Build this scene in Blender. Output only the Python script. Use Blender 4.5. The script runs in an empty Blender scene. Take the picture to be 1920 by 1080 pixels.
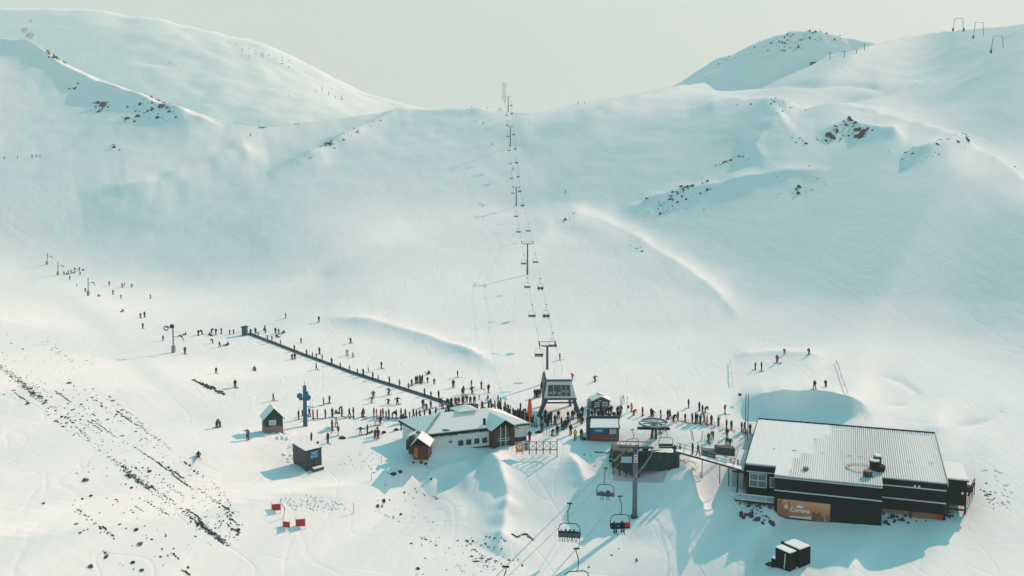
import bpy, bmesh, math, random
import numpy as np
from mathutils import Vector, Matrix
random.seed(7)
C = bpy.context.scene.collection
SC = bpy.context.scene
R = math.radians
# ------------------------------------------------------------------ camera, light, exposure
FPX = 1478.0; PITCH = R(4.0); CAMH = 43.0; CY = 330 + FPX*math.tan(PITCH)
cd = bpy.data.cameras.new('camera'); cam = bpy.data.objects.new('camera', cd); C.objects.link(cam)
cam.location = (0, 0, CAMH); cam.rotation_euler = (R(90)-PITCH, 0, 0)
cd.sensor_width = 36; cd.lens = 36*FPX/1920; cd.shift_y = -(540-CY)/1920
cd.clip_start = .5; cd.clip_end = 6000
SC.camera = cam
SUN_AZ, SUN_EL = R(42), R(28)
sd = bpy.data.lights.new('sun', 'SUN'); sun = bpy.data.objects.new('sun', sd); C.objects.link(sun)
sd.energy = 5.0; sd.angle = R(0.6); sd.color = (1.0, .56, .43)
L = Vector((math.cos(SUN_EL)*math.sin(SUN_AZ), math.cos(SUN_EL)*math.cos(SUN_AZ), math.sin(SUN_EL)))
sun.rotation_euler = L.to_track_quat('Z', 'Y').to_euler(); sun.location = L*900
W = bpy.data.worlds.new('World'); SC.world = W; W.use_nodes = True
nt = W.node_tree; nt.nodes.clear()
def N(nt, t, **k):
    n = nt.nodes.new(t)
    for a, b in k.items(): setattr(n, a, b)
    return n
out = N(nt, 'ShaderNodeOutputWorld'); bg = N(nt, 'ShaderNodeBackground'); skyn = N(nt, 'ShaderNodeTexSky', sky_type='NISHITA')
skyn.sun_disc = False; skyn.sun_elevation = SUN_EL; skyn.sun_rotation = SUN_AZ; skyn.altitude = 1800; skyn.dust_density = 2.0
bg.inputs['Strength'].default_value = .12
tint = N(nt, 'ShaderNodeMix', data_type='RGBA', blend_type='MULTIPLY'); tint.inputs[0].default_value = 1
tint.inputs[7].default_value = (.08, 1.80, 1.32, 1)                      # the photograph's teal grade of the open sky
tc = N(nt, 'ShaderNodeTexCoord'); sep = N(nt, 'ShaderNodeSeparateXYZ')
nz = N(nt, 'ShaderNodeTexNoise'); nz.inputs['Scale'].default_value = 2.2; nz.inputs['Detail'].default_value = 4
mp = N(nt, 'ShaderNodeMapping'); mp.inputs['Scale'].default_value = (1, 1, 2.5)
mr = N(nt, 'ShaderNodeMapRange'); mr.interpolation_type = 'SMOOTHSTEP'
mr.inputs[1].default_value = .30; mr.inputs[2].default_value = .60; mr.inputs[3].default_value = 1.0; mr.inputs[4].default_value = .10
add = N(nt, 'ShaderNodeMath', operation='MULTIPLY_ADD'); add.inputs[1].default_value = .22
mixc = N(nt, 'ShaderNodeMix', data_type='RGBA')
mixc.inputs[7].default_value = (3.4, 3.75, 3.5, 1)                       # thin overcast near the horizon (x .12)
cl2 = N(nt, 'ShaderNodeMix', data_type='RGBA'); cl2.inputs[6].default_value = (3.4, 3.75, 3.5, 1); cl2.inputs[7].default_value = (5.2, 4.85, 4.5, 1)
dsep = N(nt, 'ShaderNodeMapRange'); dsep.inputs[1].default_value = -.25; dsep.inputs[2].default_value = .6
Lk = nt.links.new
Lk(tc.outputs['Generated'], mp.inputs[0]); Lk(mp.outputs[0], nz.inputs[0]); Lk(tc.outputs['Generated'], sep.inputs[0])
Lk(nz.outputs[0], add.inputs[0]); Lk(sep.outputs[2], add.inputs[2]); Lk(add.outputs[0], mr.inputs[0])
Lk(skyn.outputs[0], tint.inputs[6]); Lk(tint.outputs[2], mixc.inputs[6]); Lk(mr.outputs[0], mixc.inputs[0])
Lk(sep.outputs[0], dsep.inputs[0]); Lk(dsep.outputs[0], cl2.inputs[0]); Lk(cl2.outputs[2], mixc.inputs[7])
Lk(mixc.outputs[2], bg.inputs[0]); Lk(bg.outputs[0], out.inputs[0])
SC.view_settings.view_transform = 'Standard'; SC.view_settings.look = 'None'; SC.view_settings.gamma = 1
SC.view_settings.exposure = 0.38; SC.view_settings.use_curve_mapping = False
SC.render.engine = 'CYCLES'; SC.cycles.volume_bounces = 1; SC.cycles.max_bounces = 6; SC.cycles.diffuse_bounces = 3

# ------------------------------------------------------------------ helpers
def ray(u, v):
    a = (u-960)/FPX; b = (v-CY)/FPX
    return Vector((a, math.cos(PITCH)-b*math.sin(PITCH), -math.sin(PITCH)-b*math.cos(PITCH)))
def pt(u, v, d): return Vector((0, 0, CAMH)) + ray(u, v)*d
def proj(p):
    x, y, z = p[0], p[1], p[2]-CAMH
    d = y*math.cos(PITCH)-z*math.sin(PITCH); up = y*math.sin(PITCH)+z*math.cos(PITCH)
    return 960+FPX*x/d, CY-FPX*up/d, d
def tag(o, label=None, cat=None, group=None, kind=None):
    if label: o['label'] = label
    if cat: o['category'] = cat
    if group: o['group'] = group
    if kind: o['kind'] = kind
    return o
def empty(name, loc, rz=0, parent=None):
    o = bpy.data.objects.new(name, None); C.objects.link(o); o.location = loc; o.rotation_euler = (0, 0, rz)
    o.empty_display_size = .3
    if parent: o.parent = parent
    return o
def copy_tree(o, parent=None):
    c = o.copy(); C.objects.link(c); c.parent = parent
    for ch in list(o.children): copy_tree(ch, c)
    return c
MATS = {}
def mat(name, col, rough=.7, metal=0., var=.15, scale=3., bump=0., spec=.3):
    if name in MATS: return MATS[name]
    m = bpy.data.materials.new(name); m.use_nodes = True; t = m.node_tree; b = t.nodes['Principled BSDF']
    b.inputs['Roughness'].default_value = rough; b.inputs['Metallic'].default_value = metal
    b.inputs['Specular IOR Level'].default_value = spec
    c = N(t, 'ShaderNodeTexCoord'); n = N(t, 'ShaderNodeTexNoise'); n.inputs['Scale'].default_value = scale; n.inputs['Detail'].default_value = 5
    mx = N(t, 'ShaderNodeMix', data_type='RGBA')
    mx.inputs[6].default_value = [x*(1-var) for x in col]+[1]; mx.inputs[7].default_value = [min(1, x*(1+var)) for x in col]+[1]
    t.links.new(c.outputs['Object'], n.inputs[0]); t.links.new(n.outputs[0], mx.inputs[0]); t.links.new(mx.outputs[2], b.inputs['Base Color'])
    if bump:
        bp = N(t, 'ShaderNodeBump'); bp.inputs['Strength'].default_value = bump; bp.inputs['Distance'].default_value = .05
        t.links.new(n.outputs[0], bp.inputs['Height']); t.links.new(bp.outputs[0], b.inputs['Normal'])
    MATS[name] = m; return m
def snow_mat(name, big=True):
    m = bpy.data.materials.new(name); m.use_nodes = True; t = m.node_tree; b = t.nodes['Principled BSDF']
    b.inputs['Roughness'].default_value = 1; b.inputs['Specular IOR Level'].default_value = 0
    c = N(t, 'ShaderNodeTexCoord'); K = t.links.new
    def noise(sc, det, mapscale=(1, 1, 1), rot=0):
        q = N(t, 'ShaderNodeMapping'); q.inputs['Scale'].default_value = mapscale; q.inputs['Rotation'].default_value = (0, 0, rot)
        n = N(t, 'ShaderNodeTexNoise'); n.inputs['Scale'].default_value = sc; n.inputs['Detail'].default_value = det
        K(c.outputs['Object'], q.inputs[0]); K(q.outputs[0], n.inputs[0]); return n
    n1 = noise(.05, 6); n2 = noise(.12, 5, (1, .25, 1), R(25)); n3 = noise(.9, 4, (1, .35, 1), R(-20))
    mx = N(t, 'ShaderNodeMix', data_type='RGBA'); mx.inputs[6].default_value = (.80, .83, .83, 1); mx.inputs[7].default_value = (.86, .88, .87, 1)
    K(n1.outputs[0], mx.inputs[0]); K(mx.outputs[2], b.inputs['Base Color'])
    def lines(sc, mapscale, rot, width):
        n = noise(sc, 1.5, mapscale, rot); a = N(t, 'ShaderNodeMath', operation='SUBTRACT'); a.inputs[1].default_value = .5
        q = N(t, 'ShaderNodeMath', operation='ABSOLUTE'); w = N(t, 'ShaderNodeMapRange'); w.inputs[1].default_value = 0; w.inputs[2].default_value = width
        K(n.outputs[0], a.inputs[0]); K(a.outputs[0], q.inputs[0]); K(q.outputs[0], w.inputs[0]); return w
    h_ = None
    if big:
        for args in ((.035, (1, .35, 1), R(10), .006), (.05, (1, .3, 1), R(-30), .008), (.08, (.5, 1, 1), R(50), .010), (.11, (1, .4, 1), R(15), .012)):
            w = lines(*args)
            if h_ is None: h_ = w
            else:
                m2 = N(t, 'ShaderNodeMath', operation='ADD'); K(h_.outputs[0], m2.inputs[0]); K(w.outputs[0], m2.inputs[1]); h_ = m2
    b1 = N(t, 'ShaderNodeBump'); b1.inputs['Strength'].default_value = .2; b1.inputs['Distance'].default_value = 1.1 if big else .1
    b2 = N(t, 'ShaderNodeBump'); b2.inputs['Strength'].default_value = .4; b2.inputs['Distance'].default_value = .12 if big else .04
    K(n2.outputs[0], b1.inputs['Height']); K(n3.outputs[0], b2.inputs['Height']); K(b1.outputs[0], b2.inputs['Normal']); 
    if h_ is not None:
        b3 = N(t, 'ShaderNodeBump'); b3.inputs['Strength'].default_value = .42; b3.inputs['Distance'].default_value = .06; K(h_.outputs[0], b3.inputs['Height']); K(b2.outputs[0], b3.inputs['Normal']); b2 = b3
    K(b2.outputs[0], b.inputs['Normal'])
    MATS[name] = m; return m
SNOW = snow_mat('snow'); SNOWP = snow_mat('packed_snow', False)
DK = mat('dark_green_cladding', (.006, .014, .013), .9, var=.35, scale=1.5, spec=.05)
BLK = mat('black_steel', (.010, .014, .016), .8, spec=.1)
STL = mat('galvanised_steel', (.17, .21, .22), .55, .3)
DST = mat('blue_grey_steel', (.06, .085, .10), .55, .2)
WHT = mat('white_paint', (.62, .66, .65), .6)
WALL = mat('white_render', (.68, .72, .71), .8, var=.06)
BRK = mat('dark_brick', (.075, .035, .034), .85, var=.4, scale=6)
PUR = mat('plum_plinth', (.06, .04, .05), .85, var=.3)
RED = mat('red_board', (.42, .05, .04), .7)
ORG = mat('orange_board', (.62, .14, .03), .7)
BLU = mat('blue_board', (.03, .16, .36), .6)
BPY = mat('blue_pylon_paint', (.03, .12, .19), .5)
TEA = mat('dark_teal_timber', (.018, .055, .065), .75, var=.3)
GLS = mat('dark_glass', (.015, .035, .032), .15, spec=.6)
GRG = mat('grey_glass', (.14, .17, .18), .25, spec=.6)
CON = mat('pinkish_concrete', (.60, .50, .53), .9, var=.15, scale=.5)
PNL = mat('grey_panel', (.30, .33, .34), .7)
ROCK = mat('dark_rock', (.045, .043, .045), .95, var=.5, scale=1.5, bump=.5)
ROCKR = mat('reddish_rock', (.12, .05, .05), .95, var=.5, scale=1.5, bump=.5)
ROCKG = mat('grey_rock', (.10, .115, .115), .95, var=.4, scale=1.5, bump=.5)
YEL = mat('yellow_plastic', (.65, .48, .05), .5)
WOOD = mat('warm_board', (.35, .13, .07), .7)

class MB:
    def __init__(s, f=None): s.v = []; s.f = []; s.m = []; s.mats = []; s.fn = f
    def mi(s, m):
        if m not in s.mats: s.mats.append(m)
        return s.mats.index(m)
    def poly(s, pts, m=0):
        i = len(s.v); s.v += [tuple(p) for p in pts]; s.f.append(list(range(i, i+len(pts)))); s.m.append(m)
    def hexa(s, p, m=0):   # 8 points: bottom 4 ccw, top 4 ccw
        i = len(s.v); s.v += [tuple(q) for q in p]
        for q in ((3, 2, 1, 0), (4, 5, 6, 7), (0, 1, 5, 4), (1, 2, 6, 5), (2, 3, 7, 6), (3, 0, 4, 7)):
            s.f.append([i+k for k in q]); s.m.append(m)
    def box(s, x0, x1, y0, y1, z0, z1, m=0):
        s.hexa([(x0, y0, z0), (x1, y0, z0), (x1, y1, z0), (x0, y1, z0), (x0, y0, z1), (x1, y0, z1), (x1, y1, z1), (x0, y1, z1)], m); return s
    def prism(s, pts, z0, z1, m=0):
        n = len(pts); i = len(s.v); s.v += [(p[0], p[1], z0) for p in pts]+[(p[0], p[1], z1) for p in pts]
        s.f.append([i+k for k in range(n)][::-1]); s.f.append([i+n+k for k in range(n)]); s.m += [m, m]
        for k in range(n): s.f.append([i+k, i+(k+1) % n, i+n+(k+1) % n, i+n+k]); s.m.append(m)
        return s
    def bar(s, a, b, w, h=None, m=0):
        a = Vector(a); b = Vector(b); h = h or w; d = (b-a).normalized()
        up = Vector((0, 0, 1)) if abs(d.z) < .95 else Vector((0, 1, 0))
        x = d.cross(up).normalized()*w/2; y = x.cross(d).normalized()*h/2
        s.hexa([a-x-y, a+x-y, a+x+y, a-x+y, b-x-y, b+x-y, b+x+y, b-x+y], m); return s
    def tube(s, pts, r, n=8, m=0, r1=None, closed=False):
        pts = [Vector(p) for p in pts]; k = len(pts); i0 = len(s.v); prev = None
        for j, p in enumerate(pts):
            d = (pts[(j+1) % k if closed else min(j+1, k-1)]-pts[(j-1) % k if closed else max(j-1, 0)]).normalized()
            x = d.cross(Vector((0, 0, 1))) if abs(d.z) < .95 else d.cross(Vector((0, 1, 0)))
            x.normalize(); 
            if prev is not None and x.dot(prev) < 0: x = -x
            prev = x.copy(); y = d.cross(x); rr = r if r1 is None else r+(r1-r)*j/max(1, k-1)
            s.v += [tuple(p+x*math.cos(6.2832*t/n)*rr+y*math.sin(6.2832*t/n)*rr) for t in range(n)]
        for j in range(k if closed else k-1):
            a = i0+j*n; b = i0+((j+1) % k)*n
            for t in range(n): s.f.append([a+t, a+(t+1) % n, b+(t+1) % n, b+t]); s.m.append(m)
        if not closed:
            s.f.append([i0+t for t in range(n)][::-1]); s.f.append([i0+(k-1)*n+t for t in range(n)]); s.m += [m, m]
        return s
    def build(s, name, m, parent=None, loc=None, smooth=False):
        me = bpy.data.meshes.new(name); v = s.v
        if s.fn: v = [tuple(s.fn(Vector(p))) for p in v]
        me.from_pydata(v, [], s.f); ms = m if isinstance(m, (list, tuple)) else [m]
        for q in ms: me.materials.append(q)
        if any(s.m): me.polygons.foreach_set('material_index', s.m)
        if smooth: me.polygons.foreach_set('use_smooth', [True]*len(s.f))
        bm = bmesh.new(); bm.from_mesh(me); bmesh.ops.recalc_face_normals(bm, faces=bm.faces); bm.to_mesh(me); bm.free()
        me.update()
        o = bpy.data.objects.new(name, me); C.objects.link(o)
        if parent: o.parent = parent
        if loc is not None: o.location = loc
        return o
def ball(c, r, n=8, squash=1.):
    v = []; f = []
    return c
class Frame:   # a plan frame that may be slightly out of square
    def __init__(s, O, a1, a2=None):
        s.O = Vector(O); s.e1 = Vector((math.cos(R(a1)), math.sin(R(a1)), 0)); a2 = a1+90 if a2 is None else a2
        s.e2 = Vector((math.cos(R(a2)), math.sin(R(a2)), 0))
    def __call__(s, p): return s.e1*p.x+s.e2*p.y+Vector((0, 0, p.z))
    def MB(s): return MB(s)

# ------------------------------------------------------------------ the snow terrain (one sheet)
QLO, QHI, QH, QW = 4.127867320071616, 6.914547120379714, 118, 181
DEPTH_STEPS = """
13379 16 15 15 15 14 15 14 14 14 14 14 14 14 14 14 15 14 14 15 15 15 15 15 15 16 15 15 12 6 -2 -13 -20 -26 -28 -29 -31 -32 -34 -37 -40 -43 -47 -51 -56 -64 -73 -85 -93 -98 -107 -110 -99 -84 -68 -51 -32 -12 7 23 35 42 48 50 50 50 48 48 47 46 47 46 45 45 46 52 40 24 3 -6 -11 -12 -12 -10 -6 -4 -2 -4 -11 -28 -80 -120 -51 28 63 77 89 94 93 85 75 63 54 47 46 48 57 67 82 108 152 171 178 182 191 206 227 250 261 252 206 119 -2 -138 -266 -372 -439 -454 -404 -285 -95 246 339 379 421 419 365 232 25 -224 -453 -599 -582 -275 -104 -51 -61 -124 -208 -230 -144 -112 -74 -23 27 57 70 67 58 43 29 13 -2 -14 -25 -36 -45 -52 -58 -63 -68 -71 -74 -77 -79 -80 -82 -83 -85 -85 -82
-83 -1 0 -1 -1 1 -2 0 0 0 0 -1 0 0 0 1 -1 1 0 0 0 0 0 1 0 0 0 0 1 1 2 3 1 2 2 1 1 0 -1 -2 -3 -5 -5 -7 -9 -10 -13 -13 -12 -10 -2 9 13 16 19 19 19 16 11 6 0 0 -3 -2 -1 -2 -1 -1 -1 -2 -3 -5 -5 -8 -10 -17 -16 -15 -9 -4 0 2 4 5 1 -3 -12 -21 -30 -33 -14 17 14 0 -8 -10 -18 -22 -27 -24 -20 -13 -4 6 15 23 27 29 27 17 -3 -15 -25 -28 -30 -40 -55 -75 -93 -111 -117 -111 -88 -49 -1 55 111 160 192 194 147 16 -38 -64 -69 -75 -77 -69 -49 -12 42 106 148 96 39 -4 -34 -32 -7 22 26 31 30 25 15 6 -1 -3 -5 -5 -5 -4 -3 -3 -3 -1 -1 -1 0 -1 1 1 1 1 2 1 1 2 2 2 1
-86 -1 0 0 -1 -1 1 -1 0 -1 0 1 0 0 1 -1 1 -1 1 0 1 0 1 -1 1 0 1 1 1 1 2 1 2 1 1 1 0 0 -2 -3 -4 -6 -8 -9 -11 -11 -11 -10 -6 -3 6 11 16 19 17 19 16 11 7 1 -1 -2 -3 -2 -1 -1 -2 -2 -4 -5 -8 -8 -9 -8 -8 -11 -11 -9 -3 -1 1 1 -1 -3 -7 -12 -15 -18 -18 -12 11 32 20 0 -11 -20 -23 -26 -24 -20 -15 -7 1 7 11 13 13 11 7 -1 -17 -28 -30 -34 -34 -39 -52 -67 -83 -92 -92 -80 -51 -10 37 83 126 155 164 144 92 -17 -55 -70 -68 -66 -62 -50 -26 12 62 113 137 63 5 -27 -36 -24 7 29 22 22 23 19 9 2 -2 -5 -5 -4 -5 -4 -3 -3 -3 -2 -1 0 -1 1 0 1 1 2 1 1 2 1 2 2 2
-86 0 -1 0 0 -1 0 0 0 1 0 0 0 1 -1 1 0 1 0 1 -1 1 0 1 0 1 1 0 1 2 0 2 1 1 0 1 -1 -2 -2 -4 -5 -7 -10 -11 -11 -12 -9 -5 -1 6 10 16 18 17 18 14 11 8 2 -1 -3 -4 -2 -2 -4 -4 -4 -8 -8 -9 -9 -6 -5 -2 -5 -9 -8 -5 -3 -1 -3 -4 -6 -9 -11 -10 -10 -5 2 12 29 39 22 -1 -12 -17 -20 -20 -16 -14 -8 -2 -1 1 -1 -4 -9 -11 -16 -23 -31 -36 -37 -35 -34 -36 -43 -52 -60 -61 -57 -37 -7 33 70 101 122 126 107 74 28 -41 -59 -63 -57 -53 -47 -32 -7 28 68 100 101 31 -16 -32 -28 -8 20 31 17 16 18 15 6 1 -4 -3 -6 -5 -4 -4 -4 -2 -2 -1 -1 -1 0 0 1 0 1 1 1 2 2 1 2 1 2
-85 -1 0 0 0 0 0 1 0 0 0 0 1 0 1 0 0 0 1 0 1 0 1 0 2 0 0 1 0 0 2 0 1 1 0 -1 0 -2 -4 -5 -8 -9 -10 -12 -12 -9 -6 1 5 10 15 18 18 16 15 12 7 2 0 -4 -4 -6 -5 -7 -7 -7 -9 -7 -8 -5 -3 -2 -1 -3 -6 -7 -8 -5 -3 -4 -4 -5 -6 -8 -6 -6 0 6 14 24 31 29 10 -7 -12 -11 -10 -7 -5 -1 2 1 1 -3 -8 -14 -20 -27 -32 -36 -42 -43 -42 -40 -36 -36 -35 -36 -34 -32 -19 0 27 55 79 93 96 83 58 24 -5 -45 -50 -50 -44 -42 -36 -19 6 37 66 81 66 5 -24 -29 -17 3 22 28 15 16 18 12 5 -1 -3 -6 -4 -5 -5 -4 -2 -3 -2 -2 -1 0 0 0 1 1 1 1 1 1 1 2 1 2 1
-85 1 0 0 0 1 0 0 0 0 1 1 0 0 0 1 0 1 0 1 0 1 0 1 0 0 1 0 1 0 -1 1 0 1 0 -1 -1 -4 -5 -7 -9 -11 -12 -11 -8 -6 0 5 10 14 18 18 16 15 11 7 4 0 -5 -6 -8 -7 -10 -8 -8 -8 -6 -5 -3 -2 0 -1 -3 -8 -7 -8 -6 -4 -3 -3 -4 -5 -4 -3 -1 4 7 13 21 24 23 12 -3 -10 -10 -7 -3 1 4 6 7 5 1 -5 -10 -15 -23 -29 -34 -38 -42 -42 -42 -41 -39 -36 -33 -29 -20 -8 9 31 54 71 76 69 53 34 13 -6 -21 -35 -32 -34 -31 -32 -27 -10 14 42 60 62 34 -10 -26 -20 -7 10 23 24 14 17 15 11 4 -2 -4 -5 -6 -5 -4 -3 -4 -2 -2 -1 -1 -1 0 1 0 1 1 1 2 1 1 2 1 1 2
-82 0 0 0 1 0 0 1 0 1 0 0 1 0 1 0 1 0 1 -1 1 0 1 0 0 1 0 0 0 0 0 0 1 -1 1 -2 -4 -4 -7 -9 -10 -12 -11 -8 -6 0 4 9 14 16 18 16 15 12 7 5 -1 -4 -6 -9 -10 -11 -9 -9 -6 -5 -3 -1 0 -1 -3 -6 -8 -8 -9 -5 -3 -3 -1 -3 -2 -2 0 2 5 8 14 17 19 19 11 -3 -11 -10 -6 -1 5 6 8 8 5 2 -3 -7 -13 -17 -20 -25 -28 -30 -32 -31 -31 -32 -34 -34 -31 -25 -18 -3 14 39 60 72 71 53 28 4 -15 -26 -29 -28 -20 -18 -20 -22 -17 -3 19 40 51 40 13 -18 -20 -12 3 14 21 18 16 17 15 8 0 -3 -5 -5 -5 -4 -4 -4 -2 -3 -1 -1 -1 0 0 0 1 1 1 1 1 1 2 0 2 1 1
-79 0 0 0 1 0 1 0 1 0 0 1 0 0 1 0 0 1 0 1 0 1 -1 1 0 0 0 0 -1 0 0 0 0 0 -2 -2 -5 -6 -9 -10 -12 -10 -9 -6 0 3 8 13 16 18 16 16 12 8 4 0 -3 -7 -10 -11 -12 -10 -9 -6 -4 -1 -1 -2 -2 -3 -7 -8 -9 -7 -4 -3 -1 0 -1 0 0 2 4 6 9 12 14 16 14 9 -1 -10 -11 -6 1 5 7 9 8 6 1 -3 -8 -11 -14 -18 -18 -19 -20 -21 -18 -16 -14 -16 -20 -21 -22 -20 -13 -6 6 21 38 47 46 38 18 -1 -17 -24 -29 -22 -17 -10 -11 -13 -10 3 20 34 37 23 -4 -17 -14 -2 10 17 19 18 15 16 12 5 -1 -4 -5 -5 -4 -5 -3 -3 -3 -2 -1 -2 0 0 0 1 0 1 1 1 1 2 0 2 0 2 1
-77 1 0 1 0 1 0 0 1 0 1 0 0 1 0 0 1 0 0 1 0 0 1 -1 0 0 0 -1 0 0 0 -1 0 -1 -3 -5 -6 -9 -10 -11 -11 -9 -5 -1 2 8 13 15 17 17 16 13 8 4 1 -4 -6 -10 -12 -13 -13 -11 -7 -3 -1 -1 0 -2 -4 -7 -7 -7 -5 -3 -1 0 0 1 1 1 3 5 6 9 11 13 11 9 4 -4 -9 -8 -2 3 8 9 9 7 5 0 -4 -8 -12 -15 -15 -15 -16 -15 -12 -11 -7 -5 -3 -2 -6 -10 -9 -8 -7 -3 -1 3 5 7 13 13 11 1 -6 -13 -15 -14 -10 -8 -7 -6 -3 8 20 26 22 8 -10 -14 -5 6 14 19 17 16 16 15 8 1 -2 -4 -4 -5 -4 -4 -4 -2 -2 -2 -2 0 -1 0 0 1 1 0 1 1 1 1 1 1 2 0 1
-73 0 1 1 0 0 1 0 0 1 0 1 0 1 -1 1 0 1 0 -1 1 0 -1 1 -1 0 -1 0 -1 0 -1 0 -2 -3 -5 -6 -8 -10 -11 -10 -9 -6 -2 2 8 11 15 17 17 17 13 8 5 1 -2 -6 -11 -12 -15 -13 -11 -9 -5 0 0 0 -2 -4 -5 -6 -5 -3 -2 -1 0 1 1 1 2 5 5 7 8 10 10 8 7 2 -3 -7 -8 -2 4 9 10 10 6 4 -1 -4 -9 -13 -14 -16 -16 -14 -12 -8 -7 -3 -1 2 3 3 -2 -3 -6 -3 -2 -1 -2 -10 -19 -20 -14 -2 7 9 9 7 1 -2 -3 -4 -6 -5 -1 6 11 15 10 -4 -11 -7 3 13 17 19 18 15 16 12 4 -1 -3 -4 -4 -4 -5 -2 -4 -3 -2 -2 -1 -1 0 -1 1 0 1 1 1 1 1 0 2 1 0 2 1
-68 0 1 -1 1 0 0 1 0 1 0 -1 1 0 1 0 0 0 0 0 0 -1 1 -1 0 -1 0 -1 0 -2 -1 -2 -3 -5 -6 -8 -10 -10 -10 -9 -6 -2 1 7 10 15 16 18 17 13 10 6 1 -2 -7 -10 -12 -14 -13 -11 -7 -3 0 -1 -1 -3 -5 -5 -5 -4 -3 -2 0 1 0 2 2 3 4 5 7 7 9 8 7 4 2 -3 -5 -6 -3 4 8 11 10 7 4 -2 -5 -11 -12 -15 -16 -14 -13 -12 -7 -6 -1 1 4 5 5 3 0 -4 -3 -4 0 1 -2 -12 -23 -35 -32 -19 -4 9 16 20 18 13 7 1 0 -4 -2 -1 3 3 -1 -7 -8 0 11 16 20 18 17 16 14 7 2 -3 -3 -3 -4 -4 -3 -4 -2 -3 -3 -1 -1 -1 -1 1 0 1 0 1 0 1 1 2 0 1 2 0 1
-65 0 0 1 0 1 0 0 1 -1 1 0 0 0 0 0 0 0 0 0 -1 0 -1 0 -1 0 -2 0 -2 -1 -2 -4 -5 -6 -8 -9 -10 -10 -8 -7 -3 1 7 10 14 16 18 16 14 12 6 1 -2 -7 -9 -12 -13 -13 -10 -7 -2 1 0 -3 -4 -6 -5 -5 -4 -3 -1 0 1 1 3 1 4 4 5 7 7 8 6 6 3 2 -3 -4 -5 -3 3 8 12 11 6 3 -2 -6 -10 -13 -16 -15 -14 -13 -10 -6 -5 0 1 5 5 6 3 2 -3 -3 -4 -2 0 2 2 -5 -18 -30 -38 -35 -22 -9 5 15 20 20 15 12 11 6 2 -1 -2 -3 -7 -7 -3 8 14 20 19 19 16 15 11 6 -1 -3 -3 -3 -4 -3 -4 -3 -4 -2 -2 -1 -2 0 0 0 1 -1 1 1 1 1 0 1 1 1 0 2 0
-62 1 0 0 0 0 0 1 -1 1 -1 1 0 0 0 0 0 -2 0 0 0 -1 -1 -1 0 -2 -1 -2 -2 -3 -3 -4 -6 -8 -8 -10 -9 -9 -7 -4 2 5 10 13 17 18 16 15 12 6 2 -2 -5 -9 -12 -13 -13 -10 -7 -3 -2 0 -2 -3 -6 -5 -5 -3 -2 0 0 1 1 2 2 4 4 6 6 6 7 6 5 2 1 -2 -4 -2 -2 3 6 11 11 7 3 -3 -6 -10 -14 -15 -15 -14 -12 -8 -6 -3 0 2 5 4 6 3 3 -2 -3 -5 -4 -1 1 2 2 1 -7 -17 -28 -34 -32 -26 -14 -2 6 13 16 18 21 17 11 2 -5 -8 -7 -4 4 12 19 19 20 17 16 13 9 2 -2 -2 -3 -4 -2 -4 -3 -4 -2 -3 -1 -2 0 -1 0 0 0 1 1 0 1 1 1 0 1 0 2 0 2
-59 0 0 0 0 0 0 0 0 -1 1 0 -1 0 -1 0 -1 0 -1 -1 -1 -1 -1 -1 -2 -2 -1 -2 -3 -3 -4 -6 -7 -7 -10 -8 -9 -7 -4 1 4 10 13 17 17 17 16 11 7 3 -1 -5 -10 -11 -12 -12 -11 -7 -5 -2 -1 -3 -3 -5 -5 -4 -2 -1 -1 0 2 2 2 3 3 5 5 5 6 6 5 4 2 0 -1 -3 -2 -1 3 6 10 11 8 3 -3 -6 -12 -14 -16 -15 -13 -11 -7 -5 -1 1 3 5 4 6 3 3 -1 -3 -6 -5 -3 -2 1 2 3 2 0 -3 -15 -20 -27 -26 -24 -20 -15 -6 2 11 20 24 20 8 -2 -6 -6 2 9 18 19 21 18 17 14 12 5 0 -1 -3 -3 -2 -5 -3 -3 -3 -2 -2 -2 -1 -1 0 0 1 0 1 0 1 0 0 1 1 1 1 0 1 0
-59 0 0 0 0 0 0 -1 0 0 -1 -1 1 -1 0 -2 0 -1 -1 -2 -1 -2 -1 -3 -1 -2 -3 -3 -2 -4 -5 -5 -7 -9 -8 -9 -6 -4 0 4 8 13 17 17 18 15 13 8 4 -2 -5 -8 -11 -12 -13 -10 -7 -6 -2 -3 -3 -3 -4 -5 -2 -2 -1 0 1 1 1 2 4 3 4 4 5 6 6 3 3 1 0 0 -2 -1 1 3 5 9 10 9 4 -3 -7 -14 -14 -17 -14 -13 -10 -6 -3 0 2 4 5 5 5 4 2 -1 -4 -5 -5 -6 -2 0 2 1 3 1 4 -1 -1 -8 -13 -16 -21 -25 -29 -28 -20 -9 8 20 24 17 8 1 1 5 15 19 23 18 19 15 13 8 4 0 -2 -3 -2 -4 -2 -4 -3 -2 -3 -2 -1 -1 0 -1 1 -1 1 0 1 0 1 1 1 0 1 1 1 1 1
-60 0 0 -1 0 0 -1 0 0 0 -1 0 -2 -1 -1 0 -2 -1 -2 -1 -3 -1 -3 -1 -4 -2 -3 -2 -4 -4 -4 -7 -7 -8 -8 -6 -4 0 3 8 13 16 17 19 16 13 8 5 -2 -3 -8 -12 -12 -12 -9 -9 -5 -4 -3 -3 -4 -4 -3 -1 -3 1 0 1 1 3 2 3 2 4 4 4 5 4 3 3 1 0 -1 -1 0 1 4 5 9 9 9 4 -2 -7 -15 -15 -18 -14 -14 -8 -6 -2 1 4 4 6 6 5 4 2 -1 -3 -5 -7 -7 -2 -2 1 2 4 1 4 1 4 1 -1 -4 -7 -12 -22 -36 -41 -38 -27 -16 8 21 26 21 14 12 13 17 22 20 21 16 15 11 7 1 0 -3 -2 -3 -3 -4 -2 -3 -3 -2 -2 -1 -1 -1 1 -1 1 1 1 0 1 1 0 0 2 0 1 1 0 1
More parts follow.
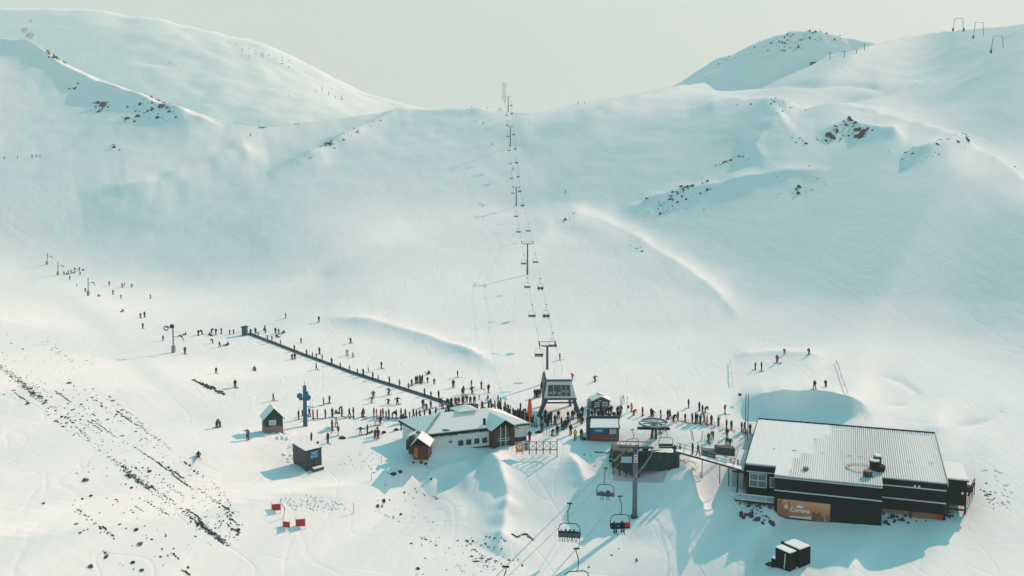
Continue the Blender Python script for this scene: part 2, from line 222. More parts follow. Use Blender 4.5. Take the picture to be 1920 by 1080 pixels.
-62 0 -1 0 0 -1 0 -1 -1 -1 0 -2 0 -1 -2 -2 -1 -2 -1 -3 -1 -3 -2 -4 -2 -3 -3 -4 -3 -3 -6 -6 -6 -7 -5 -5 -1 3 8 12 16 17 19 16 13 9 5 0 -3 -8 -11 -11 -12 -11 -9 -5 -5 -3 -4 -2 -3 -3 -2 -2 2 -1 2 2 2 2 3 3 4 3 4 3 3 2 2 1 0 -1 1 0 2 4 6 8 8 8 6 0 -9 -15 -17 -19 -16 -13 -8 -5 1 3 4 5 7 5 6 3 3 -1 -2 -6 -7 -8 -4 -4 1 2 3 3 4 3 5 4 5 2 0 -5 -11 -23 -35 -44 -43 -40 -33 -15 10 25 34 33 28 23 21 19 21 19 17 12 10 4 2 -2 -1 -3 -3 -3 -2 -4 -3 -3 -1 -1 -2 0 0 -1 1 0 0 0 2 0 1 1 1 0 1 0 1 1 1
-64 -1 0 0 -2 0 -1 0 -1 -1 -2 0 -3 -1 -2 -1 -3 -1 -3 -2 -3 -2 -3 -2 -4 -3 -3 -3 -3 -5 -4 -5 -7 -5 -5 0 2 7 12 15 17 20 16 14 10 5 0 -3 -7 -10 -12 -12 -10 -8 -7 -5 -4 -3 -2 -4 -2 -1 -1 0 0 2 2 1 3 3 3 2 3 4 2 4 2 2 0 0 -1 1 1 3 4 6 7 8 8 6 0 -7 -16 -20 -21 -17 -11 -7 -2 1 3 5 7 7 5 6 3 3 -1 -1 -6 -7 -8 -5 -5 -1 0 4 3 5 4 6 5 6 4 4 -4 -9 -19 -26 -33 -32 -33 -34 -46 -35 -15 13 35 49 47 40 26 21 18 18 15 12 6 4 0 0 -2 -2 -4 -2 -5 -2 -3 -1 -3 -1 -1 -1 0 1 0 1 0 1 -1 2 0 1 0 1 1 1 0 1 0
-68 0 -1 0 0 -2 0 -2 -1 -1 -1 -3 0 -3 -1 -3 -1 -3 -2 -2 -3 -3 -3 -3 -2 -3 -3 -4 -3 -4 -5 -6 -5 -4 0 2 7 10 15 17 19 16 16 10 5 2 -3 -7 -9 -12 -11 -11 -10 -7 -5 -4 -3 -3 -2 -2 -1 -1 1 1 1 1 1 3 2 1 3 3 2 2 3 2 1 1 1 0 2 1 3 4 6 8 7 7 6 0 -5 -16 -23 -25 -20 -12 -4 2 5 5 6 8 7 5 6 3 3 0 -1 -6 -6 -8 -7 -6 -2 0 3 2 5 4 6 5 7 6 6 1 -5 -14 -21 -27 -22 -19 -17 -25 -44 -51 -43 -18 16 44 62 58 45 28 19 14 13 10 7 3 1 -2 -1 -3 -3 -4 -2 -3 -2 -3 -2 -1 0 -1 1 -1 1 0 1 0 1 0 1 0 2 0 1 0 2 0 1
-69 -1 0 -2 -1 0 -2 -1 -1 -2 -2 -1 -2 -2 -2 -1 -3 -3 -2 -2 -3 -2 -3 -3 -3 -3 -4 -2 -5 -4 -5 -3 -4 -1 1 6 10 15 16 19 17 15 10 7 2 -3 -5 -9 -12 -12 -11 -10 -6 -6 -4 -3 -3 -1 -3 0 0 1 -1 1 0 1 1 1 1 2 1 1 2 2 2 2 2 0 2 2 2 5 4 7 7 6 7 5 -1 -5 -15 -25 -30 -27 -18 -4 8 14 12 11 8 6 5 6 4 3 0 -1 -5 -5 -8 -7 -7 -4 -1 1 3 5 4 6 5 7 7 6 4 0 -9 -14 -21 -22 -14 -6 -6 -9 -31 -49 -58 -47 -21 17 49 67 62 48 28 16 11 9 6 3 1 -1 -3 -2 -3 -2 -4 -3 -3 -1 -1 -1 -1 1 -2 1 0 1 0 1 1 1 0 1 0 1 0 2 0 1 1
-70 -1 -1 -1 -1 -1 -1 -2 -2 -1 -2 -2 -2 -2 -2 -3 -1 -3 -2 -3 -2 -4 -2 -3 -3 -4 -3 -4 -4 -4 -3 -5 0 1 6 10 14 16 18 17 15 11 7 2 -1 -5 -9 -11 -11 -12 -10 -7 -7 -4 -3 -3 -1 -2 1 0 0 0 0 0 0 0 0 0 1 -1 0 1 1 1 2 1 3 3 2 4 6 5 8 6 6 6 2 -4 -8 -20 -26 -34 -34 -25 -12 7 21 26 25 16 11 5 6 3 4 1 -1 -3 -5 -8 -8 -7 -4 -3 0 3 5 4 6 5 7 5 6 5 3 -5 -9 -17 -18 -16 -7 -1 4 1 -14 -32 -46 -56 -48 -27 9 42 66 66 51 30 13 7 5 2 2 -1 0 -3 -2 -4 -2 -3 -1 -2 -1 -1 0 0 1 0 1 0 1 1 0 0 1 1 1 0 1 1 0 2 0
-71 -1 -1 -1 -1 -2 -2 -1 -1 -3 -1 -2 -2 -2 -2 -2 -4 -1 -4 -2 -4 -2 -4 -2 -4 -3 -4 -3 -4 -3 -3 0 0 7 9 13 16 17 16 15 12 8 3 -1 -6 -7 -11 -11 -13 -9 -8 -7 -4 -3 -3 -1 -2 0 0 1 0 0 0 -1 -1 -1 -1 -1 -2 0 -1 0 0 1 2 4 3 5 6 7 6 8 5 5 1 -3 -9 -15 -26 -32 -39 -36 -29 -17 -3 16 29 36 36 29 17 11 3 4 1 1 -2 -5 -7 -8 -7 -6 -4 1 2 4 4 6 5 6 6 7 4 4 -1 -6 -14 -16 -17 -11 -3 5 5 6 -4 -12 -26 -40 -54 -54 -38 -3 35 65 71 54 30 12 3 2 -1 1 -1 -1 -3 -2 -2 -1 -2 -1 0 0 0 1 1 2 0 2 1 0 2 1 0 1 1 2 0 0 2 0 1
-71 -1 -2 -1 -2 -2 -1 -2 -2 -1 -2 -3 -2 -2 -3 -3 -1 -3 -3 -3 -2 -4 -3 -5 -2 -4 -2 -4 -2 -2 -1 2 6 8 14 14 16 16 15 11 8 4 0 -4 -7 -12 -11 -12 -9 -9 -7 -4 -4 -3 -1 -2 1 0 1 0 1 -1 -1 -2 -1 -2 -2 -3 -1 -2 -1 -1 1 2 4 4 7 6 7 7 7 3 2 -5 -8 -15 -21 -27 -31 -35 -34 -28 -15 -5 6 16 22 27 34 37 34 20 10 3 0 -2 -4 -6 -7 -8 -7 -4 0 0 5 4 6 5 7 5 6 5 5 2 -3 -14 -15 -17 -11 -7 2 6 6 4 -1 -5 -9 -21 -37 -56 -63 -48 -11 34 66 71 55 30 11 0 0 -2 0 -1 -1 -3 -1 -2 0 0 0 2 2 1 2 2 3 0 2 3 1 1 3 1 1 1 2 2 0 1 1
-73 -1 -1 -2 -2 -1 -2 -1 -3 -2 -3 -1 -3 -2 -2 -2 -4 -3 -3 -3 -4 -2 -4 -2 -4 -2 -3 -2 -1 0 2 5 9 12 13 17 15 14 11 9 4 1 -4 -8 -10 -10 -12 -10 -9 -7 -6 -4 -2 -2 -1 1 0 1 -1 1 -1 -1 -2 -1 -3 -1 -2 -1 -3 -1 -1 2 1 4 4 6 5 7 6 3 1 -3 -9 -12 -20 -23 -26 -28 -28 -25 -20 -7 7 16 20 18 6 2 10 25 34 32 20 8 -1 -4 -7 -7 -8 -6 -4 -2 0 4 3 7 5 7 5 7 5 6 2 0 -8 -15 -19 -13 -9 0 4 7 5 2 -4 -3 -7 -10 -21 -40 -59 -65 -50 -10 32 59 63 52 30 14 1 0 -4 0 -3 -2 -2 0 0 1 2 3 2 4 4 3 2 5 2 3 2 4 1 3 2 3 2 2 2 1 1
-74 -2 -1 -2 -1 -2 -2 -3 -1 -3 -1 -3 -2 -3 -3 -3 -2 -3 -3 -4 -2 -4 -2 -4 -1 -2 0 -1 1 2 6 7 10 13 16 13 14 11 9 5 2 -4 -7 -9 -11 -12 -10 -10 -7 -6 -4 -3 -2 0 0 -1 1 0 1 -1 -1 -2 -1 -2 0 -3 -1 -1 0 0 2 1 4 3 4 4 5 3 1 -3 -7 -11 -16 -21 -21 -25 -25 -23 -19 -12 2 15 30 39 39 25 6 -14 -19 -10 8 23 25 13 2 -7 -8 -9 -6 -5 -2 0 4 3 7 4 7 6 7 5 7 2 3 -6 -10 -19 -16 -12 -3 2 8 5 4 0 -4 -8 -6 -9 -11 -22 -37 -54 -58 -44 -12 18 42 48 44 28 16 5 3 -2 -2 -3 -2 -2 1 1 3 3 5 4 5 4 5 4 5 3 5 3 4 3 4 3 3 3 3 2 2
-76 -1 -3 -1 -2 -2 -2 -2 -2 -2 -3 -1 -3 -2 -3 -3 -4 -2 -3 -3 -3 -2 -2 -1 -2 1 0 3 2 5 5 10 12 14 12 14 10 9 5 2 -3 -5 -10 -11 -12 -10 -10 -6 -8 -4 -3 -1 -1 -1 1 1 0 0 -1 -2 -1 -1 -1 0 -2 1 0 0 0 1 2 4 3 3 3 3 -1 -2 -7 -10 -14 -17 -20 -20 -23 -20 -17 -13 -5 6 14 30 38 41 36 22 6 -6 -20 -27 -20 1 17 18 8 -2 -10 -8 -7 -2 0 4 2 7 4 8 5 8 5 8 3 3 -5 -7 -15 -18 -15 -5 1 7 5 6 1 -2 -7 -6 -9 -6 -8 -5 -12 -21 -39 -47 -46 -28 -2 23 34 36 24 16 4 2 -2 -3 -5 -1 -2 1 2 3 4 6 4 5 6 4 5 4 4 4 5 4 4 4 4 3 3 4 3
-77 -2 -1 -2 -2 -2 -2 -2 -3 -2 -1 -4 -2 -3 -2 -3 -2 -4 -2 -3 -1 -2 -1 1 1 1 3 2 5 5 8 10 13 11 13 10 9 5 3 -2 -5 -10 -10 -12 -10 -11 -7 -8 -4 -4 -2 -1 0 1 1 0 0 -1 -1 -2 -1 0 0 0 1 0 0 1 2 3 3 2 3 2 0 -4 -5 -11 -13 -16 -19 -20 -19 -18 -15 -12 -6 1 8 17 27 32 35 29 19 4 1 -2 -7 -17 -26 -18 0 14 16 6 -3 -8 -4 -1 3 2 6 5 8 5 9 5 8 3 2 -6 -9 -17 -17 -12 -3 1 7 6 7 2 0 -6 -5 -8 -5 -7 -1 2 9 6 -4 -30 -50 -55 -41 -16 9 22 27 16 11 2 -2 -5 -3 -4 -2 0 2 2 5 3 5 5 4 4 4 4 3 3 4 3 3 3 4 3 4 4 3
-78 -2 -2 -2 -2 -1 -2 -2 -2 -2 -4 -1 -4 -2 -3 -3 -3 -1 -3 0 -2 1 0 2 2 3 4 5 4 8 8 10 10 13 8 9 5 3 -1 -4 -9 -9 -13 -11 -11 -8 -8 -5 -4 -1 -1 0 1 2 -1 1 -2 -1 -2 0 -1 1 1 1 1 1 2 2 2 4 3 2 -1 -3 -7 -9 -13 -16 -19 -20 -19 -18 -15 -11 -6 0 4 12 19 24 29 30 24 16 5 -6 -8 -3 -2 -7 -16 -25 -18 1 15 18 9 1 -3 1 2 7 5 7 5 9 5 9 3 3 -4 -7 -14 -16 -16 -5 -1 6 6 7 3 2 -4 -3 -6 -4 -6 -1 -2 6 10 17 9 -9 -35 -46 -48 -35 -18 0 8 10 5 2 -2 -2 -3 -2 -1 2 1 4 3 5 3 4 4 4 2 3 2 3 1 2 3 2 1 3 2 3 3
-79 -1 -2 -2 -2 -3 -1 -2 -3 -2 -2 -4 -1 -4 -2 -2 -2 -3 1 -1 1 0 4 1 5 4 5 4 7 6 9 9 11 8 9 4 4 0 -3 -9 -9 -13 -11 -11 -9 -9 -5 -5 -1 -2 2 1 2 -1 1 -2 -1 -3 0 -1 2 1 2 2 3 2 2 2 5 3 2 -3 -6 -11 -12 -17 -19 -20 -20 -19 -16 -12 -7 -2 5 8 16 19 23 26 25 21 15 5 -3 -9 -9 -5 -3 -2 -9 -20 -25 -20 3 21 23 12 5 2 5 4 8 5 8 7 8 3 4 -3 -5 -11 -13 -15 -10 -3 5 5 6 4 3 -3 -2 -5 -3 -4 1 -2 4 5 15 15 17 -1 -15 -33 -40 -46 -36 -26 -11 -3 -1 -2 0 0 0 1 3 2 5 3 4 4 5 3 3 3 3 1 2 1 1 1 0 0 2 0 2 1 3
-79 -2 -2 -2 -2 -2 -3 -2 -2 -3 -2 -2 -4 -1 -3 -1 -2 1 -1 1 2 4 2 5 3 7 4 7 5 8 7 9 7 8 6 4 -1 -2 -8 -9 -13 -12 -12 -10 -9 -5 -6 -1 -1 2 1 2 1 0 -2 -2 -3 -1 -2 1 1 4 3 3 3 4 4 5 3 1 -5 -9 -15 -17 -20 -20 -20 -20 -18 -12 -9 -3 3 9 11 18 19 22 22 21 19 13 5 -1 -7 -7 -8 -7 -4 -3 -4 -12 -23 -24 -15 10 26 25 14 6 4 7 6 9 6 7 5 5 -1 -4 -9 -11 -14 -11 -7 3 3 6 4 3 -1 -1 -4 -2 -4 1 0 4 3 11 12 17 10 5 -9 -16 -29 -37 -45 -39 -30 -18 -12 -5 -2 1 3 5 5 5 5 6 5 4 4 4 2 2 1 2 1 0 -1 -1 -1 0 -1 0 0 1 0
-81 -2 -2 -2 -2 -2 -2 -3 -2 -3 -3 -3 -1 -3 -1 -1 1 0 2 3 3 3 6 4 7 4 7 4 8 5 8 6 8 5 3 0 -1 -8 -9 -12 -12 -14 -10 -10 -6 -6 -1 -1 2 2 3 1 -1 -2 -3 -4 -2 -2 0 2 4 2 5 5 4 5 5 5 2 -8 -13 -20 -21 -22 -22 -19 -17 -14 -8 -5 2 7 11 14 19 18 21 18 18 15 10 6 1 -6 -7 -10 -8 -7 -7 -5 -4 -6 -13 -19 -19 -6 19 29 24 12 8 5 8 7 9 5 5 0 -2 -8 -9 -12 -10 -9 -2 1 6 4 4 0 0 -3 -2 -3 1 -1 2 3 9 11 15 12 9 -1 -5 -10 -14 -26 -34 -39 -35 -29 -19 -15 -6 -1 3 3 6 6 6 5 5 3 3 2 2 1 1 0 -1 -1 -1 -1 -2 -2 -1 0 -1 0 0
-84 -1 -2 -2 -2 -2 -3 -3 -3 -2 -3 -1 -3 0 0 1 1 2 3 5 4 5 5 7 4 6 5 7 4 7 4 8 3 4 1 -1 -8 -8 -13 -13 -14 -11 -11 -6 -6 -1 0 2 2 3 1 -1 -4 -3 -6 -2 -3 0 2 4 3 6 5 6 6 5 4 3 -8 -19 -25 -25 -25 -21 -17 -12 -10 -2 1 7 9 14 16 18 17 18 15 15 11 9 5 2 -3 -9 -12 -9 -10 -9 -9 -6 -4 -2 -3 -9 -14 -12 2 25 29 22 10 8 6 8 6 7 1 -1 -6 -7 -12 -9 -9 -4 -1 4 3 4 1 2 -3 -1 -2 0 -2 3 2 6 8 13 14 12 3 -2 -6 -6 -9 -12 -21 -25 -29 -26 -25 -18 -13 -5 -3 3 2 6 4 4 2 3 0 1 -1 0 -2 -1 -2 -2 -2 -3 -2 -2 -3 -2 -1 -2 -1
-85 -3 -2 -2 -2 -3 -3 -2 -2 -3 -1 -2 0 0 2 1 4 4 5 3 7 5 6 5 7 4 5 4 5 4 6 3 5 0 -1 -7 -8 -14 -13 -15 -12 -11 -6 -6 -1 0 2 2 3 1 -2 -4 -5 -7 -2 -4 1 1 4 3 7 5 7 5 5 4 2 -6 -19 -32 -32 -27 -19 -14 -6 -3 4 6 11 13 17 16 17 15 15 13 11 8 7 3 2 -2 -7 -14 -12 -13 -9 -9 -7 -6 -2 0 3 1 -3 -13 -8 7 28 27 19 9 8 6 7 2 1 -4 -6 -10 -9 -10 -5 -2 1 3 5 1 1 -2 1 -3 1 -1 2 1 4 5 11 13 15 6 3 -4 -5 -7 -6 -7 -8 -13 -16 -20 -18 -20 -11 -10 -4 -2 3 1 3 1 2 -1 0 -3 0 -4 -1 -4 -3 -3 -4 -4 -4 -4 -3 -4 -3 -2 -2
-89 -1 -2 -3 -3 -2 -3 -2 -3 -1 -1 1 1 2 2 5 4 6 4 8 4 7 5 6 3 5 3 5 3 5 2 4 -1 0 -7 -9 -13 -14 -16 -12 -12 -6 -6 -1 0 2 2 3 -1 -1 -6 -6 -6 -4 -5 2 1 5 3 5 0 4 0 0 -2 -5 -9 -14 -24 -28 -24 -15 -8 1 4 9 12 15 16 17 16 15 13 12 9 8 6 5 2 1 -3 -6 -11 -16 -16 -11 -9 -5 -4 -1 0 4 4 8 3 -5 -13 -5 12 29 25 16 6 7 3 2 -2 -5 -9 -7 -10 -6 -5 1 1 5 1 2 0 0 -3 1 -1 2 1 3 3 9 10 16 10 6 -1 -2 -7 -5 -6 -4 -5 -6 -9 -10 -14 -11 -11 -5 -3 0 0 2 0 2 -2 -1 -2 -1 -5 -2 -4 -3 -4 -5 -4 -4 -5 -4 -5 -4 -5 -4 -4
-90 -3 -3 -2 -3 -3 -2 -2 0 -1 2 1 3 4 5 4 6 5 8 4 7 5 5 3 5 2 4 2 4 1 4 -1 0 -8 -9 -13 -15 -16 -13 -13 -6 -5 -1 0 2 1 1 -1 0 -6 -7 -9 -5 -3 2 0 5 2 1 -6 -5 -10 -11 -15 -16 -19 -20 -21 -15 -5 4 10 15 16 17 16 16 16 16 14 12 11 9 6 6 3 2 -1 -3 -7 -11 -15 -14 -14 -7 -5 -1 -1 2 2 4 4 8 7 7 2 -7 -14 -3 16 29 22 12 3 3 -2 -3 -6 -7 -10 -6 -6 0 -1 4 1 3 0 0 -1 1 -1 1 1 4 1 6 7 15 11 11 2 -1 -4 -3 -6 -3 -5 -3 -5 -5 -9 -6 -9 -4 -3 2 1 2 0 2 -1 0 -2 -2 -4 -1 -3 -3 -3 -3 -3 -4 -4 -4 -5 -3 -5 -3 -5 -5
-94 -3 -2 -3 -3 -2 -1 -1 0 3 2 4 5 5 5 7 6 7 4 7 3 5 2 4 2 4 1 4 1 3 -1 -2 -8 -8 -15 -16 -17 -13 -12 -5 -6 -1 0 1 -1 1 -1 -2 -6 -7 -9 -5 -4 1 1 4 -1 -2 -8 -9 -14 -12 -13 -12 -16 -14 -16 -12 -4 11 16 21 20 19 17 16 13 14 11 11 8 6 3 4 0 0 -4 -5 -9 -12 -15 -16 -15 -4 -2 3 3 5 5 5 4 7 4 8 6 5 -1 -8 -14 0 19 27 18 7 -2 -2 -5 -6 -8 -6 -7 -2 -2 3 3 3 0 1 -1 0 -1 2 0 3 0 5 5 11 12 14 4 2 -3 -1 -5 -3 -5 -2 -4 -2 -7 -4 -8 -3 -2 2 0 4 2 2 -1 0 -2 -1 -2 -1 -2 -2 -2 -1 -2 -2 -2 -2 -2 -2 -4 -1 -4 -2 -3
-99 -3 -4 -2 -1 -2 0 2 3 3 4 6 6 6 7 5 7 4 6 3 5 2 4 1 2 1 4 0 3 -3 -2 -7 -9 -17 -15 -17 -13 -12 -6 -5 0 -2 0 -2 0 -4 -4 -8 -8 -8 -5 -3 2 1 3 -3 -4 -10 -12 -15 -11 -11 -7 -7 -3 -5 -3 -3 9 17 23 20 19 16 14 10 11 7 8 4 5 1 2 -2 -3 -5 -6 -10 -10 -13 -12 -13 -7 0 5 5 6 5 6 4 7 3 7 4 6 4 4 -3 -10 -14 2 19 24 11 2 -4 -5 -7 -5 -7 -3 -2 2 2 3 1 2 -1 1 -1 1 0 3 0 4 2 8 11 14 8 5 -2 1 -5 -2 -4 -3 -4 -1 -5 -3 -8 -3 -4 2 1 5 2 2 1 0 -2 0 -2 -1 -1 -1 -1 -1 -2 -1 -1 -1 -1 -1 -1 0 -2 0 -1 -1
-110 -3 -2 -2 -1 1 3 3 5 6 6 7 6 8 5 7 4 5 3 4 2 3 1 3 1 3 -1 2 -3 -2 -9 -10 -16 -15 -18 -13 -12 -5 -4 -1 -3 -1 -4 -2 -7 -5 -8 -6 -9 -5 -3 2 -1 -1 -5 -7 -12 -11 -14 -9 -8 -2 -1 4 3 6 6 11 15 21 20 19 16 12 7 7 5 5 2 2 -1 0 -3 -4 -6 -7 -9 -9 -11 -9 -9 -5 -2 5 6 7 5 6 4 6 3 6 3 4 2 5 3 3 -4 -12 -15 3 18 19 5 -1 -6 -4 -7 -3 -2 1 2 4 1 3 0 2 -2 2 0 2 0 3 1 6 7 13 11 9 0 0 -3 -1 -5 -2 -4 -2 -4 -2 -6 -4 -5 0 0 5 3 3 1 1 -1 0 -2 0 -2 0 -1 -1 0 -1 -1 0 -1 0 -1 0 0 0 1 0 0
-126 -2 -1 0 1 2 7 7 8 7 9 7 8 5 7 4 4 3 4 0 3 1 2 1 2 -1 1 -5 -5 -9 -9 -16 -15 -17 -12 -11 -4 -5 -1 -5 -2 -6 -5 -10 -5 -9 -6 -8 -4 -6 -1 -4 -3 -7 -7 -9 -8 -10 -3 -3 4 3 8 6 10 9 13 12 19 21 19 13 11 7 6 3 2 1 0 -1 -2 -4 -5 -7 -6 -9 -8 -9 -7 -6 -3 -1 3 7 7 6 6 4 3 4 5 3 4 2 3 0 3 2 2 -6 -14 -15 4 17 13 1 -3 -7 -2 -3 1 2 4 2 5 1 1 -1 3 -1 3 0 3 0 3 5 11 12 11 3 1 -1 -1 -5 -2 -4 -1 -4 -1 -6 -4 -6 -2 -1 4 3 4 2 2 -1 0 -2 0 -2 1 -2 0 0 -1 0 0 -2 1 -1 1 -1 0 1 1 0 2
-147 1 2 3 4 7 9 11 10 11 7 8 5 6 4 4 2 3 0 3 -1 2 -1 0 -3 -2 -7 -6 -10 -9 -13 -11 -15 -11 -11 -4 -5 -1 -7 -4 -9 -7 -11 -7 -11 -6 -9 -6 -8 -4 -5 -3 -6 -3 -5 -2 -1 3 3 10 8 11 8 11 9 11 10 14 17 18 12 11 5 4 2 1 -1 -1 -2 -4 -5 -4 -7 -5 -8 -7 -8 -4 -5 -2 0 4 5 7 6 6 4 4 4 3 3 5 2 2 0 1 -1 2 1 1 -10 -17 -12 7 15 8 -3 -2 -4 1 1 5 3 6 1 3 0 2 0 3 0 3 0 3 2 8 10 13 7 3 -2 1 -4 -1 -4 -2 -4 -1 -5 -2 -7 -2 -4 2 2 5 2 3 0 0 -1 0 -2 1 -2 0 -1 0 -1 0 -1 1 -2 1 -1 1 1 1 0 2 1
-163 5 6 7 8 9 13 12 11 8 8 4 6 2 2 0 2 -1 1 -2 0 -5 -2 -6 -5 -8 -5 -10 -7 -11 -8 -11 -7 -9 -3 -5 -3 -9 -6 -12 -10 -14 -9 -12 -8 -10 -6 -9 -3 -6 1 -2 2 1 5 6 8 9 13 12 14 11 11 7 8 8 10 11 16 11 9 4 3 0 0 -3 -1 -4 -4 -4 -5 -6 -5 -8 -5 -6 -3 -4 0 1 4 4 7 6 5 3 3 3 3 3 4 2 3 1 2 0 0 -3 0 -1 -3 -13 -16 -7 11 12 3 -3 1 0 5 4 6 2 4 0 4 0 3 1 3 0 2 1 6 7 14 10 6 -1 1 -4 0 -4 -2 -4 -1 -4 -2 -6 -3 -6 1 0 5 2 5 1 1 -1 0 -2 0 -2 0 -1 0 -1 0 -1 0 -1 1 -1 1 0 0 0 2 1 2
-160 13 14 14 13 13 6 7 2 4 1 2 -1 1 -2 0 -3 -1 -4 -2 -5 -3 -7 -4 -8 -5 -9 -5 -9 -6 -12 -6 -7 -2 -7 -5 -11 -10 -16 -13 -16 -10 -14 -7 -10 -6 -6 0 -3 7 2 9 7 11 10 13 11 14 12 15 13 13 6 6 4 6 7 8 7 7 3 4 1 1 -2 0 -5 -3 -6 -4 -5 -5 -6 -3 -6 -2 -1 1 1 4 3 7 6 5 3 1 2 1 1 2 1 2 1 2 0 1 -1 1 -2 0 -2 -4 -17 -15 2 12 4 3 0 5 4 6 4 4 2 4 0 4 0 3 1 3 0 3 5 12 11 10 2 0 -2 1 -4 -2 -4 -1 -4 -2 -5 -3 -6 -1 -2 4 2 6 1 2 -1 1 -2 0 -1 0 -1 0 -2 0 -1 0 0 0 0 0 -1 1 0 2 0 2 1
-128 12 12 11 10 7 4 -2 1 -2 -1 -2 -2 -3 -1 -4 -2 -5 -3 -7 -4 -7 -4 -9 -3 -9 -5 -9 -6 -10 -5 -7 -2 -7 -5 -15 -15 -21 -18 -20 -13 -14 -5 -6 0 0 4 4 12 9 15 11 16 12 14 13 12 9 15 11 13 8 6 2 5 4 6 5 1 -3 -3 -3 0 1 2 0 0 -4 -2 -5 -3 -6 -3 -5 -1 0 2 2 4 3 5 5 6 4 1 1 0 -1 2 0 1 -2 0 -1 0 0 0 -1 0 -2 2 -3 -7 -18 -6 5 9 3 7 5 7 4 5 2 4 1 4 1 4 1 2 0 3 3 9 9 14 5 1 -2 1 -3 -1 -4 -1 -5 -1 -4 -3 -6 -2 -3 2 1 6 2 4 -1 1 -2 0 -1 0 -2 0 -1 1 -1 0 -1 0 -1 0 0 1 -1 1 0 2 1 2
-92 6 5 4 3 1 -2 -2 -4 -3 -4 -3 -4 -4 -5 -4 -6 -5 -7 -4 -8 -6 -9 -5 -10 -6 -9 -6 -8 -4 -7 2 -4 -4 -14 -15 -25 -21 -23 -17 -17 -6 -3 7 8 14 12 18 15 19 14 17 11 15 10 10 6 10 6 11 7 7 3 7 5 8 6 7 0 -4 -7 -7 -8 -5 -3 -1 0 1 -1 -1 -2 -4 -4 -1 0 3 4 3 2 4 5 6 4 2 0 0 -2 2 -1 2 -3 0 -2 -1 -3 0 -2 -1 -4 -1 -3 2 -3 -8 -12 0 4 10 8 9 5 7 3 5 1 4 1 4 1 3 0 2 1 7 7 15 8 5 -2 2 -3 0 -4 -2 -4 0 -5 -2 -6 -2 -6 0 0 6 3 5 0 1 -1 0 -1 0 -3 1 -1 0 -1 0 -1 0 -1 1 -1 1 -1 2 0 1 0 2 1
-80 -1 -1 -2 -1 -4 -5 -5 -3 -6 -3 -6 -4 -6 -5 -7 -5 -8 -5 -9 -6 -9 -5 -9 -5 -8 -3 -4 1 -3 -1 -7 -8 -15 -15 -20 -17 -18 -12 -14 -4 -4 9 11 20 16 22 18 21 16 14 8 10 4 8 3 5 2 7 3 3 2 8 6 9 7 8 3 2 -2 1 -3 -3 -8 -9 -10 -6 -2 2 2 2 -2 -1 0 3 4 6 2 2 3 4 4 4 1 -1 -3 1 0 2 -1 -1 -3 -2 -3 1 -2 0 -4 -1 -5 0 0 3 -4 -9 -10 2 4 8 7 9 6 7 3 6 3 5 0 4 0 3 0 5 4 13 10 9 0 2 -3 1 -4 -1 -4 -1 -4 -1 -6 -2 -7 0 -2 4 3 5 1 2 0 0 -2 0 -2 1 -2 0 -1 0 -1 1 -1 1 -1 0 -1 1 0 1 0 2 1 2
-98 -2 -3 -4 -6 -4 -6 -4 -7 -4 -6 -5 -7 -4 -8 -5 -8 -5 -9 -5 -8 -4 -8 -4 -6 0 -4 2 -2 1 -8 -11 -20 -18 -19 -11 -8 1 0 7 3 11 9 19 17 22 16 18 11 10 3 2 -1 1 -3 4 3 10 5 6 3 3 2 6 2 2 -2 0 -3 4 4 7 3 1 -6 -8 -10 -7 -5 2 2 5 2 5 4 6 2 3 0 3 3 2 2 0 -2 1 0 2 1 1 -4 -3 -3 1 0 1 -3 -1 -3 0 -1 5 1 2 -11 -11 -7 2 1 6 5 7 6 7 5 8 4 7 0 4 0 3 4 10 10 12 4 1 -2 1 -2 -1 -5 0 -4 -1 -5 -2 -7 -2 -4 2 2 7 2 3 0 0 -1 0 -2 1 -2 1 -2 1 -2 1 -2 1 -2 1 0 0 0 0 1 1 1 2 1
-127 -4 -4 -5 -4 -6 -4 -6 -4 -6 -5 -7 -5 -9 -4 -8 -6 -8 -5 -8 -5 -7 -2 -5 -2 -5 0 -3 -1 -9 -8 -18 -16 -18 -7 -3 8 11 18 16 19 16 19 14 17 11 13 5 6 -2 -1 -4 0 -3 4 1 9 6 7 3 3 0 3 -2 1 -4 -1 -4 -1 -1 3 2 4 3 5 1 -2 -9 -7 -10 -3 2 8 4 6 1 3 2 5 3 3 1 -1 -1 4 2 5 2 3 -2 -2 -3 1 0 3 1 -1 -3 0 1 3 2 1 -4 -8 -15 -6 -3 3 1 6 4 7 5 9 4 8 3 6 2 5 3 8 9 14 7 4 -2 2 -2 0 -4 0 -5 0 -5 -2 -6 -3 -4 0 0 6 2 5 0 1 -1 0 -1 0 -2 1 -2 1 -2 1 -2 1 -2 1 -1 1 0 0 0 1 1 1 1 2
-158 -3 -5 -3 -6 -3 -6 -5 -6 -5 -7 -5 -7 -5 -9 -5 -9 -5 -8 -4 -7 -3 -7 -3 -5 -3 -7 -4 -10 -9 -17 -11 -16 -5 -2 10 15 24 25 31 29 28 18 14 3 5 -2 -1 -7 -2 -3 3 0 7 3 8 5 6 2 2 -2 2 -2 0 -4 0 -5 0 -3 1 -2 1 0 4 4 8 5 4 -4 -6 -7 -1 1 6 3 3 0 4 4 3 0 0 -4 0 -1 1 -2 -1 -4 0 1 5 4 6 4 4 -2 0 1 3 2 2 -5 -7 -13 -10 -6 -1 1 6 3 6 4 9 3 8 2 5 2 4 2 9 8 14 12 11 1 2 -3 1 -3 0 -5 0 -5 -1 -6 -2 -5 -2 -2 4 3 7 1 2 -1 1 -3 1 -2 0 -2 1 -2 1 -2 1 -1 1 -1 0 -1 1 0 1 -1 2 1 2 1
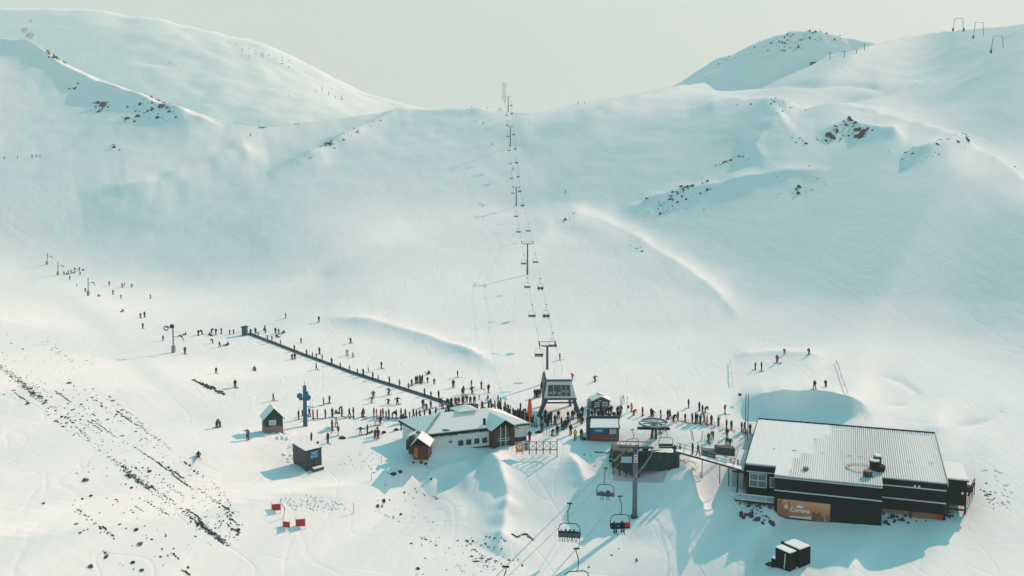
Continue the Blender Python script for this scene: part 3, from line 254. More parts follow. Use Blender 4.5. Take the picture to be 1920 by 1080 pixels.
-182 -4 -4 -5 -3 -7 -4 -6 -4 -7 -6 -7 -6 -8 -5 -8 -4 -8 -5 -8 -4 -9 -5 -9 -7 -11 -8 -12 -10 -17 -10 -7 1 2 15 18 28 26 35 32 35 26 20 2 0 -7 -4 -7 -3 -4 4 1 7 4 7 3 6 -2 1 -2 3 -2 0 -4 -1 -3 1 -3 1 -3 0 -2 0 0 4 4 9 8 8 4 -1 -3 -2 -2 2 1 2 2 2 0 0 -5 -1 -3 0 -2 -1 -4 -3 -2 3 2 3 2 2 0 4 4 6 4 4 -2 -8 -12 -8 -10 -1 0 5 3 7 5 7 4 7 1 5 0 3 1 6 6 13 12 15 6 4 -3 2 -2 1 -3 1 -3 -1 -5 -2 -7 -2 -4 3 1 7 3 3 0 0 -2 2 -3 1 -2 1 -3 1 -2 2 -2 1 -1 0 0 0 -1 1 0 1 1 1 1 2
-202 -4 -4 -4 -6 -4 -7 -4 -8 -5 -7 -5 -8 -4 -8 -5 -8 -5 -8 -5 -10 -6 -12 -9 -15 -12 -19 -10 -16 -11 -10 11 13 25 27 34 31 35 28 31 21 19 6 2 -8 -5 -7 -1 -2 4 0 7 3 6 3 5 -6 -1 -5 0 -1 4 -3 1 -2 1 -1 3 -1 1 -2 0 -1 2 1 4 4 9 8 10 7 5 -2 -5 -5 -3 -1 1 -1 0 -3 -1 -4 -1 -2 0 -3 -1 -3 -1 0 2 -1 0 -1 1 2 5 0 0 -4 -6 -7 -3 -5 3 2 8 3 8 4 7 3 6 1 5 -1 2 -1 4 5 12 10 17 9 6 -2 2 -2 1 -3 2 -2 0 -4 -3 -6 -3 -5 2 -1 7 3 7 1 2 -1 0 -3 1 -2 1 -2 1 -1 1 -3 2 -2 1 -1 0 0 1 0 0 1 1 1 2 1
-219 -4 -4 -6 -5 -6 -5 -7 -5 -7 -4 -8 -4 -8 -4 -7 -4 -8 -4 -9 -6 -12 -9 -17 -13 -21 -15 -16 -8 -7 8 23 38 37 43 36 37 25 22 11 10 0 2 -6 -1 -7 -1 -3 4 1 5 -1 3 0 1 -5 -6 -11 -4 -5 2 0 4 2 7 4 8 4 5 0 3 0 4 1 3 2 3 2 7 7 9 6 4 -1 -6 -8 -6 -5 -1 -3 0 -2 0 -1 1 -1 -1 -3 0 -2 0 -2 0 -2 -2 -3 1 -2 -1 -7 -6 -8 0 1 8 5 9 5 9 4 7 2 5 1 4 -2 1 -2 3 3 10 10 16 11 11 0 2 -2 1 -2 1 -4 1 -4 -1 -6 -3 -5 -1 -3 5 4 8 3 4 -2 1 -2 1 -2 1 -2 0 -1 0 -2 2 -2 2 -1 2 0 0 -1 1 0 1 1 2 1 1
-235 -5 -6 -5 -5 -5 -6 -5 -7 -5 -7 -3 -6 -4 -6 -3 -6 -3 -8 -4 -10 -6 -14 -8 -16 -10 -12 1 1 16 23 42 43 47 35 31 16 11 -1 -1 -10 -5 -9 2 -2 1 -5 -1 -3 2 -7 -2 -9 -6 -9 -5 -8 -1 -3 5 1 6 6 9 6 10 5 8 4 7 5 7 4 5 3 2 1 2 1 3 3 5 4 4 -1 -4 -10 -8 -8 -2 -1 2 0 2 0 0 -1 0 -2 -2 -1 -2 -3 -3 -4 -1 -3 -2 -6 -3 -6 -1 1 8 5 10 5 9 3 7 1 5 0 2 -2 0 -4 2 3 9 10 15 12 14 3 3 -3 2 -2 1 -3 1 -3 0 -5 -3 -6 -2 -3 3 3 6 4 5 -1 1 -2 1 -2 0 -2 1 -2 0 -1 1 -2 1 0 1 0 1 0 0 0 1 0 1 2 1 2
-253 -6 -5 -6 -5 -6 -5 -6 -3 -5 -2 -6 -2 -4 -2 -5 -2 -5 -2 -7 -1 -6 1 -3 7 6 19 22 35 35 41 21 22 12 7 -3 -4 -12 -6 -14 -5 -10 1 -2 5 -3 -5 -12 -9 -14 -10 -15 -9 -11 -4 -3 12 13 20 16 16 9 10 5 6 1 4 -1 5 4 5 3 4 1 2 1 2 1 0 -1 1 -1 2 2 3 1 -1 -7 -7 -4 -1 0 1 0 0 -1 0 -2 -2 -2 -2 -3 -3 -3 -2 -4 -2 -5 -1 -4 1 1 5 5 9 4 7 2 7 1 4 -2 1 -3 -2 -6 0 0 9 10 16 13 15 8 6 -1 2 -2 1 -2 0 -2 2 -4 -3 -7 -3 -4 2 1 6 4 6 1 2 -2 0 -2 1 -2 1 -3 2 -2 0 -2 2 -2 0 0 0 -1 1 0 -1 0 2 2 1 2 2
-276 -6 -6 -5 -5 -2 -5 -3 -4 -1 -3 1 -3 1 -2 1 -2 1 -2 4 0 7 6 15 14 25 24 29 27 32 23 8 -1 -2 -11 -8 -14 -7 -12 -3 -7 1 -4 0 -8 -5 -19 -23 -30 -17 -13 1 3 12 12 24 27 35 29 27 17 11 4 3 -4 -3 -8 -4 -6 -1 -3 -1 -4 -1 -2 0 -1 -1 -2 -1 -4 -1 -3 0 1 4 3 2 -3 -2 -2 -1 -1 0 -2 -2 -3 -1 -3 -2 -3 -2 -2 -1 -3 -1 -3 -1 -2 3 1 6 3 4 3 5 2 5 1 3 -1 0 -6 -4 -9 -3 -4 7 10 18 14 16 11 10 1 2 -2 3 -1 1 -2 2 -3 -1 -7 -2 -6 0 -1 7 3 8 1 3 -1 1 -2 1 -3 2 -3 2 -3 1 -1 1 -3 2 -2 1 -1 0 -1 0 0 2 0 2 2 2 1
-305 -7 -6 -4 -2 -4 0 -2 1 0 3 1 5 1 5 1 6 3 8 5 13 11 19 19 26 25 28 16 16 10 8 -9 -7 -13 -8 -14 -7 -10 -3 -8 -2 -8 -5 -14 -10 -16 -11 -23 -18 -15 8 16 29 29 36 30 36 25 22 8 4 -4 -3 -8 -4 -9 -4 -7 -2 -6 -3 -5 -1 -5 -2 -3 -2 -4 -2 -4 -3 -5 -3 -4 0 0 4 4 5 2 1 0 1 -3 -2 -3 -2 -4 -2 -3 -3 -3 -2 -3 1 -2 2 1 3 4 7 3 4 0 2 0 2 -3 1 -1 -1 -6 -4 -9 -4 -8 3 9 19 16 19 10 11 5 5 -1 3 -1 1 -2 3 -2 3 -6 -4 -7 0 -2 6 2 9 2 6 -1 2 -2 1 -3 2 -3 2 -3 1 -1 0 -1 1 -2 1 -1 0 0 0 -1 1 -1 3 1 2 2 2
-347 -5 -5 -2 -2 2 1 4 3 6 5 8 5 9 6 11 7 13 10 17 13 21 18 24 22 25 16 8 -1 -1 -9 -10 -13 -9 -14 -7 -12 -7 -14 -8 -18 -14 -21 -12 -11 1 3 14 10 18 24 35 33 35 25 24 10 6 -4 -3 -9 -5 -9 -4 -8 -2 -6 -2 -6 -1 -5 -3 -5 -2 -5 -3 -6 -2 -5 -4 -4 -3 -3 -1 -1 2 2 7 7 5 2 1 -3 -2 -4 -3 -5 -3 -4 -2 -3 -2 -3 -1 -2 2 1 6 4 5 4 4 2 5 2 3 -3 -2 -9 -8 -11 -7 -9 -5 -5 5 8 22 18 22 10 10 4 8 0 3 -2 3 -1 2 -1 4 -3 -2 -9 -3 -3 5 3 9 4 7 1 3 -3 2 -2 1 -2 1 -3 2 -1 0 -1 0 -1 1 -1 0 0 -1 0 1 -1 2 1 2 2 1 2
-397 -5 -3 -2 3 2 7 6 9 9 11 10 14 11 15 12 17 13 20 14 22 16 22 15 19 11 12 -6 -4 -11 -8 -14 -10 -15 -9 -16 -11 -17 -14 -21 -16 -19 -10 -6 7 11 30 35 44 38 40 28 25 11 10 -2 -1 -8 -6 -11 -5 -10 -4 -7 -2 -6 -1 -6 -2 -6 -2 -5 -3 -6 -3 -6 -2 -6 -3 -4 0 -2 2 2 3 3 6 4 8 2 1 -4 -3 -5 -4 -6 -3 -4 -1 -4 -1 -1 1 -1 2 1 5 1 4 1 1 1 7 4 6 2 3 -5 -6 -12 -9 -13 -10 -8 1 7 21 23 23 9 7 -2 6 3 2 -2 4 -3 3 0 3 -3 0 -7 -4 -4 3 3 9 6 8 3 4 -1 2 -3 2 -2 1 -2 2 -3 1 -2 1 -1 1 -1 1 -2 1 -1 0 -1 2 0 3 2 2 2 1
-454 -4 -2 0 1 6 10 12 11 14 13 17 13 18 15 20 16 22 16 21 14 18 10 14 6 9 1 -3 -10 -6 -13 -7 -15 -11 -18 -13 -18 -13 -16 -9 -8 2 5 18 17 29 30 46 43 42 26 18 2 4 -5 -2 -12 -7 -13 -7 -12 -4 -7 -2 -6 -1 -5 0 -6 -3 -6 -2 -6 -2 -6 -2 -6 -2 -2 2 1 5 4 6 5 6 3 5 1 0 -5 -5 -7 -6 -6 -2 -4 0 -1 2 0 1 1 3 2 3 2 4 0 2 0 3 1 5 1 1 -4 -2 -7 -4 -8 -5 -8 -1 3 17 21 25 8 4 -8 -3 -1 7 -2 1 -3 3 -2 1 -4 -2 -9 -4 -3 5 5 10 7 11 4 6 -1 3 -2 2 -3 2 -3 2 -3 2 -2 1 -2 1 -1 1 -2 1 -2 2 -2 0 -1 4 1 3 3 2 2
-505 -5 -4 -3 0 4 14 14 17 14 18 14 19 16 20 17 22 17 21 16 18 10 13 3 6 -1 3 -9 -3 -9 -6 -12 -9 -16 -10 -15 -7 -9 1 2 14 16 28 25 35 28 36 30 34 22 15 -1 1 -9 -5 -12 -7 -13 -7 -12 -6 -9 -2 -6 -1 -5 -2 -6 -2 -5 -3 -6 -2 -4 -1 -3 1 1 4 4 7 7 8 6 6 3 1 -1 -3 -7 -7 -9 -6 -6 -1 -2 2 1 4 3 3 1 3 2 3 2 2 -1 2 -1 1 -1 2 -1 -2 -5 -3 -6 -2 -6 0 -4 2 5 18 18 23 11 1 -11 -7 -8 8 3 0 -4 0 -3 0 -3 -2 -10 -6 -7 4 4 11 9 12 5 9 0 4 -2 2 -2 2 -3 2 -3 1 -2 1 -2 1 -1 0 -1 1 -1 0 -2 0 -1 1 2 4 3 2 2 2
-543 -9 -9 -8 -4 3 13 20 17 20 15 17 14 16 14 18 15 19 16 20 13 15 7 10 1 7 -3 -2 -8 -4 -9 -4 -11 -4 -8 2 0 13 14 25 26 36 32 38 28 30 17 17 8 9 -1 1 -9 -7 -14 -9 -12 -8 -11 -6 -9 -3 -7 -1 -5 -3 -6 -3 -6 -3 -5 -1 -4 0 0 3 4 8 7 10 9 9 7 6 1 -1 -4 -8 -10 -10 -10 -5 -5 1 0 4 4 5 4 5 2 4 1 4 0 2 -3 0 -3 1 -2 1 -5 -6 -9 -5 -7 -4 -7 -2 -2 8 10 23 21 24 11 4 -12 -10 -12 1 6 9 -4 -2 -5 -1 -4 -1 -8 -6 -12 1 1 10 7 13 8 10 2 6 -2 2 -1 1 -3 2 -3 1 -1 0 -2 2 -2 0 -1 0 -2 1 -2 0 -2 -1 1 3 4 4 3 2 1
-552 -15 -16 -14 -10 -3 17 20 23 18 19 15 15 11 12 10 13 12 17 13 18 12 13 6 11 1 6 -7 -2 -7 -1 -3 3 1 11 12 25 22 34 32 39 31 34 21 20 8 9 0 6 -3 1 -9 -6 -14 -11 -15 -8 -10 -7 -9 -3 -6 -2 -6 -3 -6 -3 -6 -1 -5 1 -1 4 3 7 7 11 8 12 9 7 4 2 -4 -5 -9 -10 -12 -11 -10 -5 -2 3 3 6 5 6 5 4 2 4 2 2 -1 1 -2 -1 -4 0 -4 0 -6 -6 -12 -8 -8 -1 -4 -1 0 9 11 24 21 24 11 3 -12 -9 -11 -3 4 14 3 -2 -9 -2 -7 0 -7 -4 -11 -4 -5 8 5 13 8 11 4 7 -1 4 -2 2 -3 2 -3 2 -2 0 -2 1 -2 1 -2 1 -2 1 -3 1 -3 -1 -2 1 5 5 4 2 3 2
-526 -13 -15 -12 -11 -2 12 20 18 20 14 13 10 10 5 7 5 8 7 14 11 14 10 13 5 11 1 3 -2 4 2 8 10 20 21 31 30 37 31 34 23 23 11 13 2 7 -2 5 -5 0 -10 -6 -13 -9 -14 -10 -12 -7 -8 -4 -6 -1 -7 -3 -7 -1 -5 1 -2 5 3 7 7 11 9 12 9 10 5 4 -2 -3 -9 -10 -13 -13 -14 -10 -8 -2 1 7 8 11 9 9 5 3 0 0 -3 -2 -5 -4 -5 -3 -4 0 -4 -1 -5 -3 -9 -5 -6 3 7 7 -1 7 8 16 16 22 10 5 -9 -12 -11 -4 -3 9 11 7 -6 -4 -9 -2 -8 -1 -11 -6 -9 4 3 11 7 11 4 8 1 5 -1 3 -3 3 -3 1 -3 1 -2 2 -3 1 -2 2 -2 0 -2 0 -3 -1 -3 1 1 5 6 4 4 2 2
-451 3 6 5 7 5 6 4 6 3 5 3 4 0 3 -2 0 -3 3 2 7 6 11 6 11 4 10 3 10 7 16 13 26 27 36 31 32 24 23 12 13 6 8 1 6 -2 3 -5 -1 -12 -9 -14 -7 -11 -7 -13 -8 -11 -5 -7 0 -3 -1 -6 -1 -4 5 2 9 7 12 11 13 9 10 5 5 0 -2 -6 -7 -14 -14 -16 -14 -13 -7 -5 1 6 12 12 15 11 10 4 2 -4 -4 -7 -6 -8 -5 -7 -5 -6 -2 -6 -3 -8 -3 -6 1 3 13 18 25 14 9 4 7 4 10 1 2 -8 -8 -17 -6 -7 1 5 14 2 2 -5 -2 -11 -4 -11 -5 -12 0 -1 10 6 9 4 7 2 6 0 4 -2 2 -3 2 -2 1 -2 1 -3 2 -2 1 -3 1 -1 -1 -2 -1 -4 0 -2 3 6 7 5 3 3 2
-334 57 57 57 47 31 -10 -25 -30 -28 -26 -18 -15 -8 -9 -5 -11 -9 -12 -6 -8 -2 -4 4 0 6 3 14 12 21 21 30 28 34 25 23 10 11 2 8 3 8 2 5 -3 2 -6 -3 -13 -8 -16 -9 -13 -5 -9 -7 -14 -7 -11 -1 -2 3 -2 3 3 9 7 15 12 14 11 11 6 5 0 0 -6 -5 -8 -11 -16 -15 -18 -14 -12 -5 0 6 11 15 16 17 12 9 0 -2 -8 -7 -10 -8 -9 -6 -7 -2 -4 0 -4 -2 -5 -1 -4 2 4 12 18 27 24 18 6 7 1 6 1 1 -9 -7 -17 -14 -15 -7 -6 9 7 6 -1 3 -7 -4 -13 -6 -14 -4 -4 8 5 10 3 4 1 5 1 4 -1 3 -1 2 -3 1 -3 1 -2 1 -3 1 -2 1 -2 -1 -2 -1 -3 1 -2 3 2 6 5 4 4 3 3
-189 38 40 35 31 19 3 -2 -1 -2 0 -3 0 -2 1 -8 -11 -20 -23 -29 -23 -24 -14 -14 -4 -5 5 17 24 19 23 18 19 8 7 -2 5 -1 7 3 9 1 5 -3 0 -7 -5 -13 -9 -17 -10 -15 -9 -13 -8 -14 -12 -16 -6 -8 2 3 13 15 21 19 22 17 17 9 7 0 0 -5 -5 -7 -6 -10 -11 -16 -16 -18 -13 -9 -1 4 12 15 18 18 16 9 4 -4 -6 -11 -11 -11 -8 -9 -3 -4 1 -1 2 -1 -1 -3 0 -1 4 2 9 12 19 20 21 10 7 0 6 3 7 -2 0 -8 -9 -20 -16 -18 -6 2 8 -3 6 -3 1 -10 -6 -16 -9 -7 4 4 11 4 5 -3 3 0 4 0 3 0 1 -2 2 -3 2 -4 1 -3 2 -3 0 -2 -1 -1 0 -2 2 0 4 4 5 3 2 1 2 0 1
-71 17 15 11 5 3 -3 1 -1 1 -2 1 -3 0 -8 -1 -2 6 2 3 -3 0 -4 2 -5 -8 -14 2 -3 1 -4 2 -4 0 -4 3 0 7 4 10 1 4 -4 -2 -8 -7 -14 -11 -19 -13 -19 -15 -21 -14 -17 -8 -7 3 4 16 14 21 22 28 22 21 11 7 -2 0 -6 -3 -8 -5 -8 -7 -9 -9 -15 -17 -18 -11 -6 3 8 16 18 21 17 13 4 0 -7 -10 -13 -12 -12 -8 -3 1 1 4 3 4 1 -1 -5 -2 -2 4 3 8 5 14 14 15 8 8 5 6 1 7 0 3 -4 -1 -7 -5 -13 -11 -16 -3 -6 0 -3 2 -5 -3 -14 -11 -14 2 3 11 5 6 -3 1 -3 5 0 4 -1 2 -1 1 -4 2 -4 2 -4 2 -4 0 -2 0 -3 0 -2 2 0 5 5 6 5 1 -2 1 -2 1 0
-31 5 4 0 1 -1 1 -1 0 -1 1 -2 0 -5 0 -4 5 1 5 -2 0 -2 0 -7 -5 -9 -5 -3 0 -3 -1 -5 0 -3 2 1 8 5 9 0 3 -5 -4 -11 -8 -16 -13 -21 -16 -22 -17 -20 -12 -15 -2 2 16 19 32 29 33 22 21 7 5 -3 -2 -8 -4 -7 -4 -9 -5 -9 -6 -10 -8 -12 -14 -17 -9 -3 10 15 20 19 18 13 8 -2 -4 -11 -11 -14 -13 -13 -6 -2 5 8 10 8 6 1 -1 -7 -5 -4 3 3 7 3 8 9 12 3 0 0 11 6 12 4 4 -5 -2 -10 -3 -3 4 -5 -8 -13 -10 -12 0 -4 -3 -10 -9 -18 -8 4 13 7 8 -1 1 -5 3 0 4 0 3 -3 1 -2 1 -4 1 -3 1 -4 0 -2 0 -4 1 -3 2 -1 4 3 6 5 4 0 0 -3 0 0 0
-22 1 0 0 -1 1 -1 0 0 0 -1 0 -3 -1 -2 3 0 3 -2 2 -1 0 -7 -5 -9 -4 -6 1 -5 -1 -4 0 -4 3 2 9 4 9 0 3 -7 -6 -14 -11 -18 -15 -22 -18 -22 -16 -17 -7 -7 6 9 23 26 35 30 31 15 11 0 1 -5 -4 -8 -5 -9 -5 -10 -5 -9 -6 -9 -6 -10 -8 -14 -9 1 15 21 24 18 13 6 1 -5 -7 -12 -11 -13 -12 -11 -4 -1 10 11 13 8 5 -1 -2 -9 -7 -3 4 5 7 1 4 3 11 4 -3 -14 -3 3 14 13 15 4 5 -6 -5 -10 -4 -3 9 1 -6 -24 -12 -10 -4 -10 -7 -15 -13 -9 17 13 13 1 1 -5 0 -2 4 0 3 -2 3 -3 0 -3 1 -3 -1 -3 1 -3 0 -4 1 -2 1 -2 3 1 5 4 7 3 -1 -2 -1 -1 0 0
-21 0 0 0 0 -1 1 -1 0 -1 1 -2 -1 -1 2 -1 2 -1 2 -3 -1 -6 -4 -9 -5 -6 0 -5 0 -4 -1 -3 4 3 10 5 8 0 1 -9 -6 -15 -13 -20 -19 -24 -20 -21 -14 -13 0 1 14 16 27 28 34 26 24 8 6 -4 0 -5 -3 -9 -6 -10 -6 -10 -5 -9 -6 -8 -4 -6 -1 -5 -3 1 14 21 22 13 7 1 0 -6 -8 -12 -11 -11 -10 -9 -4 2 12 13 15 7 2 -4 -2 -7 -6 -6 5 6 6 0 0 -5 10 8 4 -12 -14 -10 4 4 15 8 11 3 5 -3 0 -8 -5 0 14 -4 -18 -22 -8 -13 -9 -15 -11 -16 1 20 23 6 4 -5 0 -3 4 -3 3 -3 2 -3 2 -3 1 -4 0 -2 0 -4 1 -4 1 -2 0 -2 3 0 4 3 5 3 3 -1 -1 -1 0 -1 2
-20 0 -1 0 0 0 -1 1 -1 1 -3 1 -1 1 -1 2 -1 1 -4 -1 -7 -5 -8 -4 -6 -1 -5 0 -4 0 -2 5 5 10 5 7 -1 -2 -9 -9 -18 -16 -23 -21 -24 -19 -19 -10 -7 6 8 21 22 31 28 29 19 16 3 3 -4 1 -4 -3 -11 -7 -12 -8 -10 -5 -8 -3 -6 -2 -3 1 1 6 5 15 17 17 8 3 -1 -1 -7 -8 -13 -11 -11 -9 -7 -3 2 12 16 16 6 0 -6 -5 -5 -2 -5 4 6 8 -2 -1 -6 1 8 11 -6 -9 -13 -1 2 9 0 3 -3 1 -4 4 0 2 -9 0 7 8 -16 -10 -16 -10 -17 -10 -17 -9 2 32 18 11 -4 0 -4 4 -3 2 -5 2 -4 2 -4 1 -3 1 -3 0 -4 1 -4 1 -3 0 -1 2 0 3 2 3 3 4 1 1 -2 0 -1 0 -1
-21 0 0 0 0 0 0 -1 1 -2 1 -2 1 -1 2 -1 -1 -4 -2 -8 -3 -8 -4 -5 -2 -4 0 -4 2 -2 6 6 10 5 6 -3 -3 -11 -13 -20 -20 -26 -22 -24 -17 -15 -4 -1 13 14 27 25 32 25 23 12 10 2 3 -4 1 -5 -3 -12 -11 -14 -8 -8 -4 -6 0 -5 -1 -3 3 2 6 7 16 17 18 7 2 -2 -2 -7 -8 -13 -11 -11 -7 -5 -1 2 11 13 16 6 -1 -6 -6 -6 -2 -4 4 5 8 1 -1 -7 -2 3 14 1 -6 -14 -6 -1 8 1 3 -6 -2 -10 -7 -10 -1 0 10 3 14 1 -5 -17 -10 -17 -11 -18 -8 -8 14 25 23 5 3 -6 1 -2 1 -7 0 -5 2 -4 2 -4 1 -3 1 -4 1 -4 1 -3 1 -2 0 0 2 1 3 2 4 2 2 -1 0 -1 0 1 0
-20 -1 0 1 -1 0 0 0 -1 0 -1 1 -1 1 -2 -2 -4 -4 -7 -3 -8 -2 -5 -2 -2 0 -3 3 0 8 5 9 4 3 -5 -5 -14 -16 -23 -23 -27 -21 -23 -13 -11 1 6 18 20 31 27 31 20 17 6 7 -1 3 -3 0 -6 -4 -12 -12 -16 -8 -8 -1 -3 2 -4 -1 -4 2 0 7 6 11 15 22 11 6 -2 -2 -6 -8 -12 -11 -11 -6 -5 0 4 12 13 12 2 -1 -3 -2 -5 -3 -6 0 2 8 3 0 -6 -2 -1 9 10 -1 -15 -7 -4 5 1 6 -4 -2 -10 -9 -13 -4 -3 10 12 15 3 -2 -15 -13 -19 -10 -16 -4 -5 11 14 20 7 7 -6 -4 -8 3 -5 1 -4 2 -4 2 -4 2 -3 0 -4 1 -4 1 -4 1 -3 1 0 1 0 4 1 4 1 2 1 0 -1 0 0 0 0
-21 1 0 -1 0 -1 1 0 0 -1 1 -1 0 -3 -3 -5 -4 -7 -3 -7 -1 -5 0 -2 0 -1 4 2 7 5 8 2 1 -6 -9 -18 -19 -25 -25 -27 -21 -21 -8 -5 8 13 23 25 32 26 26 15 12 2 4 -1 4 -3 -2 -10 -13 -20 -15 -12 -2 2 4 1 4 -2 -3 -6 -1 -2 5 6 11 12 20 16 8 1 -1 -6 -7 -10 -11 -11 -6 -4 1 3 10 12 12 4 -1 -4 0 -2 -2 -6 -3 -1 9 5 0 -8 -2 -4 4 10 8 -10 -9 -8 2 0 5 -1 0 -8 -6 -13 -4 -6 6 5 15 6 2 -11 -10 -18 -9 -14 0 3 19 22 18 -12 -8 -14 -6 -12 0 1 6 -2 3 -3 2 -4 2 -4 0 -4 1 -4 1 -4 1 -3 1 -2 2 0 2 0 3 1 3 1 2 -1 1 -1 1 -1 1
-20 -1 0 0 0 1 -2 1 -1 1 -2 -1 -4 -3 -5 -4 -6 -3 -6 0 -4 0 -1 2 0 4 2 7 5 5 1 -1 -10 -12 -21 -22 -28 -26 -26 -19 -15 -3 1 14 18 28 27 32 23 22 9 7 0 4 0 3 -3 -3 -13 -13 -18 -11 -10 1 6 10 -2 -1 -5 -4 -9 -3 -1 5 6 10 10 15 17 12 4 -2 -4 -5 -8 -10 -12 -8 -5 2 4 8 10 12 6 2 -4 -3 -3 0 -4 -4 -2 5 6 3 -6 -4 -5 2 5 13 -1 -11 -12 1 0 4 -1 2 -7 -3 -13 -6 -7 6 1 11 4 8 -7 -6 -15 -10 -13 -1 -4 12 13 24 7 -12 -19 -7 -12 -1 -4 7 1 5 -3 2 -4 2 -5 1 -4 1 -4 0 -3 0 -3 1 -2 2 -2 2 1 3 1 2 1 2 0 1 0 1 -1 0 -1
-20 0 0 -1 0 0 1 -2 0 -2 -2 -4 -3 -6 -4 -5 -3 -4 0 -3 1 0 1 1 4 4 7 3 3 -1 -4 -14 -16 -25 -25 -29 -25 -24 -14 -10 2 8 21 23 32 28 29 19 16 4 5 -1 3 -1 3 -3 -4 -15 -14 -16 -8 -5 3 6 12 2 -8 -14 -8 -8 -1 1 10 11 12 9 9 8 10 8 3 -2 -4 -7 -8 -12 -10 -7 1 4 7 9 11 8 4 -2 -2 -5 -2 -3 -2 -3 2 7 4 -4 -3 -6 0 0 6 9 -3 -15 -2 -1 4 -1 2 -4 -1 -11 -7 -8 3 0 9 2 6 -3 -3 -12 -7 -13 -3 -5 8 6 16 11 10 -19 -9 -11 0 -3 4 -2 1 -5 1 -4 2 -4 1 -4 1 -4 0 -3 0 -2 1 -3 1 -2 2 0 2 0 3 1 2 0 1 1 0 0 0 0 0
-21 1 -1 1 -1 0 -1 0 -2 -3 -5 -4 -6 -3 -4 -2 -3 0 -2 1 -1 3 2 3 4 5 4 1 -5 -9 -17 -21 -28 -27 -29 -23 -19 -9 -4 9 15 26 27 34 27 24 14 10 1 3 -1 3 0 3 -5 -7 -18 -18 -20 -15 -12 -5 -5 -1 -6 -3 -7 1 1 11 15 21 17 18 10 8 4 4 2 2 2 1 -4 -6 -12 -9 -8 -3 2 8 8 11 6 5 1 1 -3 -4 -6 -2 -3 3 5 5 0 -4 -7 0 -2 3 1 7 -9 -6 -2 5 -2 3 -3 1 -9 -5 -11 0 0 8 1 5 -2 1 -8 -6 -13 -4 -6 5 3 11 6 11 -1 -9 -14 -3 -5 5 -1 -1 -6 1 -4 2 -4 1 -4 1 -4 1 -4 1 -4 0 -3 2 -2 2 -1 2 0 2 0 3 1 2 0 1 0 0 0 0 -1
-20 -1 1 -1 1 -2 -1 -3 -4 -5 -4 -5 -2 -4 -2 -2 -1 0 1 0 4 1 4 4 3 1 -2 -10 -15 -22 -25 -28 -27 -26 -18 -14 -3 3 15 21 30 31 33 24 20 8 6 -2 3 -1 4 0 -1 -11 -17 -28 -28 -30 -23 -19 -11 -10 -5 -11 -6 -4 20 25 34 31 33 23 16 6 5 1 4 3 0 -7 -3 -1 0 -7 -8 -9 -4 0 7 7 11 6 6 2 1 -2 -1 -5 -5 -5 2 3 8 2 -2 -6 -2 -3 2 -2 4 -3 -3 -2 4 -2 1 -3 3 -6 -3 -12 -2 -2 7 2 5 -3 2 -5 -1 -13 -5 -8 2 0 9 4 8 1 3 -12 -6 -9 2 -2 2 -6 1 -5 2 -4 2 -5 1 -4 1 -4 1 -4 1 -3 1 -3 2 -2 2 -1 3 0 3 0 2 0 2 0 1 0 0 -1 1
-20 0 -1 0 -1 -3 -4 -4 -5 -3 -4 -3 -3 -1 -1 0 0 1 1 3 0 2 0 -1 -4 -7 -13 -22 -25 -25 -26 -23 -21 -13 -7 4 11 21 26 33 31 30 21 14 3 3 -2 3 -1 4 -4 -8 -21 -26 -34 -29 -28 -16 -9 3 7 15 16 22 19 23 25 20 8 5 -1 2 -1 0 0 4 4 4 -2 -5 -10 -8 -4 -2 -7 -4 -1 6 8 9 7 6 3 2 0 -2 -4 -4 -6 -1 2 8 4 2 -7 -3 -3 1 -1 2 -2 1 -5 4 1 -1 -4 3 -3 -1 -10 -4 -6 6 3 6 -4 2 -6 1 -7 -4 -10 0 -2 7 2 6 1 6 -5 -4 -10 -3 -5 3 -4 -1 -5 2 -3 2 -5 2 -5 1 -5 1 -4 1 -4 1 -2 1 -2 2 -1 2 -1 3 0 3 0 2 0 1 0 1 -1 0 -1
-20 0 -1 -3 -4 -3 -4 -5 -3 -4 -2 -1 -1 -1 0 -1 1 -1 0 -3 -3 -7 -8 -12 -13 -16 -18 -23 -23 -22 -19 -13 -3 1 11 18 26 30 34 29 25 15 9 0 1 -1 3 0 0 -12 -20 -31 -31 -34 -23 -17 0 9 21 27 32 28 25 14 8 0 3 -1 -1 -4 0 -3 2 1 3 2 4 -1 -2 -5 -6 -15 -14 -3 2 0 5 9 9 7 6 4 2 0 -1 -3 -4 -4 -3 -1 7 5 5 -5 -3 -4 1 -1 2 -3 3 -5 0 2 3 -4 1 -2 0 -7 -5 -9 4 3 8 -3 2 -6 2 -6 -1 -11 0 -5 5 0 7 0 5 -3 3 -9 -3 -8 -1 -4 1 -5 1 -3 2 -5 2 -5 1 -4 0 -4 1 -4 2 -4 1 -2 1 -1 2 0 2 0 3 0 2 0 2 0 1 -1 1 -1 0
-20 -3 -3 -3 -5 -4 -4 -2 -3 -2 -1 -2 -1 -1 -2 -2 -4 -6 -8 -8 -12 -12 -15 -15 -18 -18 -19 -18 -16 -13 -8 6 10 20 24 30 31 32 25 20 10 4 -2 2 -1 2 -4 -9 -23 -29 -36 -30 -26 -10 1 16 24 34 33 29 17 11 1 4 0 2 -2 0 -4 -2 -4 1 -1 2 1 4 1 -1 -6 -5 -10 -11 -18 -9 7 10 10 11 7 8 3 2 1 0 -3 -4 -6 -3 0 4 5 6 -2 -2 -5 0 -1 2 -2 2 -4 0 -1 3 -2 0 -1 3 -5 -3 -11 -1 1 11 0 1 -6 2 -6 0 -8 0 -7 4 -1 5 -1 6 -1 4 -6 -1 -10 -2 -5 0 -4 1 -4 3 -5 2 -5 0 -4 0 -3 0 -4 1 -4 2 -3 1 -1 2 -1 2 0 3 -1 2 1 3 -1 2 0 0 -1 0 -2
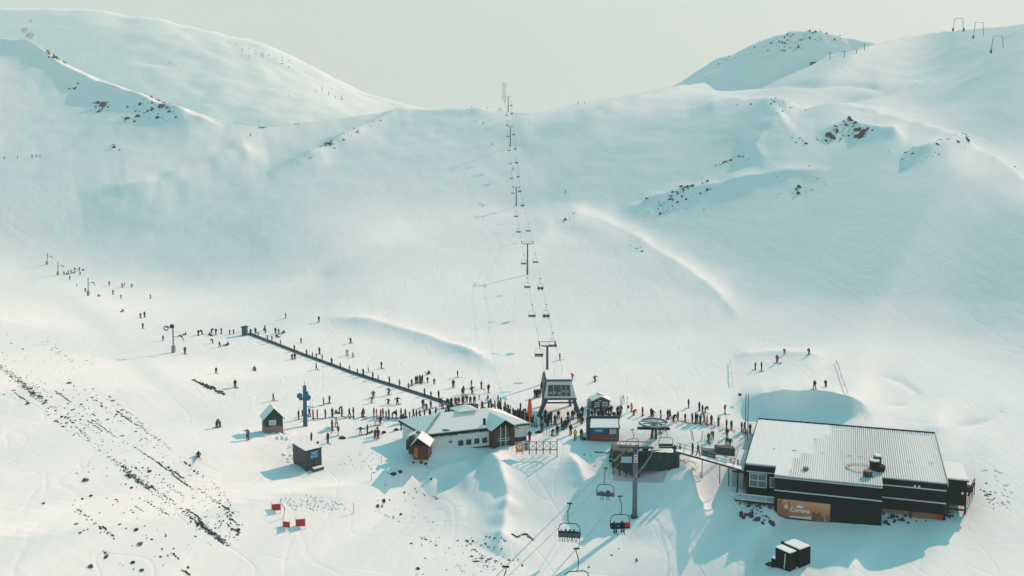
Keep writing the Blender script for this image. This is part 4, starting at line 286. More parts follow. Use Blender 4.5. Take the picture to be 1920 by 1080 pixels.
-25 -3 -5 -4 -3 -3 -3 -2 -2 -1 -3 -3 -4 -5 -7 -8 -9 -10 -11 -14 -13 -14 -16 -16 -16 -16 -14 -10 -5 0 8 17 26 29 33 30 27 20 13 4 2 -1 1 -2 -2 -13 -21 -32 -33 -33 -20 -11 7 18 29 33 34 24 15 6 4 -1 2 -1 3 0 0 -4 0 -2 -1 -3 1 0 3 2 -1 -6 -6 -11 -10 -13 -9 -9 8 16 14 9 8 4 3 1 0 -3 -4 -6 -3 -1 5 5 4 2 -2 -5 -1 -1 2 -2 2 -1 -1 -5 6 -3 0 -2 4 -3 -1 -10 -4 -5 13 3 3 -5 0 -6 2 -7 0 -8 4 -3 5 -1 5 -2 4 -3 2 -8 -2 -8 0 -5 0 -4 4 -5 2 -5 1 -4 0 -4 0 -3 0 -3 1 -3 1 -2 2 -2 2 0 2 0 3 1 2 -1 3 -1 0 0 0 -1 0
-32 -4 -3 -3 -2 -3 -2 -4 -3 -6 -5 -7 -9 -9 -10 -12 -12 -12 -13 -12 -11 -13 -10 -11 -8 -7 -2 5 10 17 21 22 23 25 24 20 13 6 2 1 -1 -1 -6 -13 -24 -30 -33 -29 -21 -6 7 22 29 35 32 24 10 5 0 1 1 2 -1 1 -2 0 -2 0 -2 0 -1 1 -1 3 1 1 -6 -8 -13 -12 -12 -6 -2 2 3 18 15 10 5 3 2 0 -2 -4 -7 -5 -3 4 5 5 3 0 -4 -2 -1 2 -2 1 0 2 -3 -2 -1 3 -5 4 0 2 -9 -5 -11 8 7 8 -5 -2 -5 1 -6 1 -7 2 -4 5 -2 5 -1 4 -2 3 -5 -1 -10 -1 -6 0 -3 3 -4 2 -4 0 -5 1 -5 1 -4 0 -3 0 -3 2 -3 2 -2 3 -1 2 1 2 0 2 1 2 -1 2 0 0 -1 -1 -1
-39 -2 -3 -2 -4 -4 -5 -7 -8 -9 -11 -10 -11 -12 -12 -10 -11 -10 -9 -8 -8 -4 -5 -2 -1 3 5 12 17 21 24 21 22 19 14 9 4 1 0 -3 -7 -16 -26 -31 -31 -28 -18 -5 11 22 33 34 32 20 11 2 0 -3 3 1 3 -2 1 -3 0 -4 -1 -3 1 -1 2 1 4 2 1 -6 -9 -14 -13 -13 -8 -1 7 8 8 11 14 7 5 1 1 -1 -3 -7 -7 -5 2 4 6 2 2 -1 -1 -2 2 -2 -1 -2 4 1 3 -8 1 -2 2 1 4 -6 -5 -12 -1 7 14 -3 -2 -6 0 -5 1 -7 1 -4 4 -2 5 -2 5 -3 4 -4 1 -8 -2 -7 0 -5 2 -2 3 -4 0 -4 0 -5 1 -5 1 -4 1 -3 1 -3 2 -2 2 -1 2 0 2 0 4 0 2 0 2 0 0 -1 0 0 -1
-43 -4 -3 -7 -6 -8 -11 -11 -12 -11 -11 -13 -11 -11 -8 -9 -6 -5 -4 -3 0 -1 3 3 7 9 12 16 19 20 22 19 16 11 6 1 -1 -4 -9 -17 -26 -32 -30 -26 -16 -2 11 24 31 36 30 21 9 3 -3 -3 -1 3 1 4 -1 1 -3 -1 -4 0 -3 0 -2 2 2 4 1 1 -4 -10 -15 -14 -12 -7 -2 6 10 13 9 8 7 7 3 1 -2 -1 -7 -8 -5 0 2 6 2 2 -1 1 -2 3 -1 -2 -6 2 3 8 0 -6 -7 5 0 4 -3 -2 -10 -7 -5 21 4 0 -9 -1 -5 2 -7 1 -4 3 -2 5 -3 5 -3 4 -4 2 -6 -1 -10 0 -5 2 -3 5 -4 0 -5 1 -5 0 -4 0 -4 1 -3 1 -3 1 -2 2 -1 2 0 2 1 3 -1 3 0 3 0 0 0 0 -1 -1 -1
-52 -6 -10 -9 -12 -13 -14 -12 -13 -11 -12 -8 -9 -6 -6 -2 -2 0 1 3 3 6 6 10 11 14 15 19 18 20 17 12 6 3 -2 -5 -11 -17 -27 -33 -30 -23 -14 0 13 25 32 33 30 19 10 1 -1 -2 -2 -1 1 2 4 0 1 -3 -1 -3 -1 -3 -1 -1 2 0 4 2 1 -5 -9 -16 -13 -12 -7 -2 5 8 12 12 13 4 4 3 1 -1 -1 -6 -7 -6 -2 2 6 3 1 -1 2 -2 3 -1 0 -9 -4 3 9 8 2 -10 -4 1 6 0 0 -10 -6 -12 7 20 4 -10 -2 -6 2 -7 2 -6 3 -3 4 -3 5 -2 4 -3 1 -6 1 -8 -2 -5 2 -3 4 -4 2 -5 0 -6 1 -5 1 -4 0 -3 0 -3 2 -3 2 -1 2 -1 3 0 2 0 4 0 2 0 2 -1 0 0 -1 -1 0
-74 -15 -14 -14 -14 -17 -11 -12 -7 -8 -5 -7 -3 -2 1 2 5 3 5 5 9 6 12 11 16 17 20 18 19 12 8 1 -1 -7 -13 -21 -28 -32 -28 -19 -11 2 14 26 31 32 28 19 8 3 -2 -1 -2 -2 -1 1 3 3 1 0 -2 -1 -4 -1 -3 0 0 1 0 3 2 0 -4 -9 -16 -13 -13 -6 -2 4 7 12 11 12 7 4 0 3 0 0 -5 -7 -8 -4 2 5 4 3 0 0 -2 2 0 1 -8 -7 -1 10 9 6 -2 -2 -7 3 3 2 -8 -5 -13 -4 7 27 -8 -5 -8 1 -5 1 -6 3 -3 4 -3 4 -3 5 -3 3 -6 -1 -8 0 -6 3 -3 4 -3 2 -7 0 -5 0 -5 1 -5 1 -4 0 -3 1 -3 3 -2 1 -1 3 -1 4 0 3 0 3 1 2 -1 1 -1 -1 -1 0 -2
-125 -19 -18 -18 -15 -12 -5 -1 -1 2 0 2 2 4 5 8 7 8 5 10 8 14 12 19 16 21 18 15 6 2 -5 -7 -18 -24 -30 -29 -26 -15 -7 6 17 26 31 29 25 16 8 2 0 -1 -2 -1 -1 -1 0 2 3 2 0 -1 -2 -3 -1 -3 0 -1 1 0 3 2 0 -4 -10 -15 -12 -13 -6 -2 2 7 11 10 11 7 6 0 2 0 0 -4 -7 -9 -4 1 5 6 4 0 -1 -2 1 0 1 -5 -7 -3 11 8 5 -1 2 -1 1 -3 2 -5 -4 -12 -8 -5 21 16 -7 -11 0 -4 1 -6 2 -3 4 -3 3 -2 4 -3 4 -6 0 -10 -2 -5 5 -4 4 -2 4 -6 0 -7 0 -5 1 -5 0 -5 1 -3 1 -3 1 -2 2 -1 2 -1 4 -1 4 0 3 0 2 1 1 -1 0 -1 0 -2 0
-205 -23 -22 -17 -13 -9 11 12 16 12 14 11 11 9 12 10 10 8 12 8 15 15 21 19 18 9 8 -2 -4 -13 -19 -29 -30 -30 -21 -13 1 10 21 25 27 25 22 15 9 4 0 -1 -1 -1 -1 -1 -2 0 2 3 2 1 -1 -1 -3 -2 -2 -1 -1 0 1 3 1 0 -5 -10 -13 -13 -13 -5 -3 2 6 10 10 10 7 6 0 2 0 1 -3 -7 -9 -6 -1 6 6 5 1 0 -2 0 -1 1 -4 -5 -4 10 12 7 -4 -1 0 6 -3 0 -4 -3 -13 -10 -10 7 17 10 -11 -1 -3 2 -6 3 -4 4 -4 4 -3 3 -2 5 -4 2 -9 -4 -11 2 -1 5 -2 5 -4 0 -6 0 -6 0 -5 0 -4 1 -4 0 -3 1 -2 1 -1 2 0 3 -1 4 -1 4 0 3 1 1 0 0 -1 -1 -2 0 -2
-297 -27 -26 -21 -15 -1 22 32 30 32 27 28 22 22 16 16 13 14 11 15 14 21 13 12 4 -2 -13 -20 -28 -29 -31 -24 -18 -4 6 18 22 26 23 22 16 13 8 6 1 0 0 -1 -1 -2 0 -2 1 1 2 2 2 -1 0 -4 -2 -2 -1 -1 1 1 2 1 -1 -5 -10 -13 -13 -11 -5 -3 2 5 8 8 9 8 6 2 3 -1 1 -5 -6 -10 -5 -1 6 6 6 3 1 -2 -1 -2 0 -5 -4 -3 8 12 11 0 1 -4 3 0 0 -5 -2 -10 -9 -13 1 8 23 -12 -6 -7 1 -4 3 -2 7 -1 5 -5 4 -3 4 -4 3 -7 -3 -12 -3 -6 9 1 5 -3 3 -6 -1 -5 0 -5 -1 -4 0 -4 0 -3 1 -3 2 -2 2 0 2 0 4 -1 4 0 3 0 2 0 1 -1 -1 -1 -1 -1 -1
-358 -31 -28 -25 -16 -3 23 27 31 31 34 29 33 29 31 28 32 28 27 20 15 7 4 -8 -15 -26 -27 -39 -27 -20 -6 2 18 22 28 25 23 13 12 5 8 6 6 1 1 0 -2 0 -1 -1 -2 0 0 2 3 2 0 0 -4 -2 -2 -1 -1 1 0 2 0 0 -5 -10 -13 -13 -10 -5 -3 2 5 7 9 9 7 6 2 2 -1 0 -4 -6 -9 -6 -2 4 6 8 4 1 -1 -1 -2 -1 -7 -5 -3 5 10 13 4 4 -2 3 0 1 -5 -2 -8 -9 -13 -4 2 21 10 -15 -14 1 -5 -1 -8 5 2 7 -1 5 -1 6 -4 4 -6 -1 -9 -3 -11 3 1 7 -1 4 -4 0 -5 0 -6 0 -4 0 -5 0 -3 1 -4 2 -2 2 -1 2 0 3 0 4 0 3 0 3 -1 2 0 -1 -2 -1 -1 -1 -1
-381 -10 -9 -4 1 9 12 14 11 13 11 14 10 12 6 9 3 9 7 9 4 3 -1 3 3 9 4 6 11 21 23 31 28 26 15 10 2 4 1 7 6 6 2 1 -1 -2 -1 -1 -1 -1 0 1 2 2 2 1 -1 -3 -2 -2 -2 0 0 1 2 0 -1 -7 -9 -13 -12 -10 -5 -3 3 5 7 9 9 8 5 2 2 -2 -1 -3 -6 -8 -7 -2 2 6 8 5 2 -1 -1 -2 -1 -5 -5 -5 2 5 11 7 5 -1 4 2 4 -2 -1 -9 -7 -13 -6 -4 13 17 7 -28 -4 -5 2 -7 5 1 7 -3 1 -6 7 0 7 -5 1 -8 -3 -9 0 -5 6 0 6 -3 2 -5 0 -5 1 -6 -1 -4 0 -4 1 -4 2 -2 1 -1 2 0 4 0 2 1 3 0 2 1 2 0 0 -1 -1 -2 -1 -1 0
-336 44 49 49 47 35 -3 -21 -23 -25 -18 -15 -9 -9 -4 -8 -3 -5 0 -2 2 -2 5 5 17 20 29 33 32 23 20 12 8 0 1 -3 2 2 8 6 6 1 1 -2 0 -2 0 -1 -1 0 0 0 3 3 2 -1 -2 -3 -3 -1 -1 0 2 1 0 -1 -7 -10 -13 -12 -9 -4 -2 3 5 7 9 10 7 4 2 1 -2 0 -4 -5 -8 -6 -3 1 5 8 5 3 0 -1 -3 -1 -2 -3 -5 1 1 6 5 7 1 3 1 5 2 2 -8 -5 -13 -8 -7 6 10 23 -10 -22 -10 -2 -9 5 4 12 0 1 -6 4 0 7 -3 3 -9 -2 -9 0 -6 2 -2 6 -2 4 -4 1 -5 1 -6 1 -5 -1 -4 1 -4 1 -3 2 -1 2 0 3 -1 3 2 2 0 3 1 1 1 0 -1 -1 -2 0 -1 -1 -1
-245 48 50 48 43 32 0 0 -2 1 -2 0 -1 1 -2 1 -3 2 -2 2 -3 2 -2 2 -7 -7 -14 4 -1 3 1 1 -3 0 -3 3 3 7 6 6 2 1 -2 0 -3 0 -1 -1 0 0 0 3 2 3 -1 -2 -2 -3 -1 -2 1 1 1 1 -2 -8 -10 -12 -12 -8 -5 -1 2 6 8 10 9 6 5 1 1 -2 -1 -4 -4 -8 -5 -4 0 3 7 6 6 0 -2 -4 0 -1 -1 -3 -1 1 5 3 6 2 3 0 3 2 3 -4 -2 -12 -8 -9 1 4 19 10 -16 -26 -2 -6 3 1 11 -2 -3 -8 2 5 14 0 4 -8 -1 -10 0 -7 2 -3 4 -2 4 -3 2 -4 2 -6 0 -5 0 -5 0 -4 1 -3 2 -2 2 0 3 -1 4 1 2 1 3 0 1 0 0 -1 -1 -1 0 -1 1 0 0
-120 29 28 23 15 6 -1 -1 2 -3 2 -2 1 -1 1 -2 2 -3 2 -2 2 -2 1 -8 -6 -11 -3 0 2 -2 2 -3 0 -3 3 2 8 6 6 1 1 -2 -1 -2 0 -1 0 -1 0 0 3 2 3 -1 -1 -2 -3 -2 -1 1 1 1 0 -4 -7 -10 -12 -12 -8 -4 0 3 6 9 9 8 6 5 0 1 -1 -1 -3 -5 -8 -5 -4 -1 2 7 6 6 0 -1 -4 0 -1 2 -3 -2 1 3 3 6 3 3 1 2 1 3 -2 -1 -9 -7 -11 -2 0 11 16 5 -30 -17 -4 2 1 10 0 -2 -11 0 0 17 5 6 -6 -1 -10 -2 -7 2 -4 4 -2 4 -2 3 -5 2 -6 1 -5 0 -5 0 -4 0 -3 2 -2 2 -1 3 -1 5 0 2 1 3 0 2 0 0 -2 0 -1 0 0 0 -1 0 0
-57 16 12 8 1 1 -2 1 -2 3 -3 2 -2 1 -1 1 -1 1 -2 1 -2 1 -8 -5 -10 -1 -3 3 -3 2 -5 0 -3 4 3 8 5 7 0 2 -3 0 -2 0 -2 1 -2 1 -1 2 2 4 0 0 -3 -3 -3 0 -1 1 2 0 -3 -8 -11 -13 -11 -7 -3 0 3 7 9 8 9 6 4 0 1 -1 -2 -3 -4 -7 -5 -5 -1 2 5 5 5 1 0 -4 0 0 2 -1 -1 -3 3 4 5 4 5 1 1 1 3 -1 0 -7 -6 -11 -5 -4 7 11 17 -11 -25 -19 5 0 9 -1 4 -14 -2 -1 9 13 8 -6 0 -10 -2 -8 0 -3 5 -2 4 -3 3 -4 3 -5 1 -5 0 -6 0 -5 1 -3 1 -3 2 -1 4 -1 4 -1 4 1 3 0 2 0 1 -1 0 -2 -1 -1 1 0 1 0 0
-30 6 4 0 1 -1 1 -2 1 -2 2 -2 2 -2 2 -2 1 -2 2 -3 1 -7 -5 -9 -1 -5 3 -4 2 -5 0 -2 4 4 8 5 6 0 2 -2 0 -3 -1 -2 2 -2 1 -1 2 2 3 1 0 -3 -2 -2 -2 -1 2 2 -1 -3 -9 -11 -13 -10 -7 -3 0 5 8 8 9 9 4 4 1 0 -2 -1 -3 -4 -7 -5 -5 -1 0 5 5 5 2 0 -3 -1 0 2 0 -1 -3 1 3 6 5 5 1 3 0 2 0 2 -4 -5 -12 -6 -6 4 6 16 7 -18 -26 -4 -2 7 7 7 -9 -6 -7 9 2 14 -4 -2 -10 -2 -8 0 -6 4 0 6 -3 3 -3 2 -5 1 -4 0 -6 0 -5 1 -5 1 -3 3 -1 2 0 3 0 4 0 4 0 2 1 1 -1 1 -1 -1 -2 1 -1 1 0 0 0
-22 2 0 1 -1 1 -1 1 -2 2 -3 3 -3 2 -3 3 -3 3 -4 2 -7 -4 -8 -2 -5 1 -4 1 -5 2 -2 5 3 8 5 7 -1 2 -3 -1 -2 0 -2 1 -2 2 -1 2 1 3 2 0 -2 -3 -3 -2 0 1 1 0 -3 -9 -12 -13 -10 -7 -2 2 6 7 9 9 7 4 4 0 0 -1 0 -3 -5 -6 -5 -5 -2 1 4 3 6 2 1 -2 -2 -1 2 -1 -1 -3 -1 3 8 4 6 3 3 -1 3 0 3 -2 -5 -10 -6 -9 0 3 13 12 0 -27 -9 -1 1 1 11 -2 -4 -6 5 -1 9 -1 -5 -10 -4 -9 -1 -6 4 0 6 0 3 -3 1 -3 1 -4 0 -6 0 -5 -1 -4 1 -3 2 -2 3 0 3 1 3 1 3 0 3 0 1 0 1 -2 0 -2 1 -1 1 -1 0 0 1
-19 0 1 -2 2 -2 1 -1 1 -3 3 -3 2 -2 2 -3 3 -3 2 -6 -4 -9 -2 -6 0 -4 2 -4 1 -2 5 4 10 3 6 -1 2 -3 0 -3 0 -2 2 -2 1 -2 2 1 3 2 1 -2 -2 -3 -1 -1 1 1 -2 -7 -10 -12 -12 -9 -5 -1 3 7 8 9 9 7 4 3 -1 0 -1 -1 -3 -3 -5 -6 -6 -1 0 3 4 5 2 2 -2 -1 -1 1 -1 1 -4 -2 1 6 5 8 2 4 0 3 0 3 -1 -1 -8 -8 -10 -3 0 10 10 12 -16 -20 -6 10 2 8 -3 -4 -11 1 0 6 4 -1 -13 -6 -10 -3 -6 3 1 7 2 5 -3 1 -4 1 -4 0 -5 0 -5 -1 -4 -1 -3 2 -2 3 -1 4 0 3 1 3 1 3 0 2 0 1 -1 1 -2 -1 -1 0 0 1 -1 0 0
-19 1 -2 2 -2 2 -2 1 -2 2 -3 2 -1 1 -2 2 -2 1 -5 -4 -9 -3 -7 1 -4 1 -4 3 0 5 4 8 3 6 -2 2 -3 0 -2 0 -3 2 -2 2 -2 2 0 3 3 1 -2 -2 -4 0 -2 1 0 -3 -5 -10 -13 -13 -10 -7 -4 2 5 7 11 11 9 7 6 0 2 -2 -1 -4 -3 -7 -4 -5 0 -1 4 3 4 2 1 -1 0 -2 0 0 0 -3 0 -2 4 6 7 3 5 0 3 -1 2 1 2 -6 -7 -11 -6 -3 7 7 14 0 -17 -20 4 7 9 1 -3 -11 -5 -1 7 1 8 -12 -8 -12 -4 -7 1 0 7 2 7 -1 2 -6 2 -5 1 -5 0 -6 0 -5 0 -4 2 -3 3 0 3 0 3 1 4 0 3 0 2 0 1 0 1 -2 -1 0 -1 0 0 -1 2 0 0
-18 -1 1 -2 2 -2 2 -3 2 -2 2 -2 1 -2 2 -2 1 -4 -4 -10 -3 -7 0 -5 2 -2 4 -1 7 3 8 2 4 -1 2 -3 1 -3 -1 -1 1 -2 1 -1 2 0 4 1 1 -1 -1 -3 -1 -2 1 -2 -2 -7 -11 -13 -12 -11 -7 -2 2 6 9 12 12 10 7 4 -1 1 -3 -1 -4 -3 -6 -3 -5 -1 -1 3 2 4 2 2 0 0 -2 0 -1 0 -1 -1 -1 2 4 7 3 5 1 3 0 3 0 2 -4 -6 -10 -7 -4 5 4 13 2 -6 -21 -5 5 10 1 2 -12 -4 -5 7 1 7 -2 -8 -15 -5 -9 1 -2 6 3 7 0 2 -5 2 -5 1 -5 0 -6 0 -6 0 -5 2 -3 3 -1 3 0 4 1 4 0 3 0 2 0 2 0 0 -2 1 -1 -1 -1 1 -1 1 -1 0 0
-19 0 0 1 -2 1 -2 3 -3 1 -2 2 -2 3 -4 0 -6 -4 -9 -3 -6 0 -3 3 -1 4 0 6 2 8 1 5 -2 2 -2 0 -3 0 -2 1 -2 1 -1 2 0 3 1 2 0 -1 -3 -2 -2 0 -2 -2 -8 -10 -13 -12 -12 -7 -1 3 8 12 14 13 9 5 2 -2 -1 -3 -1 -3 -3 -4 -5 -5 -2 0 2 3 3 2 2 1 0 -2 0 -2 1 -1 -1 -1 1 3 5 4 6 1 4 0 2 0 3 -1 -4 -9 -9 -6 1 3 11 5 2 -15 -13 -1 10 2 4 -7 -4 -8 5 1 7 -3 -3 -17 -7 -8 2 -3 6 3 7 2 4 -3 1 -5 0 -5 0 -5 -2 -5 -1 -6 0 -4 2 -1 4 -1 5 0 3 1 3 1 2 0 2 -1 1 -1 1 -2 0 -1 0 -1 1 -1 0 1 0
-18 -1 0 0 1 -2 2 -2 2 -3 2 -2 1 -3 0 -6 -4 -9 -4 -5 0 -2 3 -1 4 1 6 2 6 1 5 -2 3 -4 1 -3 0 -2 1 -2 2 -2 2 -1 4 1 2 0 -1 -2 -2 -2 0 -3 -3 -9 -11 -12 -13 -11 -6 0 4 10 14 14 13 8 4 1 -3 -2 -2 -2 -3 -2 -4 -5 -3 -2 -1 1 2 2 3 3 0 0 -1 -1 -1 1 -2 0 0 1 1 4 4 4 2 4 1 2 0 3 0 -1 -6 -9 -8 -2 -1 8 6 7 -6 -11 -12 5 5 6 -5 -2 -9 2 -1 8 -1 1 -12 -11 -10 0 -3 5 2 7 2 5 -2 1 -4 0 -5 1 -6 -2 -5 -2 -5 0 -3 1 -2 3 -1 4 0 4 1 2 1 2 1 2 -1 1 -1 0 -1 0 -1 0 -1 0 0 1 -1 0 -1
-19 1 -1 0 -1 2 -2 1 -2 3 -3 1 -2 -2 -6 -4 -8 -3 -5 1 -2 2 0 4 0 6 2 6 1 4 -1 2 -3 1 -4 1 -3 1 -2 1 -1 3 -1 3 1 2 0 0 -2 -2 -2 -1 -3 -4 -10 -10 -13 -13 -9 -6 0 6 10 15 15 13 8 3 -1 -3 -2 -2 -2 -2 -3 -4 -4 -4 -2 -2 1 2 3 2 3 0 1 -1 -1 -1 0 -1 0 0 0 0 3 3 5 4 3 2 1 1 2 0 2 -4 -7 -9 -5 -3 6 5 8 -1 -5 -15 -3 4 7 -2 1 -8 -2 -2 6 0 3 -8 -8 -14 -2 -4 4 1 7 3 7 -1 3 -5 -1 -5 0 -7 -1 -6 -2 -5 0 -4 1 -2 3 0 4 0 4 0 3 1 2 1 1 0 1 0 0 -1 0 -2 0 -1 1 -1 0 0 0 0 1
-18 -1 1 -1 0 -1 2 -2 2 -3 2 -4 -1 -6 -3 -7 -3 -6 1 -3 3 0 3 1 6 1 6 1 4 -1 1 -2 0 -2 0 -3 2 -3 2 -2 2 -1 4 1 2 0 0 -2 -1 -3 -1 -4 -5 -10 -10 -14 -11 -10 -5 2 7 11 16 15 13 8 1 -1 -3 -3 -3 -2 -2 -2 -4 -4 -4 -2 -2 1 1 2 3 3 0 1 0 0 -2 0 -2 0 1 0 0 3 1 4 3 4 3 2 1 1 1 2 -2 -4 -9 -7 -5 3 3 8 3 -1 -10 -7 -4 7 1 2 -6 -1 -5 3 2 3 -5 -4 -13 -7 -5 3 0 7 2 6 1 4 -4 1 -6 -1 -6 -1 -7 -2 -5 -1 -4 1 -2 2 0 3 1 4 0 3 1 3 0 2 0 1 0 0 -1 0 -1 0 -1 0 -1 1 -1 0 1 -1 -1
-19 0 0 0 0 1 -2 2 -2 1 -4 0 -7 -3 -7 -3 -5 1 -3 3 -1 4 1 5 1 7 1 4 -1 1 -2 0 -3 0 -2 1 -3 2 -2 3 -1 3 0 3 0 1 -2 -1 -3 -2 -5 -5 -11 -11 -13 -11 -9 -3 1 8 13 17 15 12 7 0 -1 -4 -3 -2 -2 -1 -3 -4 -3 -4 -3 -1 0 1 2 3 1 2 1 0 -1 -2 0 -1 0 0 0 0 3 1 4 2 4 2 3 0 2 1 2 1 -2 -7 -8 -7 0 0 8 4 3 -6 -7 -9 3 3 4 -4 -1 -6 2 0 3 -2 -2 -10 -8 -8 2 -1 5 1 7 3 4 -2 1 -6 -1 -7 -2 -6 -1 -6 -1 -5 0 -1 1 -1 4 1 3 1 4 1 2 0 3 -1 2 -1 1 -1 1 -1 -1 -1 0 -1 0 0 1 -1 0 0 1
-18 0 -1 0 0 -1 1 -1 1 -3 -2 -7 -3 -7 -2 -4 0 -3 3 -1 5 1 5 1 6 1 4 -1 1 -2 0 -3 1 -3 1 -3 2 -2 3 -1 3 0 3 0 1 -2 0 -3 -3 -5 -7 -11 -11 -13 -11 -8 -3 2 10 13 17 15 13 6 0 -2 -4 -2 -2 -3 -1 -4 -3 -4 -3 -3 -1 -1 1 2 3 1 2 1 1 -1 -1 0 -2 0 0 0 1 1 0 3 2 4 3 3 1 3 0 2 0 1 -5 -7 -7 -4 -2 6 4 5 -2 -5 -9 -2 1 5 -2 0 -5 0 -2 4 -1 -1 -8 -6 -10 -1 -2 4 2 7 2 5 -1 2 -5 -1 -7 -2 -6 -3 -6 -2 -4 0 -2 1 0 3 1 3 2 3 0 3 1 2 0 2 -1 1 -1 1 -1 0 -1 0 -1 0 0 0 -1 1 -1 0 0
-19 -1 0 1 0 0 0 -1 -3 -2 -5 -4 -6 -2 -5 0 -2 3 0 4 0 5 2 6 1 3 -1 2 -2 0 -3 0 -3 1 -3 2 -1 2 -1 2 1 3 0 1 -2 0 -3 -3 -6 -7 -12 -12 -13 -10 -8 -2 4 10 14 17 16 11 5 1 -3 -2 -3 -2 -3 -1 -4 -3 -3 -4 -3 -2 0 0 2 2 2 2 2 0 -1 0 -1 -2 1 -1 0 1 1 1 2 1 3 3 3 2 2 1 1 1 3 -3 -4 -9 -6 -3 3 3 6 1 -2 -7 -6 -2 4 1 1 -5 -1 -3 3 0 1 -6 -5 -10 -3 -4 3 2 5 2 7 0 3 -4 -1 -7 -2 -7 -3 -6 -3 -4 0 -2 1 -1 3 1 3 2 3 1 3 0 3 0 1 0 1 0 1 -2 0 -1 0 -1 0 0 0 -1 1 -1 1 0 0
-19 0 1 -1 0 0 -1 -3 -3 -5 -4 -6 -2 -4 1 -2 3 0 3 1 6 1 5 1 4 -1 2 -4 1 -3 0 -3 1 -2 2 -2 1 0 2 1 2 1 2 -2 0 -3 -4 -7 -8 -13 -11 -13 -10 -7 -1 5 10 15 17 16 10 6 0 -3 -2 -3 -2 -3 -2 -3 -3 -3 -4 -2 -3 0 0 2 2 2 2 1 0 0 0 -2 0 -1 -1 1 0 1 1 2 1 3 2 3 2 3 1 1 1 2 -1 -2 -7 -6 -6 0 2 6 2 2 -6 -6 -5 1 2 2 -3 -1 -3 2 -1 2 -5 -3 -9 -4 -6 1 1 5 2 7 1 4 -3 -1 -6 -3 -7 -3 -7 -3 -4 0 -4 2 0 3 0 4 1 3 1 3 1 2 0 1 0 1 0 1 -1 1 -1 0 -1 0 -1 0 0 0 -1 1 -1 0 0
-19 1 -1 1 -1 -1 -4 -2 -6 -4 -5 -2 -4 1 -2 3 0 4 1 6 1 5 1 4 -1 1 -3 1 -4 0 -3 1 -2 1 -2 3 -1 2 1 2 1 2 -2 0 -3 -5 -7 -9 -13 -12 -13 -9 -7 1 5 12 15 17 15 10 5 0 -2 -2 -2 -3 -2 -2 -3 -4 -3 -4 -3 -2 0 0 1 2 2 2 1 1 0 -1 -1 0 -2 0 1 -1 2 1 0 2 2 1 3 2 3 2 1 1 2 0 1 -5 -6 -8 -2 -1 5 3 4 -3 -4 -7 -1 0 2 -1 0 -3 0 -1 2 -3 -2 -8 -5 -6 -1 0 5 1 6 2 5 -1 1 -6 -4 -7 -4 -7 -3 -5 -1 -3 2 -1 3 1 3 1 3 2 2 1 2 1 1 1 1 -1 1 -1 1 -1 0 -1 0 -1 1 -1 -1 0 1 -1 1 0 0
-19 0 0 -1 -1 -3 -3 -6 -3 -6 -2 -2 1 -2 3 0 4 1 6 1 5 2 3 -1 1 -3 -1 -3 0 -2 1 -2 1 -2 2 -2 3 0 3 1 2 -1 0 -4 -5 -8 -10 -13 -12 -13 -10 -5 2 5 14 15 17 15 9 4 1 -2 -1 -3 -2 -3 -2 -4 -3 -3 -4 -3 -2 -1 0 1 2 2 1 2 1 0 0 0 -2 -1 0 0 -1 2 0 2 1 1 2 3 1 3 2 2 1 1 1 2 -3 -5 -8 -4 -3 3 3 5 0 -3 -6 -3 -3 3 0 1 -4 0 -1 1 -1 -2 -6 -5 -7 -2 -2 4 1 5 3 6 1 2 -6 -4 -7 -5 -8 -3 -5 -1 -3 1 -1 3 1 3 2 3 1 2 2 2 0 2 0 1 0 1 -1 1 -1 0 -1 0 0 0 -1 0 0 0 -1 1 -1 0 0
-18 0 -1 -2 -3 -5 -5 -3 -5 -1 -3 1 -1 3 0 4 2 4 2 5 0 4 -1 1 -3 0 -3 0 -3 0 -2 1 -1 2 -1 2 0 3 1 2 -1 0 -4 -5 -9 -11 -14 -13 -13 -9 -3 2 7 14 16 17 14 9 4 0 -2 -1 -2 -2 -3 -2 -4 -3 -4 -3 -3 -2 -1 0 1 1 2 2 2 0 1 0 -1 -2 0 0 -1 0 1 0 2 0 2 1 2 2 3 2 2 1 2 0 2 0 -2 -7 -6 -6 1 2 5 2 0 -5 -5 -4 1 0 3 -3 -1 -2 1 -1 0 -5 -4 -8 -2 -4 3 1 4 3 5 2 5 -4 -4 -7 -6 -8 -4 -7 -2 -2 1 -1 4 1 2 2 3 1 4 0 2 0 2 0 1 0 1 0 1 -1 0 0 0 -1 0 -1 0 0 0 0 0 -1 1 0 0
-17 -2 -2 -4 -5 -5 -3 -5 -1 -2 1 0 2 1 4 2 4 3 3 1 4 -2 2 -3 0 -3 -1 -3 1 -2 1 -1 1 -1 2 1 2 1 2 0 0 -5 -6 -10 -12 -14 -13 -12 -9 -4 4 9 16 17 16 13 8 2 1 -1 -1 -2 -2 -2 -3 -3 -4 -3 -4 -3 -2 -1 0 0 1 3 1 1 1 1 0 -1 -1 0 0 -2 1 1 0 1 1 2 0 2 1 2 2 3 2 1 0 2 0 0 -4 -7 -6 -1 -1 5 3 2 -3 -4 -5 -2 0 2 -1 -1 -1 0 -1 0 -4 -3 -7 -3 -5 1 0 4 3 5 3 4 0 -2 -8 -7 -9 -5 -7 -2 -3 0 0 4 0 4 2 3 1 3 0 3 0 2 0 1 0 1 0 1 -1 0 0 0 -1 1 -2 1 -1 0 0 -1 0 1 -1 1 0
